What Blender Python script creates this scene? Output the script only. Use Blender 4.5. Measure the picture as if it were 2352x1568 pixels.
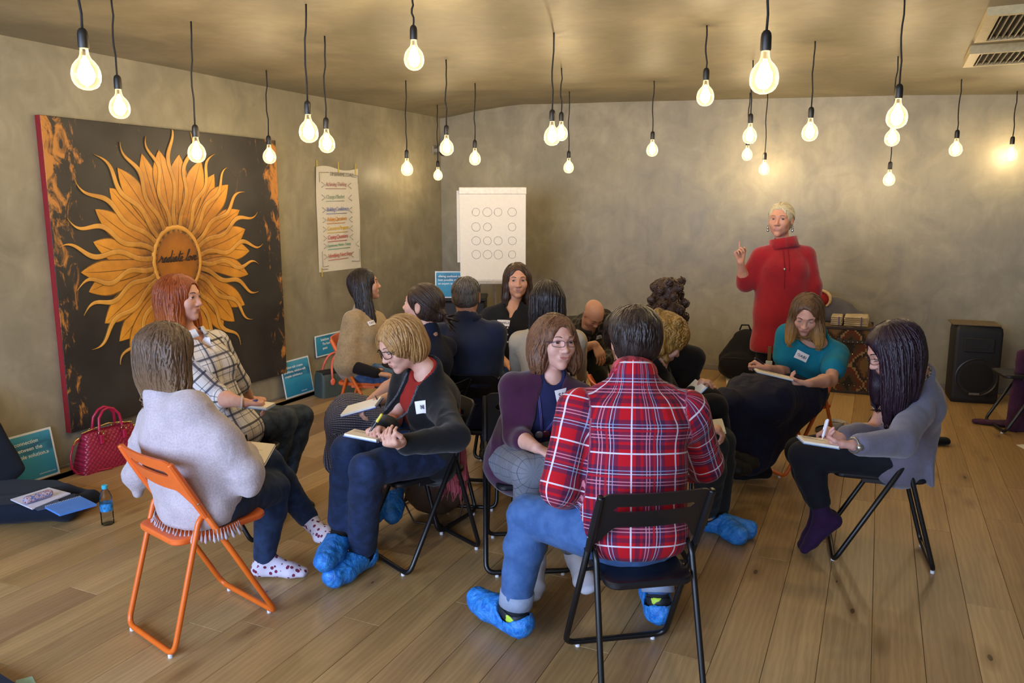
import bpy, math, random
import numpy as np
from mathutils import Vector, Matrix

C = bpy.context.scene
COL = C.collection
for o in list(bpy.data.objects):
    bpy.data.objects.remove(o)
rnd = random.Random(7)

# ------------------------------------------------------------------ camera
FPX, W_, H_ = 1800.0, 2352, 1568
PITCH = math.atan(309 / FPX)
YAW = math.atan((2025 - 1176) / (FPX / math.cos(PITCH)))
FW = np.array([-math.sin(YAW) * math.cos(PITCH), math.cos(YAW) * math.cos(PITCH), -math.sin(PITCH)])
RT = np.array([math.cos(YAW), math.sin(YAW), 0.0])
UP = np.cross(RT, FW)
CAM = np.array([0, 0, 1.65])
FH = np.array([-math.sin(YAW), math.cos(YAW), 0.0])
cd = bpy.data.cameras.new('camera')
cd.sensor_width = 36
cd.lens = FPX / W_ * 36
cam = bpy.data.objects.new('camera', cd)
COL.objects.link(cam)
cam.matrix_world = Matrix(((RT[0], UP[0], -FW[0], 0), (RT[1], UP[1], -FW[1], 0), (RT[2], UP[2], -FW[2], 1.65), (0, 0, 0, 1)))
C.camera = cam

# ------------------------------------------------------------------ world, daylight, exposure
w = bpy.data.worlds.new('world')
C.world = w
w.use_nodes = True
bg = w.node_tree.nodes['Background']
bg.inputs[0].default_value = (0.62, 0.78, 1.0, 1)
bg.inputs[1].default_value = 0.35
def area(name, loc, target, sx, sy, power, col):
    l = bpy.data.lights.new(name, 'AREA')
    l.shape = 'RECTANGLE'; l.size = sx; l.size_y = sy; l.energy = power; l.color = col
    o = bpy.data.objects.new(name, l)
    COL.objects.link(o)
    o.location = loc
    d = Vector(target) - Vector(loc)
    o.rotation_euler = d.to_track_quat('-Z', 'Y').to_euler()
    return o
area('daylight_window', (-2.6, -2.3, 1.6), (-2.4, 4.0, 0.7), 3.6, 2.0, 140, (0.50, 0.66, 1.0))
area('daylight_window', (0.9, -2.3, 1.9), (-0.8, 4.5, 0.8), 2.6, 1.9, 28, (0.72, 0.82, 1.0))
BULB_W = 100.0
C.view_settings.view_transform = 'Standard'
C.view_settings.look = 'None'
C.view_settings.gamma = 1
C.view_settings.exposure = 1.5
C.view_settings.use_curve_mapping = False
try:
    C.cycles.use_denoising = True
    C.cycles.sample_clamp_indirect = 4
    C.cycles.max_bounces = 5
    C.cycles.transparent_max_bounces = 12
    C.cycles.caustics_reflective = False
    C.cycles.caustics_refractive = False
except Exception:
    pass

# ------------------------------------------------------------------ points in the room
def ray(px, py):
    return FW + RT * ((px - 1176) / FPX) - UP * ((py - 784) / FPX)
def atd(px, py, d):
    return CAM + ray(px, py) * d
def atz(px, py, z=0.0):
    r = ray(px, py)
    return CAM + r * ((z - 1.65) / r[2])
def atx(px, py, x):
    r = ray(px, py)
    return CAM + r * (x / r[0])
def aty(px, py, y):
    r = ray(px, py)
    return CAM + r * (y / r[1])
def V(*a):
    return np.array(a, float)
def nrm(v):
    v = np.asarray(v, float)
    return v / (np.linalg.norm(v) + 1e-9)
def ik(par, L, px, py, s):
    """joint at bone length L from its parent, seen where the photograph shows it"""
    r = ray(px, py); oc = CAM - par
    a = r @ r; b = 2 * r @ oc; c = oc @ oc - L * L
    D = b * b - 4 * a * c
    if D < 0 or s == 0:
        t = -b / (2 * a)
        p = CAM + r * t
        if D < 0:
            p = par + nrm(p - par) * min(L * 1.12, np.linalg.norm(p - par))
        return p
    return CAM + r * ((-b + s * math.sqrt(D)) / (2 * a))
def hdir(phi, pit=0.0):
    """direction: phi 0 towards the camera, 90 screen right, 180 away"""
    p = math.radians(phi); q = math.radians(pit)
    h = RT * math.sin(p) - FH * math.cos(p)
    return h * math.cos(q) + V(0, 0, 1) * math.sin(q)

# ------------------------------------------------------------------ materials
def lin(c):
    if isinstance(c, str):
        c = tuple(int(c[i:i + 2], 16) / 255 for i in (0, 2, 4))
    return tuple((x / 12.92 if x <= 0.04045 else ((x + 0.055) / 1.055) ** 2.4) for x in c) + (1.0,)
_M = {}
class N:
    """small node helper"""
    def __init__(s, name):
        s.m = bpy.data.materials.new(name); s.m.use_nodes = True
        s.t = s.m.node_tree; s.b = s.t.nodes['Principled BSDF']
    def n(s, typ, **k):
        x = s.t.nodes.new(typ)
        for a, v in k.items():
            setattr(x, a, v)
        return x
    def l(s, a, b):
        s.t.links.new(a, b)
    def math(s, op, a, b=None, c=None):
        x = s.n('ShaderNodeMath', operation=op)
        for i, v in enumerate((a, b, c)):
            if v is None: continue
            if isinstance(v, (int, float)): x.inputs[i].default_value = v
            else: s.l(v, x.inputs[i])
        return x.outputs[0]
    def mix(s, f, a, b, blend='MIX'):
        x = s.n('ShaderNodeMix', data_type='RGBA', blend_type=blend)
        for i, v in ((0, f), (6, a), (7, b)):
            if isinstance(v, (int, float)): x.inputs[i].default_value = v
            elif isinstance(v, tuple): x.inputs[i].default_value = v
            else: s.l(v, x.inputs[i])
        return x.outputs[2]
    def coord(s, kind='Object', scale=(1, 1, 1)):
        if kind == 'Object' or kind == 'Generated' or kind == 'UV':
            o = s.n('ShaderNodeTexCoord').outputs[kind]
        elif kind == 'World':
            o = s.n('ShaderNodeNewGeometry').outputs['Position']
        else:
            o = s.n('ShaderNodeAttribute', attribute_name=kind).outputs['Vector']
        m = s.n('ShaderNodeMapping'); m.inputs['Scale'].default_value = scale
        s.l(o, m.inputs[0])
        return m.outputs[0]
    def noise(s, vec, scale, detail=3, rough=0.5, dist=0.0):
        x = s.n('ShaderNodeTexNoise'); s.l(vec, x.inputs['Vector'])
        x.inputs['Scale'].default_value = scale; x.inputs['Detail'].default_value = detail
        x.inputs['Roughness'].default_value = rough; x.inputs['Distortion'].default_value = dist
        return x.outputs[0]
    def ramp(s, f, stops):
        x = s.n('ShaderNodeValToRGB'); s.l(f, x.inputs[0])
        e = x.color_ramp.elements
        while len(e) < len(stops): e.new(0.5)
        for i, (p, c) in enumerate(stops):
            e[i].position = p; e[i].color = c if len(c) == 4 else lin(c)
        return x.outputs[0]
    def bump(s, h, strength, dist=0.01, prev=None):
        x = s.n('ShaderNodeBump'); x.inputs['Strength'].default_value = strength
        x.inputs['Distance'].default_value = dist
        s.l(h, x.inputs['Height'])
        if prev is not None: s.l(prev, x.inputs['Normal'])
        s.l(x.outputs[0], s.b.inputs['Normal'])
        return x.outputs[0]
    def base(s, c):
        if isinstance(c, tuple): s.b.inputs['Base Color'].default_value = c
        else: s.l(c, s.b.inputs['Base Color'])
    def set(s, **k):
        for a, v in k.items():
            s.b.inputs[a.replace('_', ' ')].default_value = v
        return s

def plain(name, col, rough=0.5, metal=0.0, var=0.08, vs=40, bump=0.0, bs=200, sheen=0.0, spec=0.5, coat=0.0):
    if name in _M: return _M[name]
    k = N(name); c = lin(col)
    k.set(Roughness=rough, Metallic=metal)
    k.b.inputs['Specular IOR Level'].default_value = spec
    if coat: k.b.inputs['Coat Weight'].default_value = coat
    if sheen:
        k.b.inputs['Sheen Weight'].default_value = sheen
        k.b.inputs['Sheen Roughness'].default_value = 0.5
    co = k.coord()
    nz = k.noise(co, vs, 3)
    d = tuple(x * (1 - var) for x in c[:3]) + (1,); u = tuple(min(1, x * (1 + var)) for x in c[:3]) + (1,)
    k.base(k.ramp(nz, [(0.35, d), (0.65, u)]))
    if bump:
        k.bump(k.noise(co, bs, 2), bump, 0.002)
    _M[name] = k.m
    return k.m
def cloth(name, col, var=0.12, vs=9, weave=900, bump=0.35, rough=0.85, sheen=0.05, fade=None, folds=0.0):
    if name in _M: return _M[name]
    k = N(name); c = lin(col)
    k.set(Roughness=rough); k.b.inputs['Specular IOR Level'].default_value = 0.25
    k.b.inputs['Sheen Weight'].default_value = sheen
    co = k.coord()
    nz = k.noise(co, vs, 4)
    fine = k.noise(co, weave * 0.6, 1)
    d = tuple(x * (1 - var) for x in c[:3]) + (1,); u = lin(fade) if fade else tuple(min(1, x * (1 + var)) for x in c[:3]) + (1,)
    b = k.ramp(nz, [(0.38, d), (0.66, u)])
    b = k.mix(0.5, b, k.ramp(fine, [(0.3, (0.72,) * 3 + (1,)), (0.7, (1.15,) * 3 + (1,))]), 'MULTIPLY')
    k.base(b)
    bp = None
    if folds: bp = k.bump(k.noise(co, 14, 3, 0.55, 0.6), folds, 0.02)
    k.bump(fine, bump, 0.0015, bp)
    _M[name] = k.m
    return k.m
def stripes(name, base, layers, rough=0.85, attr='cl', bump=0.3, mulvar=0.1):
    """woven pattern: layers of (axis, period, offset, width, colour, opacity) on the cloth's own coordinates"""
    if name in _M: return _M[name]
    k = N(name); k.set(Roughness=rough); k.b.inputs['Specular IOR Level'].default_value = 0.2
    k.b.inputs['Sheen Weight'].default_value = 0.05
    v = k.coord(attr)
    sp = k.n('ShaderNodeSeparateXYZ'); k.l(v, sp.inputs[0])
    cur = lin(base)
    for ax, per, off, wd, col, op in layers:
        f = k.math('FRACT', k.math('ADD', k.math('DIVIDE', sp.outputs[ax], per), off + 10.0))
        m = k.math('MULTIPLY', k.math('LESS_THAN', f, wd), op)
        cur = k.mix(m, cur, lin(col))
    co = k.coord()
    fine = k.noise(co, 700, 1)
    cur = k.mix(mulvar * 4, cur, k.ramp(fine, [(0.3, (0.75,) * 3 + (1,)), (0.7, (1.1,) * 3 + (1,))]), 'MULTIPLY')
    k.base(cur)
    k.bump(fine, bump, 0.0015)
    _M[name] = k.m
    return k.m
def skin(name, col, rough=0.48):
    if name in _M: return _M[name]
    k = N(name); c = lin(col)
    k.set(Roughness=rough)
    k.b.inputs['Subsurface Weight'].default_value = 0.12
    k.b.inputs['Subsurface Radius'].default_value = (0.012, 0.005, 0.003)
    k.b.inputs['Subsurface Scale'].default_value = 0.6
    k.b.inputs['Specular IOR Level'].default_value = 0.35
    co = k.coord()
    nz = k.noise(co, 28, 4)
    k.base(k.ramp(nz, [(0.3, tuple(x * y for x, y in zip(c[:3], (0.9, 0.8, 0.78))) + (1,)), (0.7, c)]))
    k.bump(k.noise(co, 420, 2), 0.12, 0.001)
    _M[name] = k.m
    return k.m
def hairmat(name, col, hi, rough=0.42, tip=None):
    if name in _M: return _M[name]
    k = N(name)
    k.set(Roughness=rough); k.b.inputs['Specular IOR Level'].default_value = 0.35
    v = k.coord('hv', (1, 1, 1))
    sp = k.n('ShaderNodeSeparateXYZ'); k.l(v, sp.inputs[0])
    co = k.coord('Object', (1, 1, 0.16))
    nz = k.noise(co, 170, 3, 0.6)
    b = k.ramp(nz, [(0.33, lin(col)), (0.68, lin(hi))])
    b = k.mix(k.math('MULTIPLY', sp.outputs[0], 0.5), b, lin(hi))
    if tip: b = k.mix(sp.outputs[1], b, lin(tip))
    k.base(b)
    k.bump(nz, 0.7, 0.004)
    _M[name] = k.m
    return k.m

# ------------------------------------------------------------------ objects
def tag(o, label=None, cat=None, group=None, kind=None):
    if label: o['label'] = label
    if cat: o['category'] = cat
    if group: o['group'] = group
    if kind: o['kind'] = kind
    return o
def empty(name, loc, rz=0.0, **k):
    o = bpy.data.objects.new(name, None); COL.objects.link(o)
    o.location = tuple(loc); o.rotation_euler = (0, 0, rz); o.empty_display_size = 0.1
    tag(o, **k)
    return o
def worldmat(o):
    m = o.matrix_basis.copy()
    while o.parent:
        o = o.parent; m = o.matrix_basis @ m
    return m
def mesh(name, verts, faces, mat, parent=None, smooth=True, mi=None, attrs=None, world=False, origin=None, **k):
    """one mesh object; with world=True the vertices are world points and are brought into the parent's frame"""
    verts = np.asarray(verts, float).reshape(-1, 3)
    me = bpy.data.meshes.new(name)
    if world and parent is not None:
        inv = np.array(worldmat(parent).inverted())
        verts = verts @ inv[:3, :3].T + inv[:3, 3]
    if origin is not None: verts = verts - np.asarray(origin, float)
    if isinstance(faces, np.ndarray) and faces.ndim == 2:
        nf, nv = faces.shape
        me.vertices.add(len(verts)); me.vertices.foreach_set('co', verts.astype(np.float32).ravel())
        me.loops.add(nf * nv); me.loops.foreach_set('vertex_index', faces.astype(np.int32).ravel())
        me.polygons.add(nf)
        me.polygons.foreach_set('loop_start', np.arange(0, nf * nv, nv, dtype=np.int32))
        me.update(calc_edges=True)
    else:
        me.from_pydata([tuple(v) for v in verts], [], [tuple(int(i) for i in f) for f in faces])
    for m in (mat if isinstance(mat, (list, tuple)) else [mat]):
        me.materials.append(m)
    if mi is not None: me.polygons.foreach_set('material_index', np.asarray(mi, np.int32))
    if smooth is True:
        me.polygons.foreach_set('use_smooth', np.ones(len(me.polygons), bool))
    for nme, arr in (attrs or {}).items():
        a = me.attributes.new(nme, 'FLOAT_VECTOR', 'POINT')
        a.data.foreach_set('vector', np.asarray(arr, np.float32).ravel())
    me.update()
    o = bpy.data.objects.new(name, me); COL.objects.link(o)
    if parent is not None: o.parent = parent
    if origin is not None: o.location = tuple(origin)
    if smooth == 'auto':
        me.polygons.foreach_set('use_smooth', np.ones(len(me.polygons), bool))
        bpy_auto(me)
    tag(o, **k)
    return o
def bpy_auto(me, ang=0.6):
    me.set_sharp_from_angle(angle=ang)

class G:
    """collects simple shapes into one mesh"""
    def __init__(s): s.v = []; s.f = []; s.m = []; s.cur = 0
    def add(s, v, f, m=None):
        n = len(s.v); s.v += [tuple(map(float, p)) for p in v]
        s.f += [tuple(i + n for i in q) for q in f]; s.m += [s.cur if m is None else m] * len(f)
        return s
    def box(s, a, b, R=None, bev=0.0, m=None):
        a = np.array(a, float)
        b = np.array(b, float)
        lo, hi = np.minimum(a, b), np.maximum(a, b)
        if bev <= 0:
            v = [(x, y, z) for z in (lo[2], hi[2]) for y in (lo[1], hi[1]) for x in (lo[0], hi[0])]
            f = [(0, 2, 3, 1), (4, 5, 7, 6), (0, 1, 5, 4), (2, 6, 7, 3), (0, 4, 6, 2), (1, 3, 7, 5)]
        else:
            bev = min(bev, (hi - lo).min() / 2.01)
            v = []; f = []
            for ax in range(3):
                for sd in (0, 1):
                    q = []
                    o1, o2 = (ax + 1) % 3, (ax + 2) % 3
                    for (i, j) in ((0, 0), (1, 0), (1, 1), (0, 1)):
                        p = [0, 0, 0]
                        p[ax] = hi[ax] if sd else lo[ax]
                        p[o1] = hi[o1] - bev if i else lo[o1] + bev
                        p[o2] = hi[o2] - bev if j else lo[o2] + bev
                        q.append(tuple(p))
                    n = len(v); v += q
                    f.append((n, n + 1, n + 2, n + 3) if sd else (n + 3, n + 2, n + 1, n))
            c = [(np.array([x, y, z])) for x in (0, 1) for y in (0, 1) for z in (0, 1)]
            idx = {}
            for i, p in enumerate(v):
                key = tuple(1 if p[k] > (lo[k] + hi[k]) / 2 else 0 for k in range(3))
                ax = i // 8
                idx[(key, ax)] = i
            ks = [(x, y, z) for x in (0, 1) for y in (0, 1) for z in (0, 1)]
            for k_ in ks:
                t = (idx[(k_, 0)], idx[(k_, 1)], idx[(k_, 2)])
                f.append(t if (sum(k_) % 2 == 1) else t[::-1])
            for ax in range(3):
                o1, o2 = (ax + 1) % 3, (ax + 2) % 3
                for i in (0, 1):
                    for j in (0, 1):
                        ka = [0, 0, 0]; ka[o1] = i; ka[o2] = j; kb = list(ka); kb[ax] = 1
                        ka, kb = tuple(ka), tuple(kb)
                        q = (idx[(ka, o1)], idx[(kb, o1)], idx[(kb, o2)], idx[(ka, o2)])
                        f.append(q if i == j else q[::-1])
        if R is not None: v = [R @ Vector(p) for p in v]
        return s.add(v, f, m)
    def tube(s, pts, r, n=8, caps=True, m=None, closed=False):
        P = [np.array(p, float) for p in pts]
        k = len(P)
        rr = r if hasattr(r, '__len__') else [r] * k
        T = []
        for i in range(k):
            if closed: t = P[(i + 1) % k] - P[i - 1]
            else: t = P[min(i + 1, k - 1)] - P[max(i - 1, 0)]
            T.append(nrm(t))
        a = V(0, 0, 1) if abs(T[0][2]) < 0.9 else V(1, 0, 0)
        u = nrm(np.cross(T[0], a)); v = []
        for i in range(k):
            u = nrm(u - T[i] * (u @ T[i])); w_ = np.cross(T[i], u)
            for j in range(n):
                q = 2 * math.pi * j / n
                v.append(P[i] + (u * math.cos(q) + w_ * math.sin(q)) * rr[i])
        f = []
        for i in range(k if closed else k - 1):
            for j in range(n):
                a0 = i * n + j; a1 = i * n + (j + 1) % n; i2 = (i + 1) % k
                f.append((a0, a1, i2 * n + (j + 1) % n, i2 * n + j))
        if caps and not closed:
            f.append(tuple(range(n))[::-1]); f.append(tuple((k - 1) * n + j for j in range(n)))
        return s.add(v, f, m)
    def lathe(s, prof, n=24, c=(0, 0, 0), m=None, R=None):
        v = []; f = []
        for (r, z) in prof:
            for j in range(n):
                q = 2 * math.pi * j / n
                p = Vector((r * math.cos(q), r * math.sin(q), z))
                if R is not None: p = R @ p
                v.append((p[0] + c[0], p[1] + c[1], p[2] + c[2]))
        k = len(prof)
        for i in range(k - 1):
            for j in range(n):
                f.append((i * n + j, i * n + (j + 1) % n, (i + 1) * n + (j + 1) % n, (i + 1) * n + j))
        f.append(tuple(range(n))[::-1]); f.append(tuple((k - 1) * n + j for j in range(n)))
        return s.add(v, f, m)
    def prism(s, poly, t0, t1, fn, m=None):
        """closed outline extruded; fn(x, y, t) -> point"""
        n = len(poly)
        v = [fn(x, y, t0) for x, y in poly] + [fn(x, y, t1) for x, y in poly]
        f = [tuple(range(n))[::-1], tuple(range(n, 2 * n))]
        for i in range(n):
            j = (i + 1) % n
            f.append((i, j, n + j, n + i))
        return s.add(v, f, m)
    def sphere(s, c, r, n=12, k=8, sc=(1, 1, 1), m=None):
        v = []; f = []
        c = np.array(c, float)
        for i in range(1, k):
            t = math.pi * i / k
            for j in range(n):
                q = 2 * math.pi * j / n
                v.append(c + np.array((math.sin(t) * math.cos(q) * sc[0], math.sin(t) * math.sin(q) * sc[1], math.cos(t) * sc[2])) * r)
        v.append(c + np.array((0, 0, r * sc[2]))); v.append(c - np.array((0, 0, r * sc[2])))
        for i in range(k - 2):
            for j in range(n):
                f.append((i * n + j, (i + 1) * n + j, (i + 1) * n + (j + 1) % n, i * n + (j + 1) % n))
        tp, bt = len(v) - 2, len(v) - 1
        for j in range(n):
            f.append((tp, j, (j + 1) % n)); f.append((bt, (k - 2) * n + (j + 1) % n, (k - 2) * n + j))
        return s.add(v, f, m)
    def obj(s, name, mat, parent=None, smooth='auto', **k):
        return mesh(name, s.v, s.f, mat, parent, smooth=smooth, mi=s.m if max(s.m, default=0) > 0 else None, **k)
def round_path(pts, rad, n=5):
    """polyline with its inner corners rounded"""
    P = [np.array(p, float) for p in pts]; out = [P[0]]
    for i in range(1, len(P) - 1):
        a, b, c = P[i - 1], P[i], P[i + 1]
        r = min(rad, np.linalg.norm(a - b) * 0.45, np.linalg.norm(c - b) * 0.45)
        p0 = b + nrm(a - b) * r; p2 = b + nrm(c - b) * r
        for k in range(n + 1):
            t = k / n
            out.append(p0 * (1 - t) ** 2 + b * 2 * t * (1 - t) + p2 * t * t)
    out.append(P[-1])
    return out
def rrect(x0, y0, x1, y1, r, n=4):
    out = []
    for cx, cy, a in ((x1 - r, y1 - r, 0), (x0 + r, y1 - r, 90), (x0 + r, y0 + r, 180), (x1 - r, y0 + r, 270)):
        for i in range(n + 1):
            q = math.radians(a + 90 * i / n)
            out.append((cx + r * math.cos(q), cy + r * math.sin(q)))
    return out
def text(name, body, size, M, mat, parent=None, ext=0.0004, align='LEFT', shear=0.0, space=1.0, lsp=1.0, bold=0.0):
    """flat lettering; M is a world matrix: x along the line, y up the letters, z out of the surface"""
    c = bpy.data.curves.new(name, 'FONT'); c.body = body; c.size = size; c.extrude = ext
    c.align_x = align; c.shear = shear; c.space_character = space; c.space_line = lsp; c.offset = bold
    c.resolution_u = 3
    c.materials.append(mat)
    o = bpy.data.objects.new(name, c); COL.objects.link(o)
    me = bpy.data.meshes.new_from_object(o)
    bpy.data.objects.remove(o); bpy.data.curves.remove(c)
    o = bpy.data.objects.new(name, me); COL.objects.link(o)
    if parent is not None:
        o.parent = parent; o.matrix_basis = worldmat(parent).inverted() @ M
    else: o.matrix_basis = M
    return o
def frame(o, x, y):
    x = nrm(x); z = nrm(np.cross(x, y)); y = np.cross(z, x)
    return Matrix(((x[0], y[0], z[0], o[0]), (x[1], y[1], z[1], o[1]), (x[2], y[2], z[2], o[2]), (0, 0, 0, 1)))
# ------------------------------------------------------------------ soft bodies: distance fields meshed by surface nets
def _hash(ix, iy, iz, seed):
    h = (ix * 374761393 + iy * 668265263 + iz * 2147483647 + seed * 974711) & 0xffffffff
    h = ((h ^ (h >> 13)) * 1274126177) & 0xffffffff
    h = h ^ (h >> 16)
    return (h & 0xffff) / 65535.0 * 2 - 1
def vnoise(P, f, seed=0):
    Q = P * f; I = np.floor(Q).astype(np.int64); F = Q - I; F = F * F * (3 - 2 * F)
    r = 0
    for dx in (0, 1):
        wx = F[:, 0] if dx else 1 - F[:, 0]
        for dy in (0, 1):
            wy = F[:, 1] if dy else 1 - F[:, 1]
            for dz in (0, 1):
                wz = F[:, 2] if dz else 1 - F[:, 2]
                r = r + wx * wy * wz * _hash(I[:, 0] + dx, I[:, 1] + dy, I[:, 2] + dz, seed)
    return r
class F:
    """distance field: a list of blended primitives"""
    def __init__(s): s.p = []
    def _a(s, fn, lo, hi, k, op):
        s.p.append((fn, np.asarray(lo, float), np.asarray(hi, float), k, op)); return s
    def cap(s, a, b, ra, rb, k=0.02, op=0):
        a = np.asarray(a, float); b = np.asarray(b, float); ab = b - a; L2 = ab @ ab + 1e-12
        def fn(P):
            t = np.clip((P - a) @ ab / L2, 0, 1)
            return np.linalg.norm(P - a - t[:, None] * ab, axis=1) - (ra + (rb - ra) * t)
        R = max(ra, rb)
        return s._a(fn, np.minimum(a, b) - R, np.maximum(a, b) + R, k, op)
    def chain(s, pts, rs, k=0.02, op=0):
        for i in range(len(pts) - 1): s.cap(pts[i], pts[i + 1], rs[i], rs[i + 1], k, op)
        return s
    def ecap(s, a, b, S, ra, rb, k=0.03, op=0):
        """capsule with elliptic section: S is the wide direction, radii (wide, deep)"""
        a = np.asarray(a, float); b = np.asarray(b, float); ab = b - a; L = np.linalg.norm(ab) + 1e-9; z = ab / L
        S = nrm(S - z * (np.asarray(S) @ z)); Fv = np.cross(z, S)
        def fn(P):
            q = P - a; h = q @ z; t = np.clip(h / L, 0, 1)
            rx = ra[0] + (rb[0] - ra[0]) * t; ry = ra[1] + (rb[1] - ra[1]) * t
            ez = h - t * L
            x = q @ S; y = q @ Fv
            m = np.minimum(rx, ry)
            k0 = np.sqrt((x / rx) ** 2 + (y / ry) ** 2 + (ez / m) ** 2)
            k1 = np.sqrt((x / rx ** 2) ** 2 + (y / ry ** 2) ** 2 + (ez / m ** 2) ** 2) + 1e-9
            return k0 * (k0 - 1) / k1
        R = max(ra[0], rb[0], ra[1], rb[1])
        return s._a(fn, np.minimum(a, b) - R, np.maximum(a, b) + R, k, op)
    def ell(s, c, R3, r, k=0.02, op=0):
        """ellipsoid; R3 rows are its axes"""
        c = np.asarray(c, float); R3 = np.asarray(R3, float); r = np.asarray(r, float)
        def fn(P):
            q = (P - c) @ R3.T
            k0 = np.linalg.norm(q / r, axis=1); k1 = np.linalg.norm(q / r ** 2, axis=1) + 1e-9
            return k0 * (k0 - 1) / k1
        e = np.sqrt(((R3.T * r) ** 2).sum(1))
        return s._a(fn, c - e, c + e, k, op)
    def box(s, c, R3, hh, rd=0.01, k=0.01, op=0):
        c = np.asarray(c, float); R3 = np.asarray(R3, float); hh = np.asarray(hh, float)
        def fn(P):
            q = np.abs((P - c) @ R3.T) - (hh - rd)
            return np.linalg.norm(np.maximum(q, 0), axis=1) + np.minimum(q.max(1), 0) - rd
        e = np.abs(R3.T) @ hh
        return s._a(fn, c - e, c + e, k, op)
    def ev(s, P, d0=None):
        P = np.asarray(P, float)
        d = np.full(len(P), 1.0) if d0 is None else d0
        for fn, lo, hi, k, op in s.p:
            d = _comb(d, fn(P), k, op)
        return d
    def grad(s, P, e=0.002):
        g = np.zeros_like(P)
        for i in range(3):
            o = np.zeros(3); o[i] = e
            g[:, i] = s.ev(P + o) - s.ev(P - o)
        return g / (np.linalg.norm(g, axis=1)[:, None] + 1e-9)
    def mesh(s, h, clip=None):
        lo = np.min([p[1] for p in s.p if p[4] == 0], 0) - 3 * h
        hi = np.max([p[2] for p in s.p if p[4] == 0], 0) + 3 * h
        n = np.ceil((hi - lo) / h).astype(int) + 1
        D = np.full(n, 1.0, np.float32)
        ax = [lo[i] + h * np.arange(n[i]) for i in range(3)]
        for fn, a, b, k, op in s.p:
            mg = max(k * 1.1, 0) + 4 * h
            i0 = np.maximum(((a - mg - lo) / h).astype(int), 0); i1 = np.minimum(((b + mg - lo) / h).astype(int) + 2, n)
            if (i1 <= i0).any(): continue
            g = np.stack(np.meshgrid(*[ax[i][i0[i]:i1[i]] for i in range(3)], indexing='ij'), -1).reshape(-1, 3)
            sl = tuple(slice(i0[i], i1[i]) for i in range(3))
            sub = D[sl]
            D[sl] = _comb(sub.reshape(-1), fn(g), k, op).reshape(sub.shape)
        return snet(D, lo, h)
def _comb(d, e, k, op):
    if op == 0:      # union
        if k <= 1e-6: return np.minimum(d, e)
        h = np.maximum(k - np.abs(d - e), 0) / k
        return np.minimum(d, e) - h * h * k * 0.25
    e = -e           # subtract
    if k <= 1e-6: return np.maximum(d, e)
    h = np.maximum(k - np.abs(d - e), 0) / k
    return np.maximum(d, e) + h * h * k * 0.25
def snet(D, lo, h):
    ins = D < 0
    n = D.shape
    cnt = np.zeros(tuple(x - 1 for x in n), np.int8)
    for dx in (0, 1):
        for dy in (0, 1):
            for dz in (0, 1):
                cnt += ins[dx:n[0] - 1 + dx, dy:n[1] - 1 + dy, dz:n[2] - 1 + dz]
    act = (cnt > 0) & (cnt < 8)
    I = np.argwhere(act)
    if len(I) == 0: return np.zeros((0, 3)), np.zeros((0, 4), int)
    ids = np.full(act.shape, -1, np.int64); ids[act] = np.arange(len(I))
    cs = [(x, y, z) for x in (0, 1) for y in (0, 1) for z in (0, 1)]
    vals = {c: D[I[:, 0] + c[0], I[:, 1] + c[1], I[:, 2] + c[2]].astype(float) for c in cs}
    acc = np.zeros((len(I), 3)); num = np.zeros(len(I))
    for c in cs:
        for a in range(3):
            if c[a]: continue
            d = list(c); d[a] = 1; d = tuple(d)
            va, vb = vals[c], vals[d]
            m = (va < 0) != (vb < 0)
            t = np.where(m, va / (va - vb + 1e-12 * (va == vb)), 0)
            p = np.tile(np.array(c, float), (len(I), 1)); p[:, a] += t
            acc += p * m[:, None]; num += m
    verts = (I + acc / num[:, None]) * h + lo
    quads = []
    for a in range(3):
        b, c = (a + 1) % 3, (a + 2) % 3
        s0 = [slice(None)] * 3; s1 = [slice(None)] * 3
        s0[a] = slice(0, -1); s1[a] = slice(1, None)
        e0 = ins[tuple(s0)]; e1 = ins[tuple(s1)]
        x = np.argwhere(e0 != e1)
        x = x[(x[:, b] > 0) & (x[:, c] > 0) & (x[:, b] < n[b] - 1) & (x[:, c] < n[c] - 1)]
        fl = e0[x[:, 0], x[:, 1], x[:, 2]]
        def idq(ob, oc):
            y = x.copy(); y[:, b] += ob; y[:, c] += oc
            return ids[y[:, 0], y[:, 1], y[:, 2]]
        q = np.stack([idq(-1, -1), idq(0, -1), idq(0, 0), idq(-1, 0)], 1)
        q[~fl] = q[~fl][:, ::-1]
        quads.append(q)
    q = np.concatenate(quads)
    return verts, q[(q >= 0).all(1)]
def vnormals(v, f):
    a = v[f[:, 2]] - v[f[:, 0]]; b = v[f[:, 3]] - v[f[:, 1]]
    fn = np.cross(a, b); n = np.zeros_like(v)
    for i in range(4): np.add.at(n, f[:, i], fn)
    return n / (np.linalg.norm(n, axis=1)[:, None] + 1e-12)
def smooth(v, f, it=1, lam=0.5):
    for _ in range(it):
        s = np.zeros_like(v); c = np.zeros(len(v))
        for i in range(4):
            np.add.at(s, f[:, i], v[f[:, (i + 1) % 4]] + v[f[:, i - 1]]); np.add.at(c, f[:, i], 2)
        v = v + (s / np.maximum(c, 1)[:, None] - v) * lam
    return v
def folds(v, f, amp, fr=7.0, seed=1, mask=None, along=None):
    """cloth folds: ridged noise, pushed along the normals"""
    n = vnormals(v, f)
    P = v.copy()
    P = P + 0.03 * np.stack([vnoise(v, 9, seed + 5), vnoise(v, 9, seed + 6), vnoise(v, 9, seed + 7)], 1)
    if along is not None: P = P * np.asarray(along)
    r = 1 - np.abs(vnoise(P, fr, seed)) * 2.2
    r2 = 1 - np.abs(vnoise(P, fr * 2.3, seed + 3)) * 2.2
    d = amp * (0.7 * r + 0.35 * r2 - 0.25)
    if mask is not None: d = d * mask
    return v + n * d[:, None]
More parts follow.
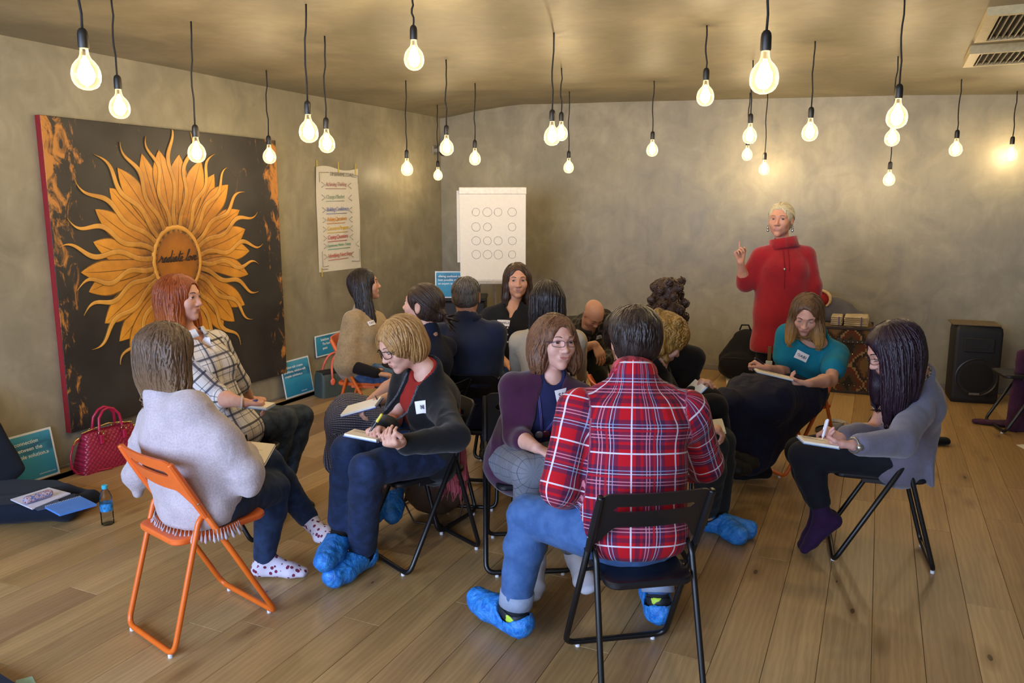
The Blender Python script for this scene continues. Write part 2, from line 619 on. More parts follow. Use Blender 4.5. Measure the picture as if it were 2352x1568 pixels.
def cat_meshes(parts):
    vs, fs, ms, n = [], [], [], 0
    for v, f, m in parts:
        vs.append(v); fs.append(f + n); ms.append(np.full(len(f), m)); n += len(v)
    return np.concatenate(vs), np.concatenate(fs), np.concatenate(ms)
def bone_uv(v, bones):
    """cloth coordinates: around and along the nearest bone. bones: (a, b, radius, outward)"""
    best = np.full(len(v), 1e9); uv = np.zeros((len(v), 3))
    for i, (a, b, r, out) in enumerate(bones):
        ab = b - a; L = np.linalg.norm(ab); z = ab / L
        o = nrm(out - z * (out @ z)); q = np.cross(z, o)
        t = (v - a) @ z
        d = np.linalg.norm(v - a - np.clip(t, 0, L)[:, None] * z, axis=1) - r
        m = d < best
        x = (v - a) @ o; y = (v - a) @ q
        u = np.arctan2(y, x) * r
        uv[m] = np.stack([u, t, np.full(len(v), i)], 1)[m]; best[m] = d[m]
    return uv
# ------------------------------------------------------------------ people
LIPM = skin('lips', 'b4746a', 0.45)
def eye_mats():
    return [plain('eye_white', 'd8d2cc', 0.2, var=0.02), plain('eye_iris', '3d2b1c', 0.15, var=0.2, vs=300), plain('eye_pupil', '080606', 0.1, var=0)]
DBG = False
class Person:
    def __init__(s, name, pel, chest, neck, head, hphi, hpit=0.0, roll=0.0, pphi=None, T=0.46, hs=1.0, sex='f', bend=0.0,
                 skinc='c79a80', sw=None, label='', neckL=0.165, group=None, hz=None):
        s.sex = sex; s.hs = hs; s.T = T
        s.pel = np.asarray(pel, float)
        s.neck = ik(s.pel, T, *neck)
        s.U = nrm(s.neck - s.pel)
        cf = hdir(chest); s.L = nrm(np.cross(s.U, cf)); s.Fr = np.cross(s.L, s.U)
        pf = hdir(pphi if pphi is not None else chest); s.Lp = nrm(np.cross(V(0, 0, 1), pf)); s.Fp = pf
        s.hc = ik(s.neck, neckL * hs, *head)
        s.hf = hdir(hphi, hpit); hl = nrm(np.cross(V(0, 0, 1), s.hf)); hu = np.cross(s.hf, hl)
        if roll:
            q = math.radians(roll); hl, hu = hl * math.cos(q) + hu * math.sin(q), hu * math.cos(q) - hl * math.sin(q)
        s.hl, s.hu = hl, hu
        s.R3 = np.array([-hl, s.hf, hu])
        s.hfh = nrm(V(s.hf[0], s.hf[1], 0)) if abs(hpit) < 80 else hdir(hphi); s.hlh = nrm(np.cross(V(0, 0, 1), s.hfh))
        sw = (sw - 0.012) if sw else (0.155 if sex == 'f' else 0.18); s.sw = sw
        s.bend = bend
        s.sh = {'L': s.neck - s.U * 0.078 + s.L * sw, 'R': s.neck - s.U * 0.078 - s.L * sw}
        s.hip = {'L': s.pel + s.Lp * 0.09 - V(0, 0, 0.01), 'R': s.pel - s.Lp * 0.09 - V(0, 0, 0.01)}
        s.el = {}; s.wr = {}; s.kn = {}; s.an = {}; s.hd = {}; s.ft = {}
        s.skin = skin('skin_' + skinc, skinc)
        base = V(s.pel[0], s.pel[1], 0)
        if DBG: print('%-10s pel z %.2f neck z %.2f lean %.0f toward-cam %.2f head z %.2f depth %.2f' % (name, s.pel[2], s.neck[2], math.degrees(math.acos(s.U[2])), -s.U @ FH, s.hc[2], (s.hc - CAM) @ FW))
        s.base = base
        s.q = float(np.clip((s.hc - CAM) @ FW / 3.3, 0.92, 1.55))
        s.label = label; s.name = name; s.group = group
        s.parts = []
        s.kids = []
        s.arml = (0.275, 0.245) if sex == 'f' else (0.30, 0.265)
        s.legl = (0.42, 0.40) if sex == 'f' else (0.45, 0.43)
    # --- joints
    def arm(s, side, e, w, hand=None, pose='relax', palm=(0, 0, -1), nohand=False, lens=None):
        l = lens or s.arml
        s.el[side] = ik(s.sh[side], l[0], *e) if len(e) == 3 and not isinstance(e, np.ndarray) else np.asarray(e, float)
        s.wr[side] = ik(s.el[side], l[1], *w) if len(w) == 3 and not isinstance(w, np.ndarray) else np.asarray(w, float)
        hx = nrm(s.wr[side] - s.el[side])
        if DBG: print('  pel z arm', s.name, side, 'upper %.2f fore %.2f' % (np.linalg.norm(s.el[side] - s.sh[side]) / l[0], np.linalg.norm(s.wr[side] - s.el[side]) / l[1]))
        if hand is not None:
            t = ik(s.wr[side], 0.12, *hand) if not isinstance(hand, np.ndarray) else hand
            hx = nrm(t - s.wr[side])
        hz = -np.asarray(palm, float); hz = nrm(hz - hx * (hz @ hx))
        hy = np.cross(hz, hx) * (1 if side == 'R' else -1)
        s.hd[side] = (hx, hy, hz, pose, not nohand)
        return s
    def leg(s, side, k, a, toe=None, z=None, dn=(0, 0, -1)):
        s.kn[side] = ik(s.hip[side], s.legl[0], *k) if not isinstance(k, np.ndarray) else k
        if isinstance(a, np.ndarray): s.an[side] = a
        elif z is not None: s.an[side] = atz(a[0], a[1], z)
        else: s.an[side] = ik(s.kn[side], s.legl[1], *a)
        if DBG: print('  pel z leg', s.name, side, 'thigh %.2f shank %.2f' % (np.linalg.norm(s.kn[side] - s.hip[side]) / s.legl[0], np.linalg.norm(s.kn[side] - s.an[side]) / s.legl[1]), 'knee z %.2f ankle z %.2f' % (s.kn[side][2], s.an[side][2]))
        if toe is not None:
            if not isinstance(toe, np.ndarray):
                toe = ik(s.an[side], 0.18, *toe)
            fd = nrm(toe - s.an[side])
        else: fd = s.Fp
        sk = nrm(s.kn[side] - s.an[side])
        if z is not None and z < 0.13: fd = nrm(V(fd[0], fd[1], 0)); dn = V(0, 0, -1)
        else: dn = nrm(-sk - fd * (-sk @ fd)) if abs(sk @ fd) < 0.95 else V(0, 0, -1)
        s.ft[side] = (fd, dn)
        return s
    def sp(s, t, o=(0, 0, 0)):
        """point on the spine at fraction t, with (left, front, up) offset"""
        return s.pel + (s.neck - s.pel) * t - s.Fr * s.bend * math.sin(math.pi * t) + s.L * o[0] + s.Fr * o[1] + s.U * o[2]
    # --- fields
    def torso(s, f, off=0.0, k=0.05, belly=0.0, bust=1.0, lo=0.0, hipw=0.0):
        m = s.sex == 'm'
        pw, pd = (0.155, 0.11) if m else (0.165, 0.115)
        ww, wd = (0.145, 0.105) if m else (0.128, 0.095)
        cw, cdp = (0.172, 0.118) if m else (0.145, 0.105)
        b = belly
        if lo < 0.3: f.ecap(s.sp(lo), s.sp(0.36, (0, b * 0.5, 0)), s.Lp if lo == 0 else s.L, (pw + off + hipw, pd + off + b), (ww + off + b, wd + off + b), k)
        f.ecap(s.sp(0.36, (0, b * 0.5, 0)), s.sp(0.7), s.L, (ww + off + b, wd + off + b), (cw + off, cdp + off), k)
        f.ecap(s.sp(0.7), s.sp(0.84) if s.sw < 0.19 else s.sp(0.79), s.L, (cw + off, cdp + off * 0.9), (s.sw - 0.02 + off, 0.062 + off * 0.8), min(k, 0.035))
        o2 = off * 0.8
        f.cap(s.sh['L'] - s.L * 0.006 - s.U * 0.004, s.sh['R'] + s.L * 0.006 - s.U * 0.004, 0.042 + o2, 0.042 + o2, 0.03)
        for q in 'LR': f.cap(s.neck - s.U * 0.004, s.neck + (s.sh[q] - s.neck) * 0.92, 0.034 + o2 * 0.7, 0.040 + o2, 0.025)
        nr = 0.055 if s.sex == 'f' else 0.064
        f.cap(s.neck - s.U * 0.03 - s.Fr * 0.008, s.neck + s.U * 0.016 - s.Fr * 0.014, nr + off * 0.9, nr - 0.002 + off * 0.6, 0.035)
        if s.sex == 'f' and bust:
            for q in (-1, 1): f.ell(s.sp(0.62, (q * 0.068, 0.062, 0)), np.array([s.L, s.Fr, s.U]), np.array([0.058, 0.056, 0.062]) * bust + off, 0.03)
        return f
    def armf(s, f, side, off=0.0, frac=2.0, k=0.025, r=(0.045, 0.040, 0.039, 0.027), flare=0.0):
        a, e, w_ = s.sh[side], s.el[side], s.wr[side]
        if s.sex == 'm': r = tuple(x * 1.12 for x in r)
        if frac <= 1:
            f.cap(a, a + (e - a) * frac, r[0] + off, r[0] + (r[1] - r[0]) * frac + off + flare, k)
        else:
            f.cap(a, e, r[0] + off, r[1] + off, k)
            t = frac - 1
            f.cap(e, e + (w_ - e) * t, r[2] + off, r[2] + (r[3] - r[2]) * t + off + flare, 0.02)
        return f
    def legf(s, f, side, off=0.0, frac=2.0, k=0.03, flare=0.0, thick=1.0):
        h, kn, a = s.hip[side], s.kn[side], s.an[side]
        m = thick
        f.cap(h, kn, 0.088 * m + off, 0.058 * m + off, k)
        if frac > 1:
            t = frac - 1
            mid = kn + (a - kn) * 0.32
            back = nrm(np.cross(np.cross(kn - h, a - kn), a - kn)) if np.linalg.norm(np.cross(kn - h, a - kn)) > 1e-3 else V(0, 0, 0)
            f.cap(kn, mid, 0.056 * m + off, 0.055 * m + off, 0.02)
            f.cap(mid, kn + (a - kn) * t, 0.055 * m + off, 0.055 * m + (0.036 - 0.055 * m) * t + off + flare, 0.02)
        return f
    def footf(s, f, side, off=0.0, scale=1.0, k=0.02):
        a = s.an[side]; fd, dn = s.ft[side]; sd = np.cross(fd, dn); c = scale
        f.cap(a, a + dn * 0.035 - fd * 0.02, 0.034 + off, 0.033 + off, k)
        f.ecap(a + dn * 0.045 - fd * 0.025, a + dn * 0.048 + fd * 0.12 * c, sd, (0.031 + off, 0.03 + off), (0.042 + off, 0.027 + off), k)
        f.ecap(a + dn * 0.05 + fd * 0.12 * c, a + dn * 0.058 + fd * 0.175 * c, sd, (0.042 + off, 0.026 + off), (0.032 + off, 0.017 + off), k)
        f.cap(a + fd * 0.02, a + fd * 0.09 * c + dn * 0.035, 0.034 + off, 0.027 + off, k)
        return f
    def hw(s, x, y, z):
        return s.hc + (-s.hl * x + s.hf * y + s.hu * z) * s.hs
    # --- skin
    def headf(s, f, w=1.0, jaw=1.0, nose=1.0, eyes=True, face=True, ear=True, old=0.0):
        h = s.hs; R = s.R3; H = s.hw
        f.ell(H(0, -0.014, 0.036), R, np.array([0.074 * w, 0.094, 0.076]) * h, 0.02)
        f.ell(H(0, 0.018, 0.0), R, np.array([0.062 * w, 0.070, 0.088]) * h, 0.025)
        f.ell(H(0, 0.022, -0.058), R, np.array([0.052 * w * jaw, 0.056, 0.046]) * h, 0.03)
        if face:
            f.ell(H(0, 0.066, -0.094), R, np.array([0.019 * jaw, 0.017, 0.016]) * h, 0.025)
            for q in (-1, 1):
                f.ell(H(q * 0.036 * w, 0.060, -0.022), R, np.array([0.024, 0.022, 0.026]) * h, 0.02)
                f.cap(H(q * 0.012, 0.084, 0.026), H(q * 0.044, 0.068, 0.026), 0.008 * h, 0.007 * h, 0.016)
            for q in (-1, 1):
                f.ell(H(q * 0.031, 0.100, 0.006), R, np.array([0.0165, 0.022, 0.0125]) * h, 0.012, 1)
            f.cap(H(0, 0.081, 0.020), H(0, 0.099 * (0.5 + 0.5 * nose), -0.024), 0.007 * h, 0.0085 * h, 0.012)
            f.ell(H(0, 0.100 * (0.5 + 0.5 * nose), -0.029), R, np.array([0.0105, 0.011, 0.0095]) * h, 0.009)
            for q in (-1, 1):
                f.ell(H(q * 0.0125, 0.093, -0.031), R, np.array([0.0075, 0.0095, 0.0075]) * h, 0.007)
            # lids
            for q in (-1, 1):
                f.ell(H(q * 0.031, 0.0725, 0.006), R, np.array([0.0145, 0.0135, 0.0135]) * h, 0.005)
            f.cap(H(-0.015, 0.0805, -0.058), H(0.015, 0.0805, -0.058), 0.0075 * h, 0.0075 * h, 0.018)
            if old:
                for q in (-1, 1): f.cap(H(q * 0.02, 0.098, -0.036), H(q * 0.034, 0.084, -0.062), 0.0028 * h, 0.002 * h, 0.006, 1)
        if ear:
            for q in (-1, 1):
                f.ell(H(q * 0.074 * w, -0.008, -0.004), R, np.array([0.008, 0.017, 0.030]) * h, 0.008)
                f.ell(H(q * 0.083 * w, -0.004, -0.002), R, np.array([0.006, 0.009, 0.018]) * h, 0.004, 1)
        return f
    def skin_mesh(s, face=True, w=1.0, jaw=1.0, nose=1.0, old=0.0, hh=0.0036, eyes='open', gaze=0.0, lips=True, smile=0.0, ear=True, brow='3a2a1e'):
        """the whole body as one mesh: bust with face, trunk and limbs, arms with fingers"""
        f = F()
        s.headf(f, w, jaw, nose, face=face, old=old, ear=ear)
        nr = 0.05 if s.sex == 'f' else 0.058
        f.cap(s.hw(0, -0.018, -0.045), s.neck - s.Fr * 0.024 - s.U * 0.01, nr * 0.94, nr * 0.88, 0.022)
        f.cap(s.neck - s.Fr * 0.018, s.sp(0.86, (0, -0.01, 0)), nr * 0.9, nr * 0.9, 0.03)
        for q in 'LR': f.cap(s.neck - s.U * 0.006, s.neck - s.Fr * 0.008 + (s.sh[q] - s.neck) * 0.75, 0.026, 0.028, 0.02)
        f.ecap(s.sp(0.84, (0, 0.0, 0)), s.sp(0.72), s.L, (0.10, 0.055), (0.12, 0.085), 0.03)
        v, q = f.mesh(hh * s.q)
        if face:
            # mouth colour
            loc = (v - s.hc) @ s.R3.T / s.hs
            c = loc[q].mean(1)
            mx = np.abs(c[:, 0]); zc = -0.0585 + smile * mx * 0.35
            lipm = (mx < 0.0205) & (np.abs(c[:, 2] - zc) < 0.0050 * (1 - (mx / 0.025) ** 2) + 0.001) & (c[:, 1] > 0.06)
            # lips swell, with a crease between them
            a = loc; mx = np.abs(a[:, 0]); dz = a[:, 2] - (-0.0585 + smile * mx * 0.35)
            sel = (mx < 0.026) & (np.abs(dz) < 0.014) & (a[:, 1] > 0.06)
            fall = np.clip(1 - (mx / 0.026) ** 2, 0, 1)
            bulge = (np.exp(-((np.abs(dz) - 0.0048) / 0.0035) ** 2) * 0.0010 - np.exp(-(dz / 0.0020) ** 2) * 0.0020) * fall
            v = v + (s.hf * (bulge * sel)[:, None]) * s.hs
            mi = lipm.astype(int) if lips else np.zeros(len(q), int)
        else: mi = np.zeros(len(q), int)
        parts = [(v, q, mi)]
        g = F()
        s.torso(g, -0.012, bust=0.9)
        for sd in s.el: g.cap(s.sh[sd], s.el[sd], 0.042, 0.036, 0.02)
        for sd in s.kn:
            s.legf(g, sd, -0.008)
            g.cap(s.an[sd] + s.ft[sd][1] * 0.03, s.an[sd] + s.ft[sd][0] * 0.1 + s.ft[sd][1] * 0.045, 0.026, 0.02, 0.02)
        v, q = g.mesh(0.017)
        parts.append((v, q, 0))
        for sd in s.el:
            v, q = s.arm_mesh(sd)
            parts.append((v, q, 0))
        vs, fs, ms = [], [], []; n = 0
        for v, q, m in parts:
            vs.append(v); fs.append(q + n); n += len(v)
            ms.append(m if isinstance(m, np.ndarray) else np.full(len(q), m))
        root = mesh('person', np.concatenate(vs), np.concatenate(fs), [s.skin, LIPM], mi=np.concatenate(ms), origin=s.base,
                    label=s.label, category='person') if False else None
        o = mesh('person', np.concatenate(vs), np.concatenate(fs), [s.skin, LIPM], mi=np.concatenate(ms), origin=s.base)
        tag(o, s.label, 'person', s.group)
        s.o = o
        if face:
            s.eyes(eyes, gaze, brow)
        return s
    def eyes(s, state, gaze, brow):
        h = s.hs
        for q in (-1, 1):
            c = s.hw(q * 0.031, 0.0735, 0.006)
            if state != 'closed':
                g = nrm(s.hf + (-s.hl) * gaze - s.hu * (0.35 if state == 'down' else 0.0))
                gg = G(); gg.sphere((0, 0, 0), 1, 20, 14)
                R = Vector(g).to_track_quat('Z', 'Y').to_matrix()
                vv = np.array(gg.v); A = np.array(R)
                ff = gg.f; cz = [np.mean([vv[i][2] for i in p]) for p in ff]
                mi = [2 if z > 0.955 else (1 if z > 0.83 else 0) for z in cz]
                wv = vv @ A.T
                # almond opening: flatten towards the eye slit
                lx = wv @ -s.hl; ly = wv @ s.hf; lz = wv @ s.hu
                op = 0.42 if state == 'open' else 0.25
                pts = c + (-s.hl * (lx * 0.0142)[:, None] + s.hf * (ly * 0.0150)[:, None] + s.hu * (lz * 0.0142 * op)[:, None]) * h
                mesh('eye', pts, ff, eye_mats(), s.o, mi=mi, world=True)
            # lash line and brow
            t = G()
            zz = 0.0065 if state == 'open' else (0.004 if state == 'down' else -0.001)
            pts = [s.hw(q * (0.031 + dx), 0.0885 - abs(dx) * 22 * abs(dx) * 1.6 - 0.0, 0.006 + zz * (1 - (dx / 0.016) ** 2)) for dx in (-0.014, -0.008, 0, 0.008, 0.014)]
            t.tube(pts, [0.0006, 0.0011, 0.0013, 0.0012, 0.0006], 5)
            t.obj('eyelash', plain('lash', '1a1210', 0.6), s.o, smooth=True, world=True)
            t = G()
            pts = [s.hw(q * x, y, z) for x, y, z in ((0.014, 0.0915, 0.0265), (0.025, 0.0905, 0.031), (0.037, 0.084, 0.031), (0.047, 0.0745, 0.026))]
            t.tube(pts, [0.0022, 0.0026, 0.0022, 0.0008], 6)
            t.obj('eyebrow', plain('brow_' + brow, brow, 0.8), s.o, smooth=True, world=True)
    def arm_mesh(s, side):
        hx, hy, hz, pose, show = s.hd[side]
        e, w_ = s.el[side], s.wr[side]
        m = 1.12 if s.sex == 'm' else 1.0
        f = F()
        f.cap(s.sh[side] + (e - s.sh[side]) * 0.35, e, 0.040 * m, 0.035 * m, 0.02)
        f.cap(e, e + (w_ - e) * 0.35, 0.036 * m, 0.037 * m, 0.02)
        f.cap(e + (w_ - e) * 0.35, w_, 0.037 * m, 0.023 * m, 0.02)
        if not show: return f.mesh(0.010 * s.q)
        v1, q1 = f.mesh(0.0078 * s.q)
        f = F()
        f.cap(w_ - nrm(w_ - e) * 0.07, w_, 0.028 * m, 0.0225 * m, 0.01)
        c = m * 0.97
        def P(x, y, z): return w_ + (hx * x + hy * y + hz * z) * c
        f.ecap(P(0.008, 0, 0), P(0.07, 0.001, 0), hy, (0.024 * c, 0.015 * c), (0.037 * c, 0.014 * c), 0.012)
        f.cap(P(0.01, 0.018, -0.004), P(0.045, 0.034, -0.012), 0.014 * c, 0.013 * c, 0.012)
        curls = {'relax': ((18, 25, 15),) * 4, 'hold': ((62, 45, 25),) * 4, 'fist': ((75, 80, 45),) * 4, 'write': ((48, 60, 25), (58, 70, 30), (65, 75, 35), (70, 78, 35)),
                 'point': ((6, 8, 4), (62, 70, 40), (70, 75, 40), (72, 75, 40)), 'rest': ((10, 14, 8),) * 4, 'flat': ((4, 6, 4),) * 4}[pose]
        thumb = {'relax': (35, 20, 15), 'hold': (20, 45, 30), 'fist': (15, 50, 30), 'write': (25, 42, 20), 'point': (20, 50, 25), 'rest': (40, 12, 8), 'flat': (45, 8, 5)}[pose]
        for i, (by, ln, r) in enumerate(((0.0275, 0.068, 0.0082), (0.0095, 0.076, 0.0084), (-0.0085, 0.070, 0.0080), (-0.0260, 0.055, 0.0070))):
            p = P(0.083 - abs(i - 1.2) * 0.003, by, 0.0); sp_ = (1.2 - i) * (0.09 if pose in ('rest', 'flat', 'relax') else 0.03)
            dx = nrm(hx + hy * sp_); ang = 0; prev = p; rr = r * c
            f.cap(P(0.05, by * 0.8, 0), p, 0.010 * c, rr * 1.05, 0.01)
            for j, (fr_, cu) in enumerate(zip((0.45, 0.31, 0.24), curls[i])):
                ang += math.radians(cu)
                d = dx * math.cos(ang) - hz * math.sin(ang)
                nx = prev + d * ln * fr_ * c
                f.cap(prev, nx, rr, rr * 0.9, 0.0035 if j else 0.006)
                prev = nx; rr *= 0.9
        p = P(0.042, 0.034, -0.012); a0 = math.radians(thumb[0])
        d = nrm(hx * math.cos(a0) + hy * math.sin(a0) - hz * 0.35)
        for ln, cu, r in ((0.034, 0, 0.0105), (0.028, thumb[1], 0.0092)):
            if cu: d = nrm(d * math.cos(math.radians(cu)) + (-hy * 0.75 - hz * 0.4 + hx * 0.4) * math.sin(math.radians(cu)))
            nx = p + d * ln * c
            f.cap(p, nx, r * c, r * 0.9 * c, 0.006); p = nx
        v2, q2 = f.mesh(0.0035 * s.q)
        # nails are left to the material scale of the picture; join forearm and hand
        return np.concatenate([v1, v2]), np.concatenate([q1, q2 + len(v1)])
    # --- clothes
    def uvb(s, arms=True, legs=False):
        b = [(s.sp(0), s.sp(0.95), 0.14, -s.Fr)]
        if arms:
            for q in s.el: b += [(s.sh[q], s.el[q], 0.05, s.L * (1 if q == 'L' else -1)), (s.el[q], s.wr[q], 0.045, s.L * (1 if q == 'L' else -1))]
        if legs:
            b = []
            for q in s.kn: b += [(s.hip[q], s.kn[q], 0.08, V(0, 0, 1) + s.Fp), (s.kn[q], s.an[q], 0.055, s.Fp)]
        return b
    def wear(s, name, f, mat, h=0.0075, amp=0.004, fr=8, seed=1, sm=1, uv=None, mask=None, along=None, label=None):
        v, q = f.mesh(h * s.q)
        if len(q) == 0: return None
        if sm: v = smooth(v, q, sm, 0.5)
        if amp: v = folds(v, q, amp, fr, seed, mask(v) if mask else None, along)
        at = {'cl': bone_uv(v, uv)} if uv else None
        o = mesh(name, v, q, mat, s.o, attrs=at, world=True)
        if label: o['label'] = label
        return o
    def neckcut(s, f, r=0.056, v=0.0, depth=0.012, wide=0.0):
        """opening at the neck; v>0 makes a V down the front"""
        r = r * 0.93 if s.sex == 'f' else r * 1.0
        f.cap(s.neck - s.U * depth + s.Fr * 0.022, s.neck + s.U * 0.12 + s.Fr * 0.0, r, r + 0.014, 0.008, 1)
        if wide: f.ecap(s.neck - s.U * depth + s.Fr * 0.03, s.neck + s.U * 0.1 + s.Fr * 0.03, s.L, (r + wide, r * 0.8), (r + wide + 0.02, r), 0.012, 1)
        if v: f.ecap(s.neck - s.U * (0.03 + v) + s.Fr * (0.10), s.neck + s.U * 0.03 + s.Fr * 0.07, s.L, (0.012, 0.05), (0.045, 0.05), 0.01, 1)
        return f
    def openfront(s, f, wid=0.06, top=0.05):
        """an unbuttoned front: a wedge taken out along the breastbone"""
        f.ecap(s.sp(-0.15, (0, 0.16, 0)), s.sp(0.98, (0, 0.10, 0)), s.L, (wid, 0.085), (top, 0.075), 0.012, 1)
        return f
    def collar(s, mat, r=0.062, hgt=0.05, name='collar', gap=0.0, thick=0.007, drop=0.0):
        """upstanding collar ring about the neck"""
        g = G(); n = 28; z = nrm(s.hw(0, -0.018, -0.045) - s.neck); a = nrm(s.L - z * (s.L @ z)); b = np.cross(a, z)
        a0 = gap
        pr = [(r + 0.012, -0.012), (r + 0.006, hgt * 0.5), (r + 0.004, hgt), (r - thick * 0.3, hgt + 0.002), (r - thick, hgt * 0.6), (r - thick + 0.004, -0.01)]
        vs = []; fs = []
        for i in range(n + 1):
            t = a0 + (2 * math.pi - 2 * a0) * i / n
            d = b * math.cos(t) + a * math.sin(t)
            for rr, zz in pr: vs.append(s.neck - z * drop + d * rr * (1.0 + 0.12 * abs(math.sin(t))) + z * zz * (1 + 0.15 * -math.cos(t)))
        m = len(pr)
        for i in range(n):
            for j in range(m): fs.append((i * m + j, (i + 1) * m + j, (i + 1) * m + (j + 1) % m, i * m + (j + 1) % m))
        fs.append(tuple(range(m))[::-1]); fs.append(tuple(n * m + j for j in range(m)))
        g.add(vs, fs)
        return g.obj(name, mat, s.o, smooth=True, world=True)
    def badge(s, words, px, py, w_=0.085, h_=0.045, tilt=0.0, out=0.0, ink='2a2440', size=0.02, d=None, nrmv=None, surf=None):
        """paper name sticker; px, py is its middle in the photograph"""
        r = ray(px, py)
        # march to the clothed trunk
        f = surf
        if d is None:
            t = np.linspace(1.5, 8, 1300); P = CAM + r[None] * t[:, None]
            val = f.ev(P); i = np.argmax(val < 0.004 + out)
            d = t[i] if val[i] < 0.004 + out else None
            if d is None: return
        p = CAM + r * d
        n = f.grad(p[None], 0.012)[0] if nrmv is None else nrm(nrmv)
        p = p + n * 0.004
        x = nrm(np.cross(V(0, 0, 1), n)); y = np.cross(n, x)
        q = math.radians(tilt); x, y = x * math.cos(q) + y * math.sin(q), y * math.cos(q) - x * math.sin(q)
        g = G(); nx = 8
        for i in range(nx + 1):
            for j in (0, 1):
                u = (i / nx - 0.5) * w_; vv = (j - 0.5) * h_
                pt = p + x * u + y * vv
                dd = f.ev(pt[None])[0]
                pt = pt - n * (dd - 0.0065 - out)
                g.v.append(tuple(pt)); 
        top = [tuple(np.array(k) + n * 0.0008) for k in g.v]
        m = len(g.v); g.v += top
        for i in range(nx):
            a = 2 * i
            g.f.append((a, a + 2, a + 3, a + 1)); g.f.append((m + a, m + a + 2, m + a + 3, m + a + 1)); g.m += [0, 0]
            g.f.append((a, a + 2, m + a + 2, m + a)); g.f.append((a + 1, a + 3, m + a + 3, m + a + 1)); g.m += [0, 0]
        o = g.obj('name_tag', plain('sticker_paper', 'e4e2e6', 0.6, var=0.03), s.o, smooth=False, world=True)
        o['label'] = 'white paper name sticker'
        if words:
            mid = np.array(g.v[nx // 2 * 2]) * 0.5 + np.array(g.v[nx // 2 * 2 + 1]) * 0.5 + n * 0.0025
            text('lettering', words, size, frame(mid - y * size * 0.33, x, y), plain('ink_' + ink, ink, 0.6, var=0), o, 0.0003, 'CENTER', 0.1, 1.1, bold=0.0002)
        return o
    # --- hair
    def capf(s, grow=0.012, face=(0.058, 0.07, 0.085), fc=(0, 0.098, -0.035), front=0.0, low=0.0, k=0.014, extra=None, fk=0.008):
        f = F(); h = s.hs; R = s.R3
        f.ell(s.hw(0, -0.014, 0.036), R, (np.array([0.074, 0.094, 0.076]) + grow) * h, 0.02)
        f.ell(s.hw(0, -0.035, -0.015 - low * 0.5), R, (np.array([0.066, 0.064, 0.060 + low]) + grow) * h, 0.03)
        if extra: extra(f)
        fc = (fc[0], fc[1], fc[2] + 0.014); face = (face[0] * 1.04, face[1], face[2] + 0.012)
        f.ell(s.hw(*fc), R, np.array(face) * h, fk, 1)
        return f
    def drape(s, f, side, fwd, up, drop, r0, r1, out=0.0, back=0.0, k=0.035, wide=None, n=3):
        """a hanging mass of hair from a head point, falling straight down"""
        a = s.hw(side, fwd, up); prev = a
        for i in range(1, n + 1):
            t = i / n
            p = a + V(0, 0, -drop) * t - s.hlh * (np.sign(side) if side else 0) * 0 + (-s.hl * np.sign(side)) * out * t - s.hfh * back * t
            ra = r0 + (r1 - r0) * (i - 1) / n; rb = r0 + (r1 - r0) * t
            if wide: f.ecap(prev, p, s.hlh, (wide * (1 - 0.15 * (i - 1) / n), ra), (wide * (1 - 0.15 * t), rb), k)
            else: f.cap(prev, p, ra, rb, k)
            prev = p
        return f
    def hair(s, f, mat, h=0.0055, amp=0.0035, fr=(46, 46, 7), locks=150, length=0.22, lr=0.0035, curl=0.0, seed=3, flow=None, part=0.0, tips=0.0, lift=0.0015, name='hair', start=None, hang=1.0, wave=0.0, label=None, clear=True):
        v, q = f.mesh(h * s.q)
        v = smooth(v, q, 1, 0.5)
        n = vnormals(v, q)
        loc = (v - s.hc) @ np.array([s.hlh, s.hfh, V(0, 0, 1)]).T
        ang = loc * np.array(fr) / 46.0
        d = vnoise(ang, 46, seed) * amp + vnoise(ang, 110, seed + 1) * amp * 0.4
        v = v + n * d[:, None]
        z = loc[:, 2]
        hv = np.zeros((len(v), 3)); hv[:, 0] = np.clip(vnoise(ang, 60, seed + 2) * 0.5 + 0.3, 0, 1)
        hv[:, 1] = np.clip((-z - 0.02) / max(tips, 0.01), 0, 1) * (1 if tips else 0)
        V_, Q_, HV = [v], [q], [hv]
        if locks:
            rs = np.random.RandomState(seed)
            ev = lambda P: f.ev(P)
            if start is None:
                th = rs.rand(locks) * 2 * np.pi; ph = np.arccos(1 - rs.rand(locks) * 0.75)
                st = np.stack([np.sin(ph) * np.cos(th), np.sin(ph) * np.sin(th) - 0.1, np.cos(ph)], 1)
                P = s.hc + ((st * np.array([0.09, 0.11, 0.09]) + np.array([0, -0.014, 0.036])) @ s.R3) * s.hs
            else: P = start(locks, rs)
            crown = s.hw(part, -0.01 if not part else 0.03, 0.12)
            for _ in range(4):
                g = f.grad(P); P = P - g * (ev(P) - lift)[:, None]
            steps = 13; step = length / steps
            paths = [P.copy()]
            D = P - crown; 
            wob = rs.rand(locks) * 6.28
            for i in range(steps):
                g = f.grad(P)
                if flow is not None: dirv = flow(P, i)
                else:
                    away = P - crown; away[:, 2] *= 0.3
                    away /= np.linalg.norm(away, axis=1)[:, None] + 1e-6
                    dirv = away * max(0.15, 0.9 - i * 0.12) + np.array([0, 0, -1.0]) * (0.35 + 0.12 * i) * hang
                side_ = np.cross(g, dirv)
                dirv = dirv + side_ * (np.sin(i * (0.9 + 0.3 * (wob % 1)) + wob)[:, None] * (0.25 * wave + curl))
                t = dirv - g * (dirv * g).sum(1)[:, None]
                t /= np.linalg.norm(t, axis=1)[:, None] + 1e-6
                P = P + t * step
                g = f.grad(P); dd = ev(P)
                P = P - g * (np.clip(dd - lift, -0.02, 0.02) * np.clip((g[:, 2] + 0.75) / 0.35, 0.0, 1))[:, None]
                paths.append(P.copy())
            A = np.array(paths)           # steps+1, locks, 3
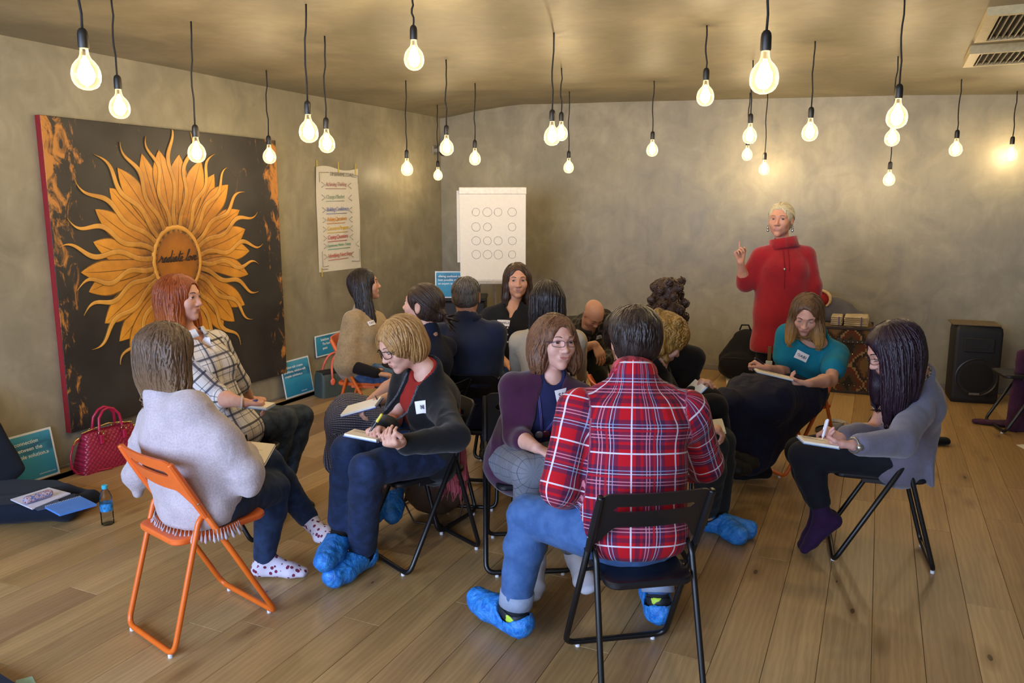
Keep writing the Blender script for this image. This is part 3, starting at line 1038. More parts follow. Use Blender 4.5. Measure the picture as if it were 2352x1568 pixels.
            lc = ((A - s.hc) @ s.R3.T) / s.hs
            bad = ((np.abs(lc[..., 0]) < 0.05) & (lc[..., 1] > 0.058) & (lc[..., 2] < 0.060) & (lc[..., 2] > -0.14)).any(0) & clear
            A = A[:, ~bad]; locks = A.shape[1]; wob = wob[~bad]
            ns = 4; K = len(A)
            T = np.gradient(A, axis=0); T /= np.linalg.norm(T, axis=2)[..., None] + 1e-9
            up = np.zeros_like(A)
            for i in range(K): up[i] = f.grad(A[i])
            sd = np.cross(T, up); sd /= np.linalg.norm(sd, axis=2)[..., None] + 1e-9
            prof = np.sin(np.linspace(0.12, math.pi * 0.97, K)) ** 0.6
            rad = lr * prof[:, None] * (0.6 + 0.8 * rs.rand(locks))[None]
            vs = []
            for j in range(ns):
                a = 2 * math.pi * j / ns + 0.785
                vs.append(A + sd * (rad * math.cos(a) * 1.5)[..., None] + up * (rad * math.sin(a) * 0.8)[..., None])
            vs = np.stack(vs, 2)            # K, locks, ns, 3
            idx = np.arange(K * locks * ns).reshape(K, locks, ns)
            f0 = idx[:-1]; f1 = idx[1:]
            fq = np.stack([f0, np.roll(f0, -1, 2), np.roll(f1, -1, 2), f1], -1).reshape(-1, 4)
            lv = np.zeros((K, locks, ns, 3)); lv[..., 0] = rs.rand(locks)[None, :, None]
            if tips:
                lz = -(vs[..., 2] - s.hc[2]); lv[..., 1] = np.clip((lz - 0.02) / tips, 0, 1)
            Q_.append(fq + sum(len(x) for x in V_)); V_.append(vs.reshape(-1, 3)); HV.append(lv.reshape(-1, 3))
        o = mesh(name, np.concatenate(V_), np.concatenate(Q_), mat, s.o, attrs={'hv': np.concatenate(HV)}, world=True)
        if label: o['label'] = label
        return o
    def glasses(s, mat, round_=False, name='glasses'):
        g = G()
        for q in (-1, 1):
            w2, h2 = (0.022, 0.017) if round_ else (0.024, 0.013)
            pts = []
            for i in range(20):
                t = 2 * math.pi * i / 20
                e = 0.55
                x = q * 0.0315 + w2 * np.sign(math.cos(t)) * abs(math.cos(t)) ** e; z = 0.002 + h2 * np.sign(math.sin(t)) * abs(math.sin(t)) ** e
                pts.append(s.hw(x, 0.103 - 6 * max(0, abs(x) - 0.02) ** 2 * 3, z))
            g.tube(pts, 0.0012 if not round_ else 0.0017, 6, closed=True)
            g.tube([s.hw(q * 0.054, 0.098, 0.008), s.hw(q * 0.074, 0.07, 0.010), s.hw(q * 0.080, 0.0, 0.008), s.hw(q * 0.078, -0.02, -0.005)], 0.0015, 6)
        g.tube([s.hw(-0.009, 0.104, 0.006), s.hw(0, 0.108, 0.009), s.hw(0.009, 0.104, 0.006)], 0.0013, 6)
        return g.obj(name, mat, s.o, smooth=True, world=True)
# ------------------------------------------------------------------ the room
XL, YB, XR, YF = -4.64, 8.035, 4.2, -2.6
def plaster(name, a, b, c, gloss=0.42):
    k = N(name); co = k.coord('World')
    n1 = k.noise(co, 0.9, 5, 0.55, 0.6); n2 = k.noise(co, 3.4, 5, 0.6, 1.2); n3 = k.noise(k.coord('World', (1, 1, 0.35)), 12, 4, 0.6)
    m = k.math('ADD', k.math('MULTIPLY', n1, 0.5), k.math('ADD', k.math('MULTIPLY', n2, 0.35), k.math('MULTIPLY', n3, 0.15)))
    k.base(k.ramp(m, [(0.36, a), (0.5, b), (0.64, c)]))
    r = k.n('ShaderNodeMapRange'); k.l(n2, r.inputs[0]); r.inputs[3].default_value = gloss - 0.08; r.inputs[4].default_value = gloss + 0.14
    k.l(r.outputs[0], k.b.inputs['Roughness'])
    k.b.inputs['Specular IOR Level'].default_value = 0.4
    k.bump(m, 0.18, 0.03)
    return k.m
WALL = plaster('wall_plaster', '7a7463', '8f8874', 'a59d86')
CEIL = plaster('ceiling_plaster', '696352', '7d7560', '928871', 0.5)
g = G(); g.box((XL - 0.2, YF, 0), (XL, YB + 0.2, 3.0)); g.obj('wall_left', WALL, smooth=False, kind='structure')
g = G(); g.box((XL - 0.2, YB, 0), (XR + 0.2, YB + 0.2, 3.0)); g.obj('wall_back', WALL, smooth=False, kind='structure')
g = G(); g.box((XR, YF, 0), (XR + 0.2, YB + 0.2, 3.0)); g.obj('wall_right', WALL, smooth=False, kind='structure')
# the wall behind the photographer: two wide window openings let the daylight in
g = G()
g.box((XL, YF - 0.2, 0), (XR, YF, 0.5)); g.box((XL, YF - 0.2, 2.72), (XR, YF, 3.0))
for a, b in ((XL, -4.4), (-0.8, -0.4), (2.2, XR)): g.box((a, YF - 0.2, 0.5), (b, YF, 2.72))
g.obj('wall_front', WALL, smooth=False, kind='structure')
# ceiling: an uneven plaster slab, a little higher along the back wall
def ceil_z(x, y):
    xs = [-5, -4.64, -4.2, -3.66, -2.17, -0.67, 0.1, 1.1, 5]; zs = [2.64, 2.64, 2.70, 2.745, 2.70, 2.65, 2.63, 2.58, 2.55]
    t = min(1, max(0, (y - 5.2) / 2.6)); t = t * t * (3 - 2 * t)
    return 2.62 + (np.interp(x, xs, zs) - 2.62) * t
vs = []; fs = []
nx, ny = 48, 44
for j in range(ny + 1):
    for i in range(nx + 1):
        x = XL - 0.1 + (XR - XL + 0.2) * i / nx; y = YF + (YB + 0.1 - YF) * j / ny
        z = ceil_z(x, y) + 0.004 * vnoise(np.array([[x, y, 0]]), 1.6)[0]
        vs.append((x, y, z))
n0 = len(vs); vs += [(x, y, 3.02) for x, y, z in vs]
for j in range(ny):
    for i in range(nx):
        a = j * (nx + 1) + i
        fs.append((a, a + nx + 1, a + nx + 2, a + 1)); fs.append((n0 + a, n0 + a + 1, n0 + a + nx + 2, n0 + a + nx + 1))
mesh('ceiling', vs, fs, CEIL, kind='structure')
g = G(); g.box((XL, 1.0, 2.535), (-3.55, 2.05, 2.66), bev=0.006)
g.obj('trim_1', plain('soffit_dark', '3d3c3c', 0.7), kind='structure')
# baseboards
BB = plain('baseboard_grey', '77716a', 0.5)
g = G(); g.box((XL + 0.0, YB - 0.012, 0), (XR, YB, 0.055), bev=0.003); g.obj('baseboard_back', BB, kind='structure')
g = G(); g.box((XL, YF, 0), (XL + 0.010, YB - 0.012, 0.02), bev=0.003); g.obj('baseboard_left', BB, kind='structure')

# floor: wide oak boards, each one laid singly
def oak():
    k = N('oak_board')
    info = k.n('ShaderNodeObjectInfo'); rv = info.outputs['Random']
    pos = k.n('ShaderNodeNewGeometry').outputs['Position']
    off = k.n('ShaderNodeCombineXYZ')
    k.l(k.math('MULTIPLY', rv, 37.0), off.inputs[0]); k.l(k.math('MULTIPLY', rv, 91.0), off.inputs[1]); k.l(k.math('MULTIPLY', rv, 13.0), off.inputs[2])
    ad = k.n('ShaderNodeVectorMath', operation='ADD'); k.l(pos, ad.inputs[0]); k.l(off.outputs[0], ad.inputs[1])
    def mp(sc):
        m = k.n('ShaderNodeMapping'); m.inputs['Scale'].default_value = sc; k.l(ad.outputs[0], m.inputs[0]); return m.outputs[0]
    g1 = k.noise(mp((9, 0.55, 1)), 1.0, 4, 0.55, 0.4)
    wv = k.n('ShaderNodeTexWave', bands_direction='X'); k.l(mp((1, 0.14, 1)), wv.inputs['Vector'])
    wv.inputs['Scale'].default_value = 13; wv.inputs['Distortion'].default_value = 9; wv.inputs['Detail'].default_value = 3; wv.inputs['Detail Scale'].default_value = 1.2
    fine = k.noise(mp((240, 7, 1)), 1.0, 3, 0.6)
    kn = k.n('ShaderNodeTexVoronoi'); k.l(mp((5.2, 1.9, 1)), kn.inputs['Vector']); kn.inputs['Scale'].default_value = 1.0
    knot = k.math('LESS_THAN', k.math('ADD', kn.outputs['Distance'], k.math('MULTIPLY', fine, 0.02)), 0.058)
    halo = k.n('ShaderNodeMapRange'); k.l(kn.outputs['Distance'], halo.inputs[0]); halo.inputs[1].default_value = 0.04; halo.inputs[2].default_value = 0.22; halo.inputs[3].default_value = 0.55; halo.inputs[4].default_value = 0.0
    b = k.ramp(rv, [(0.0, '997c58'), (0.3, 'b39466'), (0.6, 'a48658'), (0.85, 'bfa274'), (1.0, '8c6e48')])
    b = k.mix(0.75, b, k.ramp(g1, [(0.3, (0.72, 0.68, 0.62, 1)), (0.7, (1.18, 1.16, 1.12, 1))]), 'MULTIPLY')
    b = k.mix(0.35, b, k.ramp(wv.outputs[1], [(0.2, (0.78, 0.72, 0.64, 1)), (0.8, (1.06, 1.05, 1.03, 1))]), 'MULTIPLY')
    b = k.mix(0.4, b, k.ramp(fine, [(0.3, (0.74, 0.70, 0.66, 1)), (0.6, (1.05, 1.05, 1.05, 1))]), 'MULTIPLY')
    b = k.mix(halo.outputs[0], b, lin('6b4a2a'))
    b = k.mix(k.math('MULTIPLY', knot, 0.8), b, lin('3a2616'))
    k.base(b)
    r = k.n('ShaderNodeMapRange'); k.l(g1, r.inputs[0]); r.inputs[3].default_value = 0.30; r.inputs[4].default_value = 0.46
    k.l(r.outputs[0], k.b.inputs['Roughness'])
    k.b.inputs['Specular IOR Level'].default_value = 0.42
    k.bump(fine, 0.1, 0.002)
    return k.m
OAK = oak()
g = G(); g.box((XL - 0.2, YF - 0.2, -0.12), (XR + 0.2, YB + 0.2, -0.012))
floor = g.obj('floor', plain('subfloor', '2a1c10', 0.9), smooth=False, kind='structure')
PW = 0.1785
plank_me = {}
def plank(x0, y0, y1):
    key = round(y1 - y0, 3)
    if key not in plank_me:
        q = G(); q.box((0.0007, 0.0007, -0.014), (PW - 0.0007, key - 0.0007, 0), bev=0.0013)
        o = q.obj('plank', OAK, floor, smooth=False); plank_me[key] = o.data
    else:
        o = bpy.data.objects.new('plank', plank_me[key]); COL.objects.link(o); o.parent = floor
    o.location = (x0, y0, 0)
rows = range(int((XL - 0.085) / PW) - 1, int((3.6 - 0.085) / PW) + 1)
rr = random.Random(21)
npl = 0
for i in rows:
    x0 = 0.085 + i * PW
    if x0 + PW < XL + 0.02: continue
    x0 = max(x0, XL) if x0 < XL else x0
    lo = 0.9 if x0 < 1.4 else (3.5 if x0 < 2.4 else 5.5)
    y = lo - rr.choice((0.0, 0.5, 1.0, 1.5))
    while y < YB:
        L = rr.choice((1.6, 2.0, 2.2, 1.8))
        y1 = min(y + L, YB)
        if y1 - y > 0.2 and npl < 296:
            plank(x0, y, y1); npl += 1
        y = y1
# boards never seen: behind the camera and beyond the frame
g = G()
for i in rows:
    x0 = 0.085 + i * PW
    lo = 0.9 if x0 < 1.4 else (3.5 if x0 < 2.4 else 5.5)
    g.box((x0 + 0.0007, YF, -0.014), (x0 + PW - 0.0007, lo - 1.5 if lo - 1.5 > YF else YF + 0.1, -0.001))
g.box((3.6, YF, -0.014), (XR, YB, -0.001))
g.obj('board_field', OAK, floor, smooth=False, kind='stuff')

# ceiling grilles
GRM = plain('grille_frame', 'a89a72', 0.5); GRD = plain('grille_slat', '5a523e', 0.5)
def grille(a, b, c_, label, ns=26):
    """a: near left corner, b: far left corner (both on the ceiling), c_: length to the right"""
    t = empty('ceiling_grille', (0, 0, 0), label=label, category=None) if False else empty('ceiling_grille', (a[0], a[1], a[2]))
    tag(t, label, 'vent')
    wv = b - a; wv[2] = 0; wd = np.linalg.norm(wv); u = nrm(wv); r_ = np.cross(u, V(0, 0, 1))
    def L(x, y, z): return V(*(r_ * x + u * y + V(0, 0, z)))
    R = Matrix(((r_[0], u[0], 0), (r_[1], u[1], 0), (0, 0, 1)))
    g = G(); fw_ = 0.035
    for p, q in (((0, 0), (c_, fw_)), ((0, wd - fw_), (c_, wd)), ((0, fw_), (fw_ * 1.6, wd - fw_)), ((c_ - fw_, fw_), (c_, wd - fw_))):
        g.box((p[0], p[1], -0.022), (q[0], q[1], 0.03), R=R)
    g.obj('frame', GRM, t, smooth=False)
    g = G(); g.box((fw_, fw_, 0.0), (c_ - fw_, wd - fw_, 0.03), R=R); g.obj('backing', plain('grille_dark', '14120e', 0.9), t, smooth=False)
    me = None
    for i in range(ns):
        x = fw_ * 1.6 + 0.012 + (c_ - fw_ * 2.6 - 0.02) * i / (ns - 1)
        if me is None:
            g = G(); g.box((0, fw_, -0.018), (0.007, wd - fw_, -0.001), R=R); o = g.obj('slat', GRD, t, smooth=False); me = o.data
        else:
            o = bpy.data.objects.new('slat', me); COL.objects.link(o); o.parent = t
        o.location = tuple(L(x, 0, 0))
za = 2.62
grille(atz(2268, 26, 2.60), atz(2238, 90, 2.60), 0.85, 'large ceiling grille in the top right corner of the picture, closer to the camera')
grille(atz(2228, 116, 2.59), atz(2212, 148, 2.59), 0.95, 'ceiling grille nearer the back wall, just beyond the other grille')
# little camera in the corner of the room
t = empty('wall_camera', (XL + 0.12, YB - 0.15, 2.28)); tag(t, 'small grey security camera high up in the corner of the room', 'camera')
g = G(); g.box((-0.11, -0.02, -0.02), (0.0, 0.02, 0.02), bev=0.004); g.box((-0.12, -0.04, -0.05), (-0.105, 0.04, 0.05), bev=0.004); g.obj('bracket', plain('cam_grey', '8a8578', 0.5), t)
g = G(); g.lathe([(0.02, 0.05), (0.055, 0.04), (0.06, 0.0), (0.05, -0.02)], 18); g.obj('housing', plain('cam_grey2', 'a09a8a', 0.5), t)
g = G(); g.sphere((0, 0, -0.02), 0.046, 16, 10); g.obj('dome', plain('cam_dome', '3a362e', 0.15), t)

# ------------------------------------------------------------------ pendant bulbs
CORD = plain('cord_black', '15130f', 0.7); SOCK = plain('socket_black', '1d1b17', 0.45)
def emis(name, col, st):
    m = bpy.data.materials.new(name); m.use_nodes = True; t = m.node_tree; t.nodes.clear()
    e = t.nodes.new('ShaderNodeEmission'); o = t.nodes.new('ShaderNodeOutputMaterial')
    e.inputs[0].default_value = col; e.inputs[1].default_value = st; t.links.new(e.outputs[0], o.inputs[0])
    return m
def bulbglass():
    m = bpy.data.materials.new('bulb_glass'); m.use_nodes = True; t = m.node_tree; t.nodes.clear()
    o = t.nodes.new('ShaderNodeOutputMaterial'); tr = t.nodes.new('ShaderNodeBsdfTransparent'); gl = t.nodes.new('ShaderNodeBsdfGlossy')
    tr.inputs[0].default_value = (1.0, 0.96, 0.86, 1); gl.inputs['Roughness'].default_value = 0.05
    lw = t.nodes.new('ShaderNodeLayerWeight'); lw.inputs[0].default_value = 0.35
    mx = t.nodes.new('ShaderNodeMixShader'); t.links.new(lw.outputs['Facing'], mx.inputs[0])
    t.links.new(tr.outputs[0], mx.inputs[1]); 
    # warm emission added to the glass imitates the bulb's glow, most along its rim
    em = t.nodes.new('ShaderNodeEmission'); em.inputs[0].default_value = (1.0, 0.72, 0.34, 1); em.inputs[1].default_value = 0.9
    ad = t.nodes.new('ShaderNodeAddShader'); t.links.new(gl.outputs[0], ad.inputs[0]); t.links.new(em.outputs[0], ad.inputs[1])
    t.links.new(ad.outputs[0], mx.inputs[2]); t.links.new(mx.outputs[0], o.inputs[0])
    return m
BG_ = bulbglass(); FIL = emis('filament_light', (1.0, 0.78, 0.48, 1), BULB_W)
prof = [(0.012, 0.0), (0.0135, -0.012), (0.015, -0.024), (0.020, -0.036), (0.030, -0.046), (0.040, -0.060), (0.0455, -0.076), (0.0475, -0.092), (0.0455, -0.108), (0.039, -0.122), (0.028, -0.133), (0.014, -0.139), (0.002, -0.1405)]
g = G(); g.lathe(prof, 24); bulb0 = g.obj('bulb', BG_)
g = G(); g.sphere((0, 0, -0.085), 0.027, 10, 8, (1, 1, 1.15)); g.tube([(0, 0, -0.03), (0, 0, -0.065)], 0.006, 8); fil0 = g.obj('filament', FIL, smooth=True)
g = G(); g.lathe([(0.005, 0.062), (0.010, 0.060), (0.0155, 0.052), (0.0175, 0.040), (0.018, 0.002), (0.0165, -0.004), (0.003, -0.004)], 18); sock0 = g.obj('socket', SOCK)
first = [True]
BULBS = [
 (198, 172, 66, None, 'largest bulb at the far left of the picture, high in front of the bare wall'),
 (275, 248, 47, None, 'bulb hanging just above the top left part of the sunflower painting'),
 (452, 352, 34, (443, 46), 'bulb glowing in front of the uppermost petals of the sunflower painting'),
 (619, 360, 29, (613, 158), 'bulb hanging at the top right corner of the sunflower painting'),
 (709, 304, 39, (707, 4), 'left bulb of the close pair above the paper sheet on the wall'),
 (751, 331, 33, (748, 78), 'right bulb of the close pair above the paper sheet, hanging a bit lower'),
 (951, 136, 48, None, 'big bulb alone near the top edge between the paper sheet and the flipchart'),
 (1026, 340, 28, (1025, 133), 'bulb hanging in front of the small security camera in the corner'),
 (935, 389, 24, (933, 182), 'small low bulb between the paper sheet and the corner of the room'),
 (1006, 403, 19, (1005, 254), 'lowest tiny bulb right at the corner of the room beside the flipchart'),
 (1091, 365, 24, (1092, 193), 'bulb hanging above the left half of the flipchart'),
 (1268, 314, 31, (1274, 70), 'front bulb of the overlapping pair right of the flipchart'),
 (1289, 307, 24, (1289, 154), 'rear bulb of the overlapping pair right of the flipchart'),
 (1306, 385, 20, (1307, 225), 'small low bulb under the overlapping pair of bulbs'),
 (1498, 345, 25, (1502, 193), 'lone bulb in the middle of the bare back wall'),
 (1620, 222, 41, None, 'bulb left of the largest lit bulb, hanging high'),
 (1755, 180, 68, None, 'largest bulb above the standing woman in red'),
 (1722, 313, 28, (1729, 137), 'middle bulb directly below and behind the largest right-hand bulb'),
 (1716, 356, 17, (1722, 222), 'tiny bulb right under another bulb near the bright patch of wall'),
 (1755, 389, 24, (1762, 222), 'low bulb closest above the white-haired woman'),
 (1860, 305, 37, (1872, 90), 'bulb alone to the right of the white-haired woman'),
 (2060, 270, 48, None, 'top and brightest bulb of the column of three, right side'),
 (2049, 318, 33, (2062, 127), 'middle bulb of the column of three, right side'),
 (2042, 413, 24, (2056, 200), 'lowest bulb of the column of three, right side'),
 (2195, 344, 32, (2208, 177), 'bulb second from the right edge, below the ceiling grilles'),
 (2322, 356, 29, (2337, 197), 'rightmost bulb, at the right edge below the grilles'),
 (400, -60, 60, None, None),
]
rb = random.Random(5)
for bx, by, bd, top, lab in BULBS:
    if top:
        p = atz(top[0], top[1], 2.63); r = ray(bx, by)
        # on the vertical through the cord's top
        t = math.hypot(p[0], p[1]) / math.hypot(r[0], r[1]); q = CAM + r * t
        x, y, z = q[0], q[1], q[2]
        p = V(x + (p[0] - x) * 0.6, y + (p[1] - y) * 0.6, 0)
    else:
        q = CAM + ray(bx, by) * (FPX * 0.098 / bd); x, y, z = q; p = V(x - 0.01, y + 0.01, 0)
        if lab is None: x, y, z = CAM + ray(395, -62) * 1.75; p = V(x, y, 0)
    zt = ceil_z(x, y) + 0.003
    t = empty('pendant_bulb', (x, y, zt)); tag(t, lab or 'bulb above the upper edge of the picture', 'light')
    zb = z + 0.09 - zt                      # glass top relative to the root
    if first[0]:
        bu, fi, so = bulb0, fil0, sock0; first[0] = False
    else:
        bu, fi, so = bulb0.copy(), fil0.copy(), sock0.copy()
        for o in (bu, fi, so): COL.objects.link(o)
    bu.parent = t; bu.location = (0, 0, zb); so.parent = t; so.location = (0, 0, zb); fi.parent = bu; fi.location = (0, 0, 0)
    g = G(); L = -(zb + 0.06); pts = []
    dx, dy = p[0] - x, p[1] - y
    for i in range(9):
        k = i / 8; wv = 0.006 * math.sin(k * 7 + rb.random() * 2) * math.sin(math.pi * k)
        pts.append((dx * (1 - k) ** 1.5 + wv, dy * (1 - k) ** 1.5 + wv * 0.5, -L * k + 0.004 * (1 - k)))
    g.tube(pts, 0.0046, 6); g.obj('cord', CORD, t, smooth=True)
# ------------------------------------------------------------------ folding chairs
def chair_parts(metal, plastic, cap):
    t = empty('folding_chair', (0, 0, 0)); w_ = 0.20; r = 0.0115
    yT, zT, yF, yR, yP, zP = -0.222, 0.745, 0.168, -0.255, -0.105, 0.515
    wt = 0.187
    g = G(); g.tube(round_path([(-wt, yT, zT), (-w_, yF, r + 0.008), (w_, yF, r + 0.008), (wt, yT, zT)], 0.045), r, 10); g.obj('front_leg_frame', metal, t, smooth=True)
    wb = w_ - 0.0225; wp = 0.169
    g = G(); g.tube(round_path([(-wp, yP + 0.018, zP + 0.006), (-wp, yP - 0.014, zP - 0.02), (-wb, yR, r + 0.008), (wb, yR, r + 0.008), (wp, yP - 0.014, zP - 0.02), (wp, yP + 0.018, zP + 0.006)], 0.045), r * 0.95, 10); g.obj('rear_leg_frame', metal, t, smooth=True)
    for q in (-1, 1):
        for yy in (yF, yR):
            g = G(); g.lathe([(0.009, 0), (0.009, 0.012), (0.006, 0.016)], 10, (q * (w_ - 0.05), yy, 0)); g.obj('foot_cap', cap, t)
        g = G(); yy = yT + (yF - yT) * (zT - 0.575) / zT
        g.sphere((q * (wt + 0.014), yy, 0.575), 0.005, 8, 6); g.obj('bolt', plain('bolt', 'b8b8b8', 0.3, 0.9), t)
        g = G(); g.tube([(q * (wp - 0.010), yP + 0.01, zP), (q * 0.203, yP + 0.01, zP)], 0.006, 8); g.obj('pivot', metal, t)
    # seat: dished board with rounded corners and a rolled rim
    g = G(); poly = rrect(-0.152, -0.205, 0.152, 0.190, 0.045, 6)
    rings = []
    for ins, z in ((0.004, 0.412), (0.0, 0.418), (0.0, 0.430), (0.004, 0.4355), (0.012, 0.437), (0.03, 0.434), (0.07, 0.431), (0.13, 0.430)):
        c = (0, -0.0075)
        rings.append([(x * (1 - ins / 0.152), c[1] + (y - c[1]) * (1 - ins / 0.1975), z) for x, y in poly])
    vs = [p for rg in rings for p in rg]; m = len(poly); fs = []
    for i in range(len(rings) - 1):
        for j in range(m): fs.append((i * m + j, i * m + (j + 1) % m, (i + 1) * m + (j + 1) % m, (i + 1) * m + j))
    fs.append(tuple(range(m))[::-1]); fs.append(tuple((len(rings) - 1) * m + j for j in range(m)))
    g.add(vs, fs)
    for q in (-1, 1): g.box((q * 0.152, -0.10, 0.398), (q * 0.142, 0.07, 0.418), bev=0.002)
    for q in (-1, 1):
        ys = yT + (yF - yT) * (zT - 0.42) / zT
        g.tube([(q * 0.145, ys + 0.01, 0.418), (q * (w_ - 0.004), ys + 0.004, 0.418)], 0.006, 6)
    g.obj('seat', plastic, t)
    # backrest: bowed panel with a hand slot
    def zt(x): a = max(0, abs(x) - 0.165) / 0.04; return 0.757 - 0.022 * a * a
    def zb(x):
        a = min(1, max(0, (abs(x) - 0.125) / 0.075)); a = a * a * (3 - 2 * a); return 0.622 - 0.085 * a - 0.006 * math.cos(x * 8)
    xs = [-0.207 + 0.414 * i / 30 for i in range(31)]
    def slot(x): return abs(x) < 0.142
    def pt(x, z, th):
        y = yT + (yF - yT) * (zT - z) / zT - 0.022 * (1 - (x / 0.205) ** 2) + 0.004
        return (x * 0.925, y + th, z)
    g = G(); cols = []
    for x in xs:
        e = min(1, max(0, (0.150 - abs(x)) / 0.012)); hh = 0.0125 * math.sqrt(max(0, 1 - (1 - e) ** 2))
        zs_ = [zb(x), 0.693 - hh, 0.693 + hh, zt(x)]
        cols.append(zs_)
    idx = {}
    for s_, th in ((0, -0.0055), (1, 0.0055)):
        for i, x in enumerate(xs):
            for j in range(4):
                idx[(s_, i, j)] = len(g.v); g.v.append(pt(x, cols[i][j], th))
    for i in range(30):
        op = abs((xs[i] + xs[i + 1]) / 2) < 0.150
        for j in (0, 2) if op else (0, 1, 2):
            a, b, c, d = [(i, j), (i + 1, j), (i + 1, j + 1), (i, j + 1)]
            g.f.append(tuple(idx[(0,) + k] for k in (a, b, c, d))); g.f.append(tuple(idx[(1,) + k] for k in (d, c, b, a)))
        for j in (0, 3) + ((1, 2) if op else ()):
            g.f.append((idx[(0, i, j)], idx[(0, i + 1, j)], idx[(1, i + 1, j)], idx[(1, i, j)]))
    for i in (0, 30):
        for j in range(3): g.f.append((idx[(0, i, j)], idx[(0, i, j + 1)], idx[(1, i, j + 1)], idx[(1, i, j)]))
    g.m = [0] * len(g.f)
    for q in (-1, 1):
        P = []
        for z in (0.744, 0.70, 0.62, 0.56, 0.515): P.append((q * (wt + (w_ - wt) * (zT - z) / zT), yT + (yF - yT) * (zT - z) / zT, z))
        g.tube(P, [0.0125, 0.0145, 0.0155, 0.0142, 0.0122], 10)
    g.obj('backrest', plastic, t)
    return t
def copy_tree(o, parent=None):
    c = o.copy(); COL.objects.link(c); c.parent = parent
    for ch in [x for x in bpy.data.objects if x.parent == o]: copy_tree(ch, c)
    return c
BLK = plain('black_metal', '0d0e11', 0.35, var=0.05, spec=0.5); BLP = plain('black_plastic', '121318', 0.42, var=0.05, bump=0.1, bs=500)
ORM = plain('orange_metal', 'd9661c', 0.35, var=0.03); ORP = plain('orange_plastic', 'e2692a', 0.42, var=0.03, bump=0.1, bs=500)
CAPM = plain('cap_white', 'd8d8dc', 0.4)
protoK = chair_parts(BLK, BLP, CAPM); protoO = chair_parts(ORM, ORP, CAPM)
used = {'k': False, 'o': False}
def chair(x, y, deg, label, col='k'):
    p = protoK if col == 'k' else protoO
    if used[col]: t = copy_tree(p)
    else: t = p; used[col] = True
    t.location = (x, y, 0); t.rotation_euler = (0, 0, math.radians(deg))
    for k_ in ('group',):
        t[k_] = 'black folding chairs' if col == 'k' else 'orange folding chairs'
    tag(t, label, 'chair')
    return t
chair(-2.361, 2.173, -14.2, 'orange folding chair under the woman in the fringed poncho, front left', 'o')
chair(-0.713, 2.547, 35.0, 'black folding chair under the man in the red plaid shirt, nearest the camera')
chair(0.059, 3.972, 96.4, 'black folding chair under the woman in the grey cardigan at the right')
chair(-1.920, 3.027, 155.5, 'black folding chair under the short-haired blonde woman writing, pink scarf on its back')
chair(-1.41, 3.20, 209.0, 'black folding chair under the woman in the plum cardigan')
chair(-0.434, 5.13, 133.0, 'orange folding chair under the woman in the teal top', 'o')
chair(-3.24, 4.57, -72.0, 'orange folding chair under the woman in the beige sweater, beside the coral-handled bag', 'o')

# ------------------------------------------------------------------ sunflower painting
def goldmat(name, hi, md, lo):
    k = N(name); v = k.coord('hv'); sp = k.n('ShaderNodeSeparateXYZ'); k.l(v, sp.inputs[0])
    co = k.coord('World'); nz = k.noise(co, 16, 5, 0.65); n2 = k.noise(co, 5, 3)
    along = k.math('ADD', sp.outputs[0], k.math('MULTIPLY', k.math('SUBTRACT', nz, 0.5), 0.55))
    b = k.ramp(along, [(0.0, lo), (0.3, md), (0.85, hi)])
    b = k.mix(0.6, b, k.ramp(n2, [(0.3, (0.55, 0.48, 0.42, 1)), (0.6, (1.1, 1.1, 1.1, 1))]), 'MULTIPLY')
    line = k.math('LESS_THAN', k.math('ABSOLUTE', sp.outputs[1]), k.math('MULTIPLY', sp.outputs[2], 0.035))
    edge = k.math('GREATER_THAN', k.math('ABSOLUTE', sp.outputs[1]), 0.90)
    b = k.mix(k.math('MULTIPLY', k.math('MAXIMUM', line, edge), 0.75), b, lin('2e1a0c'))
    k.base(b); k.set(Roughness=0.5); k.bump(nz, 0.2, 0.003)
    return k.m
GOLD = goldmat('gold_petal', 'd8932c', 'b47420', '5c3610'); GRAY_ = goldmat('gold_ray', 'dca044', 'c48a34', '8e5e1c')
def canvasmat():
    k = N('painted_canvas'); co = k.coord('Object')
    sp = k.n('ShaderNodeSeparateXYZ'); k.l(co, sp.inputs[0])
    nz = k.noise(k.coord('Object', (1, 1.6, 0.8)), 6.5, 6, 0.7, 0.8); n2 = k.noise(co, 3, 4)
    # worn gilding gathers towards the edges of the canvas
    ey = k.math('ABSOLUTE', k.math('SUBTRACT', sp.outputs[1], 1.018)); ez = sp.outputs[2]
    ed = k.n('ShaderNodeMapRange'); k.l(ey, ed.inputs[0]); ed.inputs[1].default_value = 0.72; ed.inputs[2].default_value = 1.0; ed.inputs[3].default_value = 0.0; ed.inputs[4].default_value = 0.22
    eh = k.n('ShaderNodeMapRange'); k.l(ez, eh.inputs[0]); eh.inputs[1].default_value = 0.7; eh.inputs[2].default_value = 1.6; eh.inputs[3].default_value = -0.10; eh.inputs[4].default_value = 0.0
    s_ = k.math('ADD', nz, k.math('ADD', ed.outputs[0], eh.outputs[0]))
    m = k.n('ShaderNodeMapRange'); k.l(s_, m.inputs[0]); m.inputs[1].default_value = 0.63; m.inputs[2].default_value = 0.74
    b = k.ramp(n2, [(0.35, '211e1f'), (0.65, '33302d')])
    k.base(k.mix(m.outputs[0], b, lin('c08038'))); k.set(Roughness=0.55); k.bump(nz, 0.15, 0.004)
    return k.m
XC = XL + 0.045
pt_ = empty('sunflower_painting', (XL, 3.20, 0.225)); tag(pt_, 'large dark canvas with a golden sunflower sun, leaning on the left wall', 'painting')
PWD, PHT = 2.036, 1.967
g = G(); g.box((0.002, 0, 0), (0.045, PWD, PHT), bev=0.003); g.obj('canvas', canvasmat(), pt_, smooth=False)
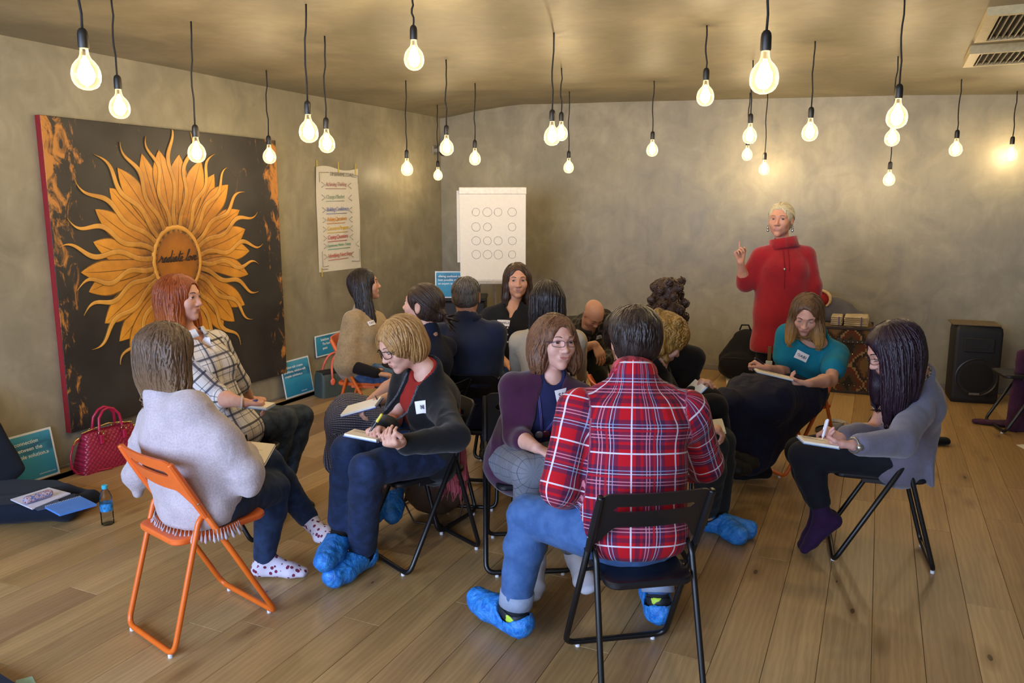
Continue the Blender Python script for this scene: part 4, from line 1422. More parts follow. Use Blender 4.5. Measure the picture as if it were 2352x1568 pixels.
g = G(); g.box((0.001, -0.003, 0), (0.044, -0.0005, PHT)); g.obj('canvas_edge', plain('red_edge', '8e1c22', 0.5), pt_, smooth=False)['label'] = 'red painted side of the canvas'
c0 = atx(407, 598, XC); cy0, cz0 = c0[1] - 3.20, c0[2] - 0.225
rp = random.Random(11)
def strip(name, mat, ang, r0, r1, wfun, bend, lift, n=18, rib=1.0, th=0.003):
    """leaf or ray growing outwards from the sun's disc"""
    vs = []; hv = []
    for i in range(n + 1):
        t = i / n; r = r0 + (r1 - r0) * t; a = ang + bend(t, r) / max(r, 0.2)
        cyy, czz = cy0 + math.sin(a) * r * 0.93, cz0 + math.cos(a) * r
        nx_, nz_ = math.cos(a), -math.sin(a); w_ = wfun(t)
        for s_ in (-1, -0.5, 0, 0.5, 1):
            vs.append((0.045 + lift + (0.002 if abs(s_) < 1 else 0), min(PWD - 0.005, max(0.005, cyy + nx_ * w_ * s_)), min(PHT - 0.005, max(0.005, czz + nz_ * w_ * s_)))); hv.append((t, s_, rib))
    m = len(vs); fs = []
    for i in range(n):
        for j in range(4): fs.append((5 * i + j, 5 * i + j + 1, 5 * i + j + 6, 5 * i + j + 5))
    # skirt down to the canvas
    base = [(0.0452, p[1], p[2]) for p in vs]
    vs2 = vs + base; hv2 = hv + [(a, b, 0) for a, b, c in hv]
    for i in range(n):
        fs.append((5 * i, 5 * i + 5, m + 5 * i + 5, m + 5 * i)); fs.append((5 * i + 4, m + 5 * i + 4, m + 5 * i + 9, 5 * i + 9))
    mesh(name, vs2, fs, mat, pt_, smooth=False, attrs={'hv': hv2})
NP = 26
for lay in (0, 1):
    for i in range(NP // 2):
        ii = 2 * i + lay
        ang = 2 * math.pi * (ii + 0.5) / NP + rp.uniform(-0.04, 0.04)
        L = rp.uniform(0.74, 0.83) * (1.0 if lay else 0.96)
        w0 = rp.uniform(0.075, 0.092); bd = rp.uniform(-0.04, 0.04)
        strip('petal', GOLD, ang, 0.22, L, lambda t, w0=w0: 0.028 + (w0 - 0.028) * math.sin(min(1, t / 0.68) * math.pi / 2) if t < 0.68 else w0 * max(0.0, 1 - ((t - 0.68) / 0.32) ** 1.7), lambda t, r, bd=bd: bd * math.sin(t * 3), 0.002 + 0.0022 * lay)
for i in range(NP):
    ang = 2 * math.pi * i / NP + rp.uniform(-0.03, 0.03); L = rp.uniform(0.88, 0.99); ph = rp.uniform(-0.5, 0.5); am = rp.choice((-1, 1)) * rp.uniform(0.028, 0.038)
    strip('ray', GRAY_, ang, 0.20, L, lambda t: 0.019 * (1 - t ** 3 * 0.2) if t < 0.72 else 0.019 * 0.92 * max(0.03, 1 - ((t - 0.72) / 0.28) ** 1.3), lambda t, r, am=am, ph=ph: am * math.sin(t * 12.5 + ph) * (0.3 + 0.9 * t) , 0.0075, n=34, rib=0.0)
g = G(); n = 48
for (r, z) in ((0.205, 0.046), (0.222, 0.058), (0.238, 0.058), (0.252, 0.046)):
    for j in range(n):
        a = 2 * math.pi * j / n; g.v.append((z, cy0 + math.sin(a) * r * 0.90, cz0 + math.cos(a) * r * 1.04))
for i in range(3):
    for j in range(n): g.f.append((i * n + j, i * n + (j + 1) % n, (i + 1) * n + (j + 1) % n, (i + 1) * n + j))
g.m = [0] * len(g.f); o = mesh('disc_ring', g.v, g.f, GRAY_, pt_, attrs={'hv': [(0.55, 0.0, 0.0)] * len(g.v)})
g = G(); vs = []; hv = []
for k_ in range(9):
    r = 0.215 * k_ / 8
    for j in range(n):
        a = 2 * math.pi * j / n; vs.append((0.0535 + 0.002 * (1 - (k_ / 8) ** 2), cy0 + math.sin(a) * r * 0.90, cz0 + math.cos(a) * r * 1.04)); hv.append((0.75 * (1 - (k_ / 8) ** 5) + 0.0, 0, 0))
for i in range(8):
    for j in range(n): g.f.append((i * n + j, i * n + (j + 1) % n, (i + 1) * n + (j + 1) % n, (i + 1) * n + j))
mesh('disc', vs, g.f, goldmat('gold_disc', 'a8660f', '8a5210', '3a200a'), pt_, attrs={'hv': hv})
# handwritten words on the disc
def cursive(paths, x0, z0, sc, parent, mat, name='lettering', r=0.0042):
    g = G()
    for p in paths:
        P = [np.array(q, float) for q in p]; pts = []
        for i in range(len(P) - 1):
            a = P[max(i - 1, 0)]; b = P[i]; c = P[i + 1]; d = P[min(i + 2, len(P) - 1)]
            for k in range(5):
                t = k / 5
                pts.append(0.5 * ((2 * b) + (c - a) * t + (2 * a - 5 * b + 4 * c - d) * t * t + (3 * b - a - 3 * c + d) * t ** 3))
        pts.append(P[-1])
        g.tube([(0.0565, x0 + (q[0] + q[1] * 0.28) * sc, z0 + q[1] * sc) for q in pts], r, 5)
    return g.obj(name, mat, parent, smooth=True)
def word():
    out = []; x = 0.0
    A = lambda ps, w_: (out.append([(x + a, b) for a, b in ps]), w_)[1]
    x += A([(-0.3, 0.0), (0.1, 0.55), (0.25, 1.0), (0.3, 0.6), (0.55, 0.75), (0.5, 0.1), (0.75, 0.05)], 0.8)                     # r
    a_ = [(0.0, 0.1), (0.55, 0.75), (0.2, 0.7), (0.0, 0.25), (0.2, 0.0), (0.55, 0.65), (0.55, 0.05), (0.8, 0.1)]
    x += A(a_, 0.8)
    x += A([(0.0, 0.1), (0.55, 0.75), (0.2, 0.7), (0.0, 0.25), (0.25, 0.0), (0.6, 0.9), (0.7, 1.9), (0.62, 0.1), (0.85, 0.1)], 0.85)     # d
    x += A([(0.0, 0.1), (0.22, 0.8), (0.2, 0.1), (0.4, 0.1)], 0.4); out.append([(x - 0.2, 1.15), (x - 0.14, 1.22)])
    x += A(a_, 0.8)
    x += A([(0.0, 0.1), (0.35, 1.7), (0.3, 0.1), (0.55, 0.1)], 0.55); out.append([(x - 0.5, 1.1), (x + 0.45, 1.25)])
    x += A([(0.0, 0.1), (0.45, 0.55), (0.25, 0.8), (0.05, 0.35), (0.3, 0.0), (0.65, 0.2)], 0.9)                               # e
    x += 0.35
    x += A([(-0.3, 0.1), (0.1, 0.6), (0.5, 1.8), (0.25, 1.7), (0.12, 0.2), (0.4, 0.05)], 0.45)                                  # l
    x += A([(0.35, 0.75), (0.05, 0.5), (0.1, 0.05), (0.4, 0.1), (0.45, 0.6), (0.3, 0.72), (0.7, 0.65)], 0.65)                    # o
    x += A([(0.0, 0.7), (0.2, 0.05), (0.5, 0.8), (0.65, 0.65)], 0.6)
    x += A([(0.0, 0.15), (0.45, 0.55), (0.25, 0.8), (0.05, 0.35), (0.3, 0.0), (0.8, 0.3)], 0.9)
    return out, x
wp, wl = word()
cursive(wp, cy0 - 0.165, cz0 - 0.005, 0.345 / wl, pt_, plain('letter_ink', '2a170a', 0.6))

# ------------------------------------------------------------------ sheet of paper on the left wall
INK = {c: plain('ink_' + c, c, 0.6, var=0) for c in ('8a8478', 'b98a86', '9fae9c', '7d86b8', 'd9953a', 'd9b53a', 'b8555a', '6fa58c', 'c07060', '5f5a52', '2a2440', 'dcecf2', '9a8f88')}
def onwall(y, z, off=0.0): return V(XL + 0.006 + off, y, z)
pa, pb, pc, pd = atx(722, 384, XL), atx(821, 389, XL), atx(826, 615, XL), atx(727, 626, XL)
y0, y1 = pa[1], pb[1]; zt_, zb_ = (pa[2] + pb[2]) / 2, (pc[2] + pd[2]) / 2
sh = empty('paper_sheet', (XL, y0, zb_)); tag(sh, 'long white sheet with coloured handwriting taped to the wall right of the painting', 'poster')
w_, hh = y1 - y0, zt_ - zb_
g = G(); nn = 14; vs = []
for i in range(nn + 1):
    for j in range(nn + 1):
        u, v_ = i / nn, j / nn
        vs.append((0.005 + 0.006 * abs(math.sin(v_ * 5 + u * 2)) * v_ + 0.012 * max(0, 0.12 - u) * 8 * max(0, v_ - 0.8) * 4, w_ * u * (1 - 0.008 * math.sin(v_ * 9)) , hh * v_ + 0.015 * (math.sin(u * 7) * (v_ > 0.95))))
fs = [(i * (nn + 1) + j, (i + 1) * (nn + 1) + j, (i + 1) * (nn + 1) + j + 1, i * (nn + 1) + j + 1) for i in range(nn) for j in range(nn)]
m = len(vs); vs2 = vs + [(x - 0.0006, y, z) for x, y, z in vs]; fs2 = fs + [tuple(m + k for k in f[::-1]) for f in fs]
mesh('paper', vs2, fs2, plain('sheet_white', 'dcd8cc', 0.7, var=0.03), sh, smooth=True)
for u, v_ in ((0.04, 1.0), (0.52, 1.0), (0.93, 1.0)):
    g = G(); g.box((0.009, w_ * u - 0.008, hh * v_ - 0.05), (0.0105, w_ * u + 0.008, hh * v_ + 0.06)); g.obj('tape', plain('tape', 'c9b24a', 0.5), sh, smooth=False)
g = G(); g.box((0.012, w_ * 0.05 - 0.008, -0.04), (0.0135, w_ * 0.05 + 0.008, 0.04)); g.obj('tape', plain('tape', 'c9b24a', 0.5), sh, smooth=False)
def wline(g, pts, r=0.0028): g.tube([(0.016, a * w_, b * hh) for a, b in pts], r, 4)
g = G()
rowsv = [(0.835, 'b98a86', 0.9), (0.715, '9fae9c', 0.8), (0.595, '7d86b8', 0.9), (0.50, 'd9953a', 0.8), (0.41, 'd9b53a', 0.92), (0.325, 'b8555a', 0.85), (0.25, '6fa58c', 1.0), (0.145, 'c07060', 0.9)]
for vv, c, ww in rowsv[:]:
    wline(g, [(0.11, vv + 0.025), (0.18, vv), (0.11, vv - 0.025)])
    e = 0.80 if vv != 0.25 else 0.94
    wline(g, [(e, vv + 0.028), (e - 0.08, vv), (e, vv - 0.028)])
wline(g, [(0.07, 0.86), (0.07, 0.95), (0.28, 0.955)]); wline(g, [(0.97, 0.86), (0.97, 0.94), (0.78, 0.945)]); wline(g, [(0.82, 0.925), (0.93, 0.925)])
wline(g, [(0.07, 0.2), (0.07, 0.05), (0.2, 0.055)]); wline(g, [(0.05, 0.03), (0.18, 0.025)]); wline(g, [(0.95, 0.2), (0.95, 0.07), (0.75, 0.08)])
g.obj('drawn_marks', INK['8a8478'], sh, smooth=True)
words = ['Achieving Thinking', 'Change Mindset', 'Building Confidence', 'Asking Questions', 'Common Purpose', 'Coping Questions', 'Experiments, Mindset - Training', 'Identifying Next Steps']
for (vv, c, ww), t_ in zip(rowsv, words):
    P = V(XL + 0.0155, y0 + w_ * 0.20, zb_ + hh * (vv - 0.012))
    o = text('lettering', t_, 0.052 if len(t_) < 25 else 0.034, frame(P, (0, 1, 0.03), (0, 0, 1)), INK[c], sh, 0.0006, 'LEFT', 0.15, 0.82, bold=0.0)
    g = G(); wline(g, [(0.2, vv - 0.035), (0.2 + 0.52 * ww, vv - 0.03)], 0.003); g.obj('underline', INK[c], sh, smooth=True)
text('lettering', 'TIMEFRAME 2 DAY', 0.05, frame(V(XL + 0.0155, y0 + w_ * 0.30, zb_ + hh * 0.925), (0, 1, 0), (0, 0, 1)), INK['8a8478'], sh, 0.0006, 'LEFT', 0.1, 0.85)

# ------------------------------------------------------------------ flipchart
dF = 7.35
ff = nrm(V(-FH[0], -FH[1], 0)); fr_ = V(RT[0], RT[1], 0)
tl, tr, bl = atd(1054, 430, dF), atd(1209, 431, dF), atd(1053, 645, dF)
fc = empty('flipchart', (float((tl[0] + tr[0]) / 2), float((tl[1] + tr[1]) / 2), 0)); tag(fc, 'white flipchart easel with rows of drawn circles in the corner', 'flipchart')
fc0 = V(fc.location[0], fc.location[1], 0); FWd = np.linalg.norm(tr - tl); ztp = tl[2]; zbt = bl[2]
def FP(x, y, z): return fc0 + fr_ * x + ff * y + V(0, 0, z)
def fbox(g, a, b, bev=0.0):
    R = Matrix(((fr_[0], ff[0], 0), (fr_[1], ff[1], 0), (0, 0, 1)))
    q = G(); q.box(a, b, bev=bev); g.add([tuple(fc0 * 0 + fr_ * p[0] + ff * p[1] + V(0, 0, p[2])) for p in q.v], q.f); return g
PAPW = plain('flip_paper', 'e2dccf', 0.6, var=0.02)
g = G(); fbox(g, (-FWd / 2 + 0.01, -0.02, zbt - 0.02), (FWd / 2 - 0.01, -0.004, ztp - 0.01), 0.004); g.obj('board', plain('flip_board', 'cfcac0', 0.4), fc)
g = G(); fbox(g, (-FWd / 2 + 0.005, -0.003, zbt), (FWd / 2 - 0.005, 0.004, ztp - 0.06)); g.obj('paper_pad', PAPW, fc, smooth=False)
g = G(); fbox(g, (-FWd / 2 + 0.035 - 0.06, -0.045, zbt + 0.16), (FWd / 2 - 0.12, -0.042, ztp - 0.03)); g.obj('turned_sheet', PAPW, fc, smooth=False)
g = G(); fbox(g, (-FWd / 2, -0.008, ztp - 0.065), (FWd / 2, 0.016, ztp), 0.006); g.obj('clamp_bar', plain('flip_bar', 'dcd6c8', 0.35), fc)
g = G(); fbox(g, (-FWd / 2 + 0.01, -0.01, zbt - 0.04), (FWd / 2 - 0.01, 0.05, zbt - 0.012), 0.004); g.obj('pen_tray', plain('flip_tray', 'a9a498', 0.4), fc)
for a, b in ((-0.22, 0.02), (0.22, 0.02), (0.02, -0.6)):
    g = G(); g.tube([fr_ * a * 0.2 + ff * -0.03 + V(0, 0, zbt + 0.3), fr_ * a * 1.6 + ff * (b if b > 0 else b) + V(0, 0, 0.004)], 0.014, 10); g.obj('leg', plain('flip_leg', '9d998e', 0.35, 0.5), fc)
g = G()
for r_i, zz in enumerate((0.735, 0.575, 0.425, 0.275)):
    for c_i, xx in enumerate((-0.25, -0.08, 0.08, 0.29)):
        if r_i == 1 and c_i == 2: continue
        rs_ = rp.uniform(0.036, 0.043); ph = rp.uniform(0, 6)
        pts = [fr_ * (xx * FWd * 1.0 + math.cos(k * 0.62 + ph) * rs_ * (1 + 0.06 * math.sin(k))) + ff * 0.0055 + V(0, 0, zbt + (ztp - zbt) * zz + math.sin(k * 0.62 + ph) * rs_) for k in range(12)]
        g = G(); g.tube(pts, 0.0018, 4); g.obj('drawn_circle', INK['9a8f88'], fc, smooth=True)
# ------------------------------------------------------------------ blue quote cards
def cardmat(name, a, b):
    k = N(name); co = k.coord('Object'); sp = k.n('ShaderNodeSeparateXYZ'); k.l(co, sp.inputs[0])
    nz = k.noise(k.coord('Object', (1.2, 1, 3)), 5, 4)
    s_ = k.math('ADD', k.math('MULTIPLY', sp.outputs[2], 1.6), k.math('MULTIPLY', k.math('SUBTRACT', nz, 0.5), 0.25))
    k.base(k.ramp(s_, [(0.0, a), (0.28, b), (0.33, '2c6f96'), (0.42, b), (0.62, '6fb2c6')])); k.set(Roughness=0.35)
    return k.m
CARDB = cardmat('card_sea', '2a88b0', '3d9cc4'); CWHITE = plain('card_white', 'dfe6ea', 0.5, var=0.02); CLET = plain('card_letters', 'e8f2f5', 0.5, var=0)
def card(p0, x, y, wd, ht, lines, label, size=0.03, tx=0.05, ty=0.8, mat=CARDB, foot=None):
    """p0 lower left corner; x along, y up the card"""
    x = nrm(x); z = nrm(np.cross(x, y)); y = np.cross(z, x)
    t = empty('quote_card', tuple(p0)); M4 = frame(p0, x, y); t.matrix_basis = M4
    # children in card space: X along, Y = up, Z = out
    tag(t, label, 'card')
    g = G(); g.box((0, 0, -0.004), (wd, ht, 0), bev=0.001); g.obj('backing', CWHITE, t, smooth=False)
    g = G(); poly = rrect(0.012, 0.012, wd - 0.012, ht - 0.012, 0.01)
    g.prism([(a, b) for a, b in poly], 0.0, 0.0008, lambda a, b, c: (a, c, b))
    o = g.obj('printed_face', mat, t, smooth=False); o.matrix_basis = Matrix(((1, 0, 0, 0), (0, 0, 1, 0), (0, 1, 0, 0), (0, 0, 0, 1)))
    for i, s_ in enumerate(lines):
        c = text('lettering', s_, size, Matrix.Identity(4), CLET, None, 0.0003, bold=0.0004)
        c.parent = t; c.matrix_basis = Matrix.Translation((tx, ht * ty - i * size * 1.25, 0.0016))
    if foot:
        c = text('lettering', foot, size * 0.42, Matrix.Identity(4), CLET, None, 0.0003); c.parent = t; c.matrix_basis = Matrix.Translation((wd * 0.55, 0.03, 0.0016))
    return t
def lean(a, b, ht, th=0.16):
    """card leaning against the left wall: floor points a (near), b (far)"""
    return nrm(V(-math.sin(th), 0, math.cos(th)))
A0 = V(-4.555, 2.70, 0.004)
card(A0, V(0, 1, 0), V(-0.17, 0, 1), 0.375, 0.30, ['The connection', 'lies between the', 'problem & the solution.»'][:0], 'blue quote card leaning on the left wall behind the black floor seat', 0.03)
tA = bpy.data.objects[[o.name for o in bpy.data.objects if o.name.startswith('quote_card')][-1]]
for i, s_ in enumerate(('The connection', 'lies between the', 'whole solution.»')):
    c = text('lettering', s_, 0.033, Matrix.Identity(4), CLET, None, 0.0003, 'RIGHT', bold=0.0004); c.parent = tA; c.matrix_basis = Matrix.Translation(((0.30, 0.318, 0.352)[i] - 0.02, 0.232 - i * 0.042, 0.0016))
c = text('lettering', 'solutionsurfers.com', 0.013, Matrix.Identity(4), CLET, None, 0.0003, 'RIGHT'); c.parent = tA; c.matrix_basis = Matrix.Translation((0.35, 0.03, 0.0016))
card(V(-4.56, 5.17, 0.004), V(0, 1, 0), V(-0.17, 0, 1), 0.375, 0.325, ['Problem talk creates', 'problems, solution-talk', 'creates solutions.»'], 'blue quote card on the floor just right of the painting', 0.03, 0.03, 0.78, foot='solutionsurfers')
card(V(-4.615, 5.66, 0.28), V(0, 1, 0), V(-0.05, 0, 1), 0.42, 0.20, ['Solutions', '  The best', '  quest'], 'small blue card partly hidden behind the coral-handled bag', 0.032, 0.08, 0.72)
bl_, br_ = atd(1000, 684, 7.8), atd(1066, 684, 7.8)
card(bl_, br_ - bl_, V(0, 0, 1), 0.38, 0.265, ['«Being confused is the', 'best possible state for', 'an expert to be in.»'], 'blue quote card standing on the black case in the corner beside the flipchart', 0.029, 0.03, 0.78)
cz = float(bl_[2])
mid = (bl_ + nrm(br_ - bl_) * 0.2) - ff * 0.2
t = empty('equipment_case', (mid[0], mid[1], 0), math.atan2(fr_[1], fr_[0])); tag(t, 'tall black equipment case in the corner carrying a blue quote card', 'case')
g = G(); g.box((-0.3, -0.24, 0.03), (0.3, 0.24, cz - 0.03), bev=0.02); g.obj('body', plain('case_black', '151518', 0.6, bump=0.2), t)
g = G(); g.box((-0.31, -0.25, cz - 0.03), (0.31, 0.25, cz - 0.001), bev=0.01); g.obj('lid', plain('case_black2', '1d1d20', 0.5), t)
for sx in (-0.24, 0.24):
    for sy in (-0.2, 0.2):
        g = G(); g.lathe([(0.022, 0), (0.022, 0.032)], 10, (sx, sy, 0)); g.obj('foot', plain('case_black2', '1d1d20', 0.5), t)
g = G(); g.tube(round_path([(-0.09, -0.245, cz - 0.2), (-0.09, -0.275, cz - 0.2), (0.09, -0.275, cz - 0.2), (0.09, -0.245, cz - 0.2)], 0.02), 0.008, 8); g.obj('handle', BLK, t)

# ------------------------------------------------------------------ red quilted handbag
def redleather():
    k = N('red_quilted'); co = k.coord('Object'); sp = k.n('ShaderNodeSeparateXYZ'); k.l(co, sp.inputs[0])
    a = k.math('MULTIPLY', k.math('ADD', sp.outputs[0], sp.outputs[2]), 32.0); b = k.math('MULTIPLY', k.math('SUBTRACT', sp.outputs[0], sp.outputs[2]), 32.0)
    q = k.math('MULTIPLY', k.math('ABSOLUTE', k.math('SINE', k.math('MULTIPLY', a, 3.14159 / 1.0))), k.math('ABSOLUTE', k.math('SINE', k.math('MULTIPLY', b, 3.14159 / 1.0))))
    q = k.math('POWER', q, 0.4)
    k.base(k.mix(q, lin('6e0f26'), lin('a01a3a'))); k.set(Roughness=0.38); k.bump(q, 0.7, 0.006)
    return k.m
RL = redleather(); RLP = plain('red_leather', 'a5183c', 0.35, bump=0.2); BRASS = plain('pale_metal', 'c9b37a', 0.25, 1.0); 
p1, p2 = V(-4.45, 3.10, 0), V(-4.40, 3.56, 0)
t = empty('quilted_handbag', tuple((p1 + p2) / 2), math.atan2((p2 - p1)[1], (p2 - p1)[0])); tag(t, 'crimson quilted leather handbag standing on the floor below the painting', 'handbag')
def bagbody(L, D, Hh, Lt, Dt, arch=0.03, ny=10, nx=20, bulge=0.012):
    vs = []; fs = []; rings = 9
    for k in range(rings + 1):
        v_ = k / rings; l = L + (Lt - L) * v_; d = (D + (Dt - D) * v_) * (1 - 0.25 * max(0, v_ - 0.85) / 0.15)
        pl = rrect(-l / 2, -d / 2 - bulge * math.sin(math.pi * v_), l / 2, d / 2 + bulge * math.sin(math.pi * v_), min(0.03, d * 0.4), 4)
        for x, y in pl: vs.append((x, y, Hh * v_ + (arch * (1 - (2 * x / l) ** 2)) * v_ ** 2))
    m = len(pl)
    for k in range(rings):
        for j in range(m): fs.append((k * m + j, k * m + (j + 1) % m, (k + 1) * m + (j + 1) % m, (k + 1) * m + j))
    fs.append(tuple(range(m))[::-1]); fs.append(tuple(rings * m + j for j in range(m)))
    return vs, fs
vs, fs = bagbody(0.44, 0.15, 0.24, 0.33, 0.07, 0.035)
mesh('body', vs, fs, RL, t, smooth='auto')
for sy in (-1, 1):
    g = G(); P = [(-0.075, sy * 0.045, 0.215), (-0.078, sy * 0.04, 0.25), (-0.068, sy * 0.03, 0.33), (-0.035, sy * 0.025, 0.372), (0.0, sy * 0.024, 0.384), (0.035, sy * 0.025, 0.372), (0.068, sy * 0.03, 0.33), (0.078, sy * 0.04, 0.25), (0.075, sy * 0.045, 0.215)]
    g.tube(P, 0.009, 8); h_ = g.obj('handle', RLP, t, smooth=True)
    for sx in (-1, 1):
        g = G(); g.tube([(sx * 0.077 + 0.017 * math.cos(a * 0.52), sy * 0.056, 0.238 + 0.017 * math.sin(a * 0.52)) for a in range(12)], 0.003, 6, closed=True); g.obj('ring', BRASS, h_, smooth=True)
        g = G(); g.box((sx * 0.077 - 0.012, sy * 0.052, 0.17), (sx * 0.077 + 0.012, sy * 0.060 + sy * 0.01, 0.23), bev=0.003); g.obj('tab', RLP, h_, smooth=False)
g = G(); g.tube([(-0.17, 0, 0.25), (0, 0, 0.278), (0.17, 0, 0.25)], 0.004, 6); g.obj('zip', BRASS, t)
g = G(); g.tube([(-0.19, 0, 0.215), (-0.235, -0.01, 0.19), (-0.262, -0.02, 0.13), (-0.265, -0.025, 0.06), (-0.235, -0.03, 0.012), (-0.15, -0.06, 0.010), (-0.05, -0.10, 0.010)], 0.0065, 6); g.obj('shoulder_strap', RLP, t, smooth=True)
g = G(); g.tube([(-0.19, 0, 0.225), (-0.215, -0.004, 0.215), (-0.235, -0.01, 0.19)], 0.006, 6); g.tube([(0.175, 0, 0.225), (0.205, 0.0, 0.21), (0.22, -0.01, 0.18)], 0.006, 6); g.obj('clip', BRASS, t)

# ------------------------------------------------------------------ black floor seat with its load
SEATB = cloth('seat_black', '101218', 0.15, 8, 600, 0.4, 0.9)
SEATN = cloth('seat_navy', '0d1626', 0.15, 8, 600, 0.4, 0.9)
# cushion outline on the floor, from the photograph's points
cz_ = 0.13
pts = [atz(-60, 1215, 0.03), atz(100, 1215, 0.03), atz(165, 1195, 0.04), atz(225, 1150, 0.06), atz(228, 1130, 0.07), atz(150, 1122, 0.10), atz(60, 1125, 0.10), atz(-60, 1130, 0.10)]
f = F()
aa = atz(-70, 1175, 0.085); bb = atz(150, 1165, 0.075); cc = atz(215, 1141, 0.06)
f.cap(aa, bb, 0.075, 0.062, 0.03); f.cap(bb, cc, 0.062, 0.028, 0.05)
dd = atz(-60, 1120, 0.09); ee = atz(110, 1128, 0.08)
f.cap(dd, ee, 0.085, 0.06, 0.06); f.cap(ee, cc, 0.06, 0.03, 0.05)
f.ecap((aa + dd) / 2 + V(0, 0, -0.01), (bb + ee) / 2 + V(0, 0, -0.01), V(0.5, 1, 0), (0.2, 0.06), (0.13, 0.055), 0.05)
v, q = f.mesh(0.011); v = folds(v, q, 0.004, 6, 4); v[:, 2] = np.maximum(v[:, 2], 0.002)
# keep the top flat enough to lay books on
v[:, 2] = np.minimum(v[:, 2], 0.128); v[:, 0] = np.maximum(v[:, 0], -4.6)
fs_base = V(-4.05, 2.62, 0)
t = empty('legless_lounger', tuple(fs_base)); tag(t, 'black and navy legless floor seat at the left edge with notebooks lying on it', 'lounger')
mesh('seat_cushion', v, q, SEATN, t, world=True)
f = F(); up0 = atd(-40, 1120, 4.35); 
b0 = atz(-60, 1095, 0.12); b1 = atz(40, 1100, 0.12); t0 = b0 + V(-0.16, -0.02, 0.53); t1 = b0 + V(0.0, 0.02, 0.53)
f.ecap((b0 + b1) / 2, (t0 + t1) / 2, b1 - b0, (0.20, 0.06), (0.13, 0.05), 0.03)
v, q = f.mesh(0.011); v = folds(v, q, 0.004, 6, 8); v[:, 0] = np.maximum(v[:, 0], -4.6)
mesh('back_cushion', v, q, SEATB, t, world=True)
TOPZ = 0.130
def flat(name, quad, th, mat, label, cat, z=TOPZ, bev=0.0, group=None):
    """a flat thing lying with its four corners under these pixels"""
    P = [atz(a, b, z + th) for a, b in quad]
    c = sum(P) / 4; t = empty(name, (c[0], c[1], z)); tag(t, label, cat, group)
    g = G(); v0 = [tuple(p - V(c[0], c[1], z) ) for p in P]; vb = [(x, y, 0) for x, y, zz in v0]
    g.add(v0 + vb, [(0, 1, 2, 3)[::-1], (4, 5, 6, 7), (0, 1, 5, 4), (1, 2, 6, 5), (2, 3, 7, 6), (3, 0, 4, 7)])
    return t, g, P, c
NBW = plain('note_white', 'd2d2e4', 0.6, var=0.03); NBB = plain('note_blue', '4f86d6', 0.45, var=0.05); 
t, g, P, c = flat('folder', [(24, 1146), (112, 1119), (162, 1132), (74, 1168)], 0.006, NBW, 'white booklet on the black floor seat, under the patterned pencil case', 'booklet'); g.obj('cover', NBW, t, smooth=False)
k = N('pencil_case_print'); nz = k.n('ShaderNodeTexVoronoi'); k.l(k.coord('Object'), nz.inputs['Vector']); nz.inputs['Scale'].default_value = 70
k.base(k.ramp(nz.outputs['Distance'], [(0.2, '7d3550'), (0.45, 'c9b3b8'), (0.7, '5c6aa0')])); k.set(Roughness=0.6); PCM = k.m
a_, b_ = atz(62, 1147, TOPZ + 0.03), atz(112, 1131, TOPZ + 0.03)
t = empty('pencil_case', (float((a_ + b_)[0] / 2), float((a_ + b_)[1] / 2), TOPZ + 0.006)); tag(t, 'small patterned pencil case lying on the white booklet', 'pencil case')
f = F(); f.ecap(a_ + V(0, 0, -0.003), b_ + V(0, 0, -0.003), V(0, 0, 1), (0.02, 0.022), (0.02, 0.022), 0.01); v, q = f.mesh(0.005); mesh('pouch', v, q, PCM, t, world=True)
g = G(); g.tube([a_ + V(0, 0, 0.018), b_ + V(0, 0, 0.018)], 0.002, 5); g.obj('zip', plain('zip_silver', 'b9b4b0', 0.3, 0.8), t, world=True)
t, g, P, c = flat('notebook', [(75, 1163), (128, 1145), (150, 1158), (86, 1171)], 0.004, None, 'thin slate-grey notebook on the floor seat between booklet and blue pad', 'notebook'); g.obj('cover', plain('slate_cover', '3f5068', 0.5), t, smooth=False)
t, g, P, c = flat('spiral_notebook', [(103, 1163), (185, 1139), (222, 1157), (137, 1181)], 0.010, NBB, 'blue spiral notebook lying on the front of the black floor seat', 'notebook', z=TOPZ + 0.004); g.obj('cover', NBB, t, smooth=False)
g = G()
for i in range(22):
    p = P[0] + (P[1] - P[0]) * (i + 0.5) / 22 - c; p[2] = 0.006
    n_ = nrm(P[0] - P[3]); g.tube([tuple(p + n_ * 0.004 * math.cos(a * 1.05) + V(0, 0, 0.006 * math.sin(a * 1.05) + 0.002)) for a in range(6)], 0.0009, 4, closed=True)
g.obj('spiral', plain('spiral_white', 'c9ccd8', 0.4), t, smooth=True, kind='stuff')

# ------------------------------------------------------------------ bottle
def clear(name, col, ior=1.3, rough=0.05, tr=0.85):
    m = bpy.data.materials.new(name); m.use_nodes = True; t = m.node_tree; t.nodes.clear()
    o = t.nodes.new('ShaderNodeOutputMaterial'); a = t.nodes.new('ShaderNodeBsdfTransparent'); b = t.nodes.new('ShaderNodeBsdfGlossy'); b.inputs['Roughness'].default_value = rough
    a.inputs[0].default_value = col; lw = t.nodes.new('ShaderNodeLayerWeight'); lw.inputs[0].default_value = 1 - tr
    mx = t.nodes.new('ShaderNodeMixShader'); t.links.new(lw.outputs['Fresnel'], mx.inputs[0]); t.links.new(a.outputs[0], mx.inputs[1]); t.links.new(b.outputs[0], mx.inputs[2]); t.links.new(mx.outputs[0], o.inputs[0])
    return m
p = atz(248, 1203, 0)
t = empty('water_bottle', tuple(p)); tag(t, 'clear plastic water bottle with blue label and turquoise cap on the floor', 'bottle')
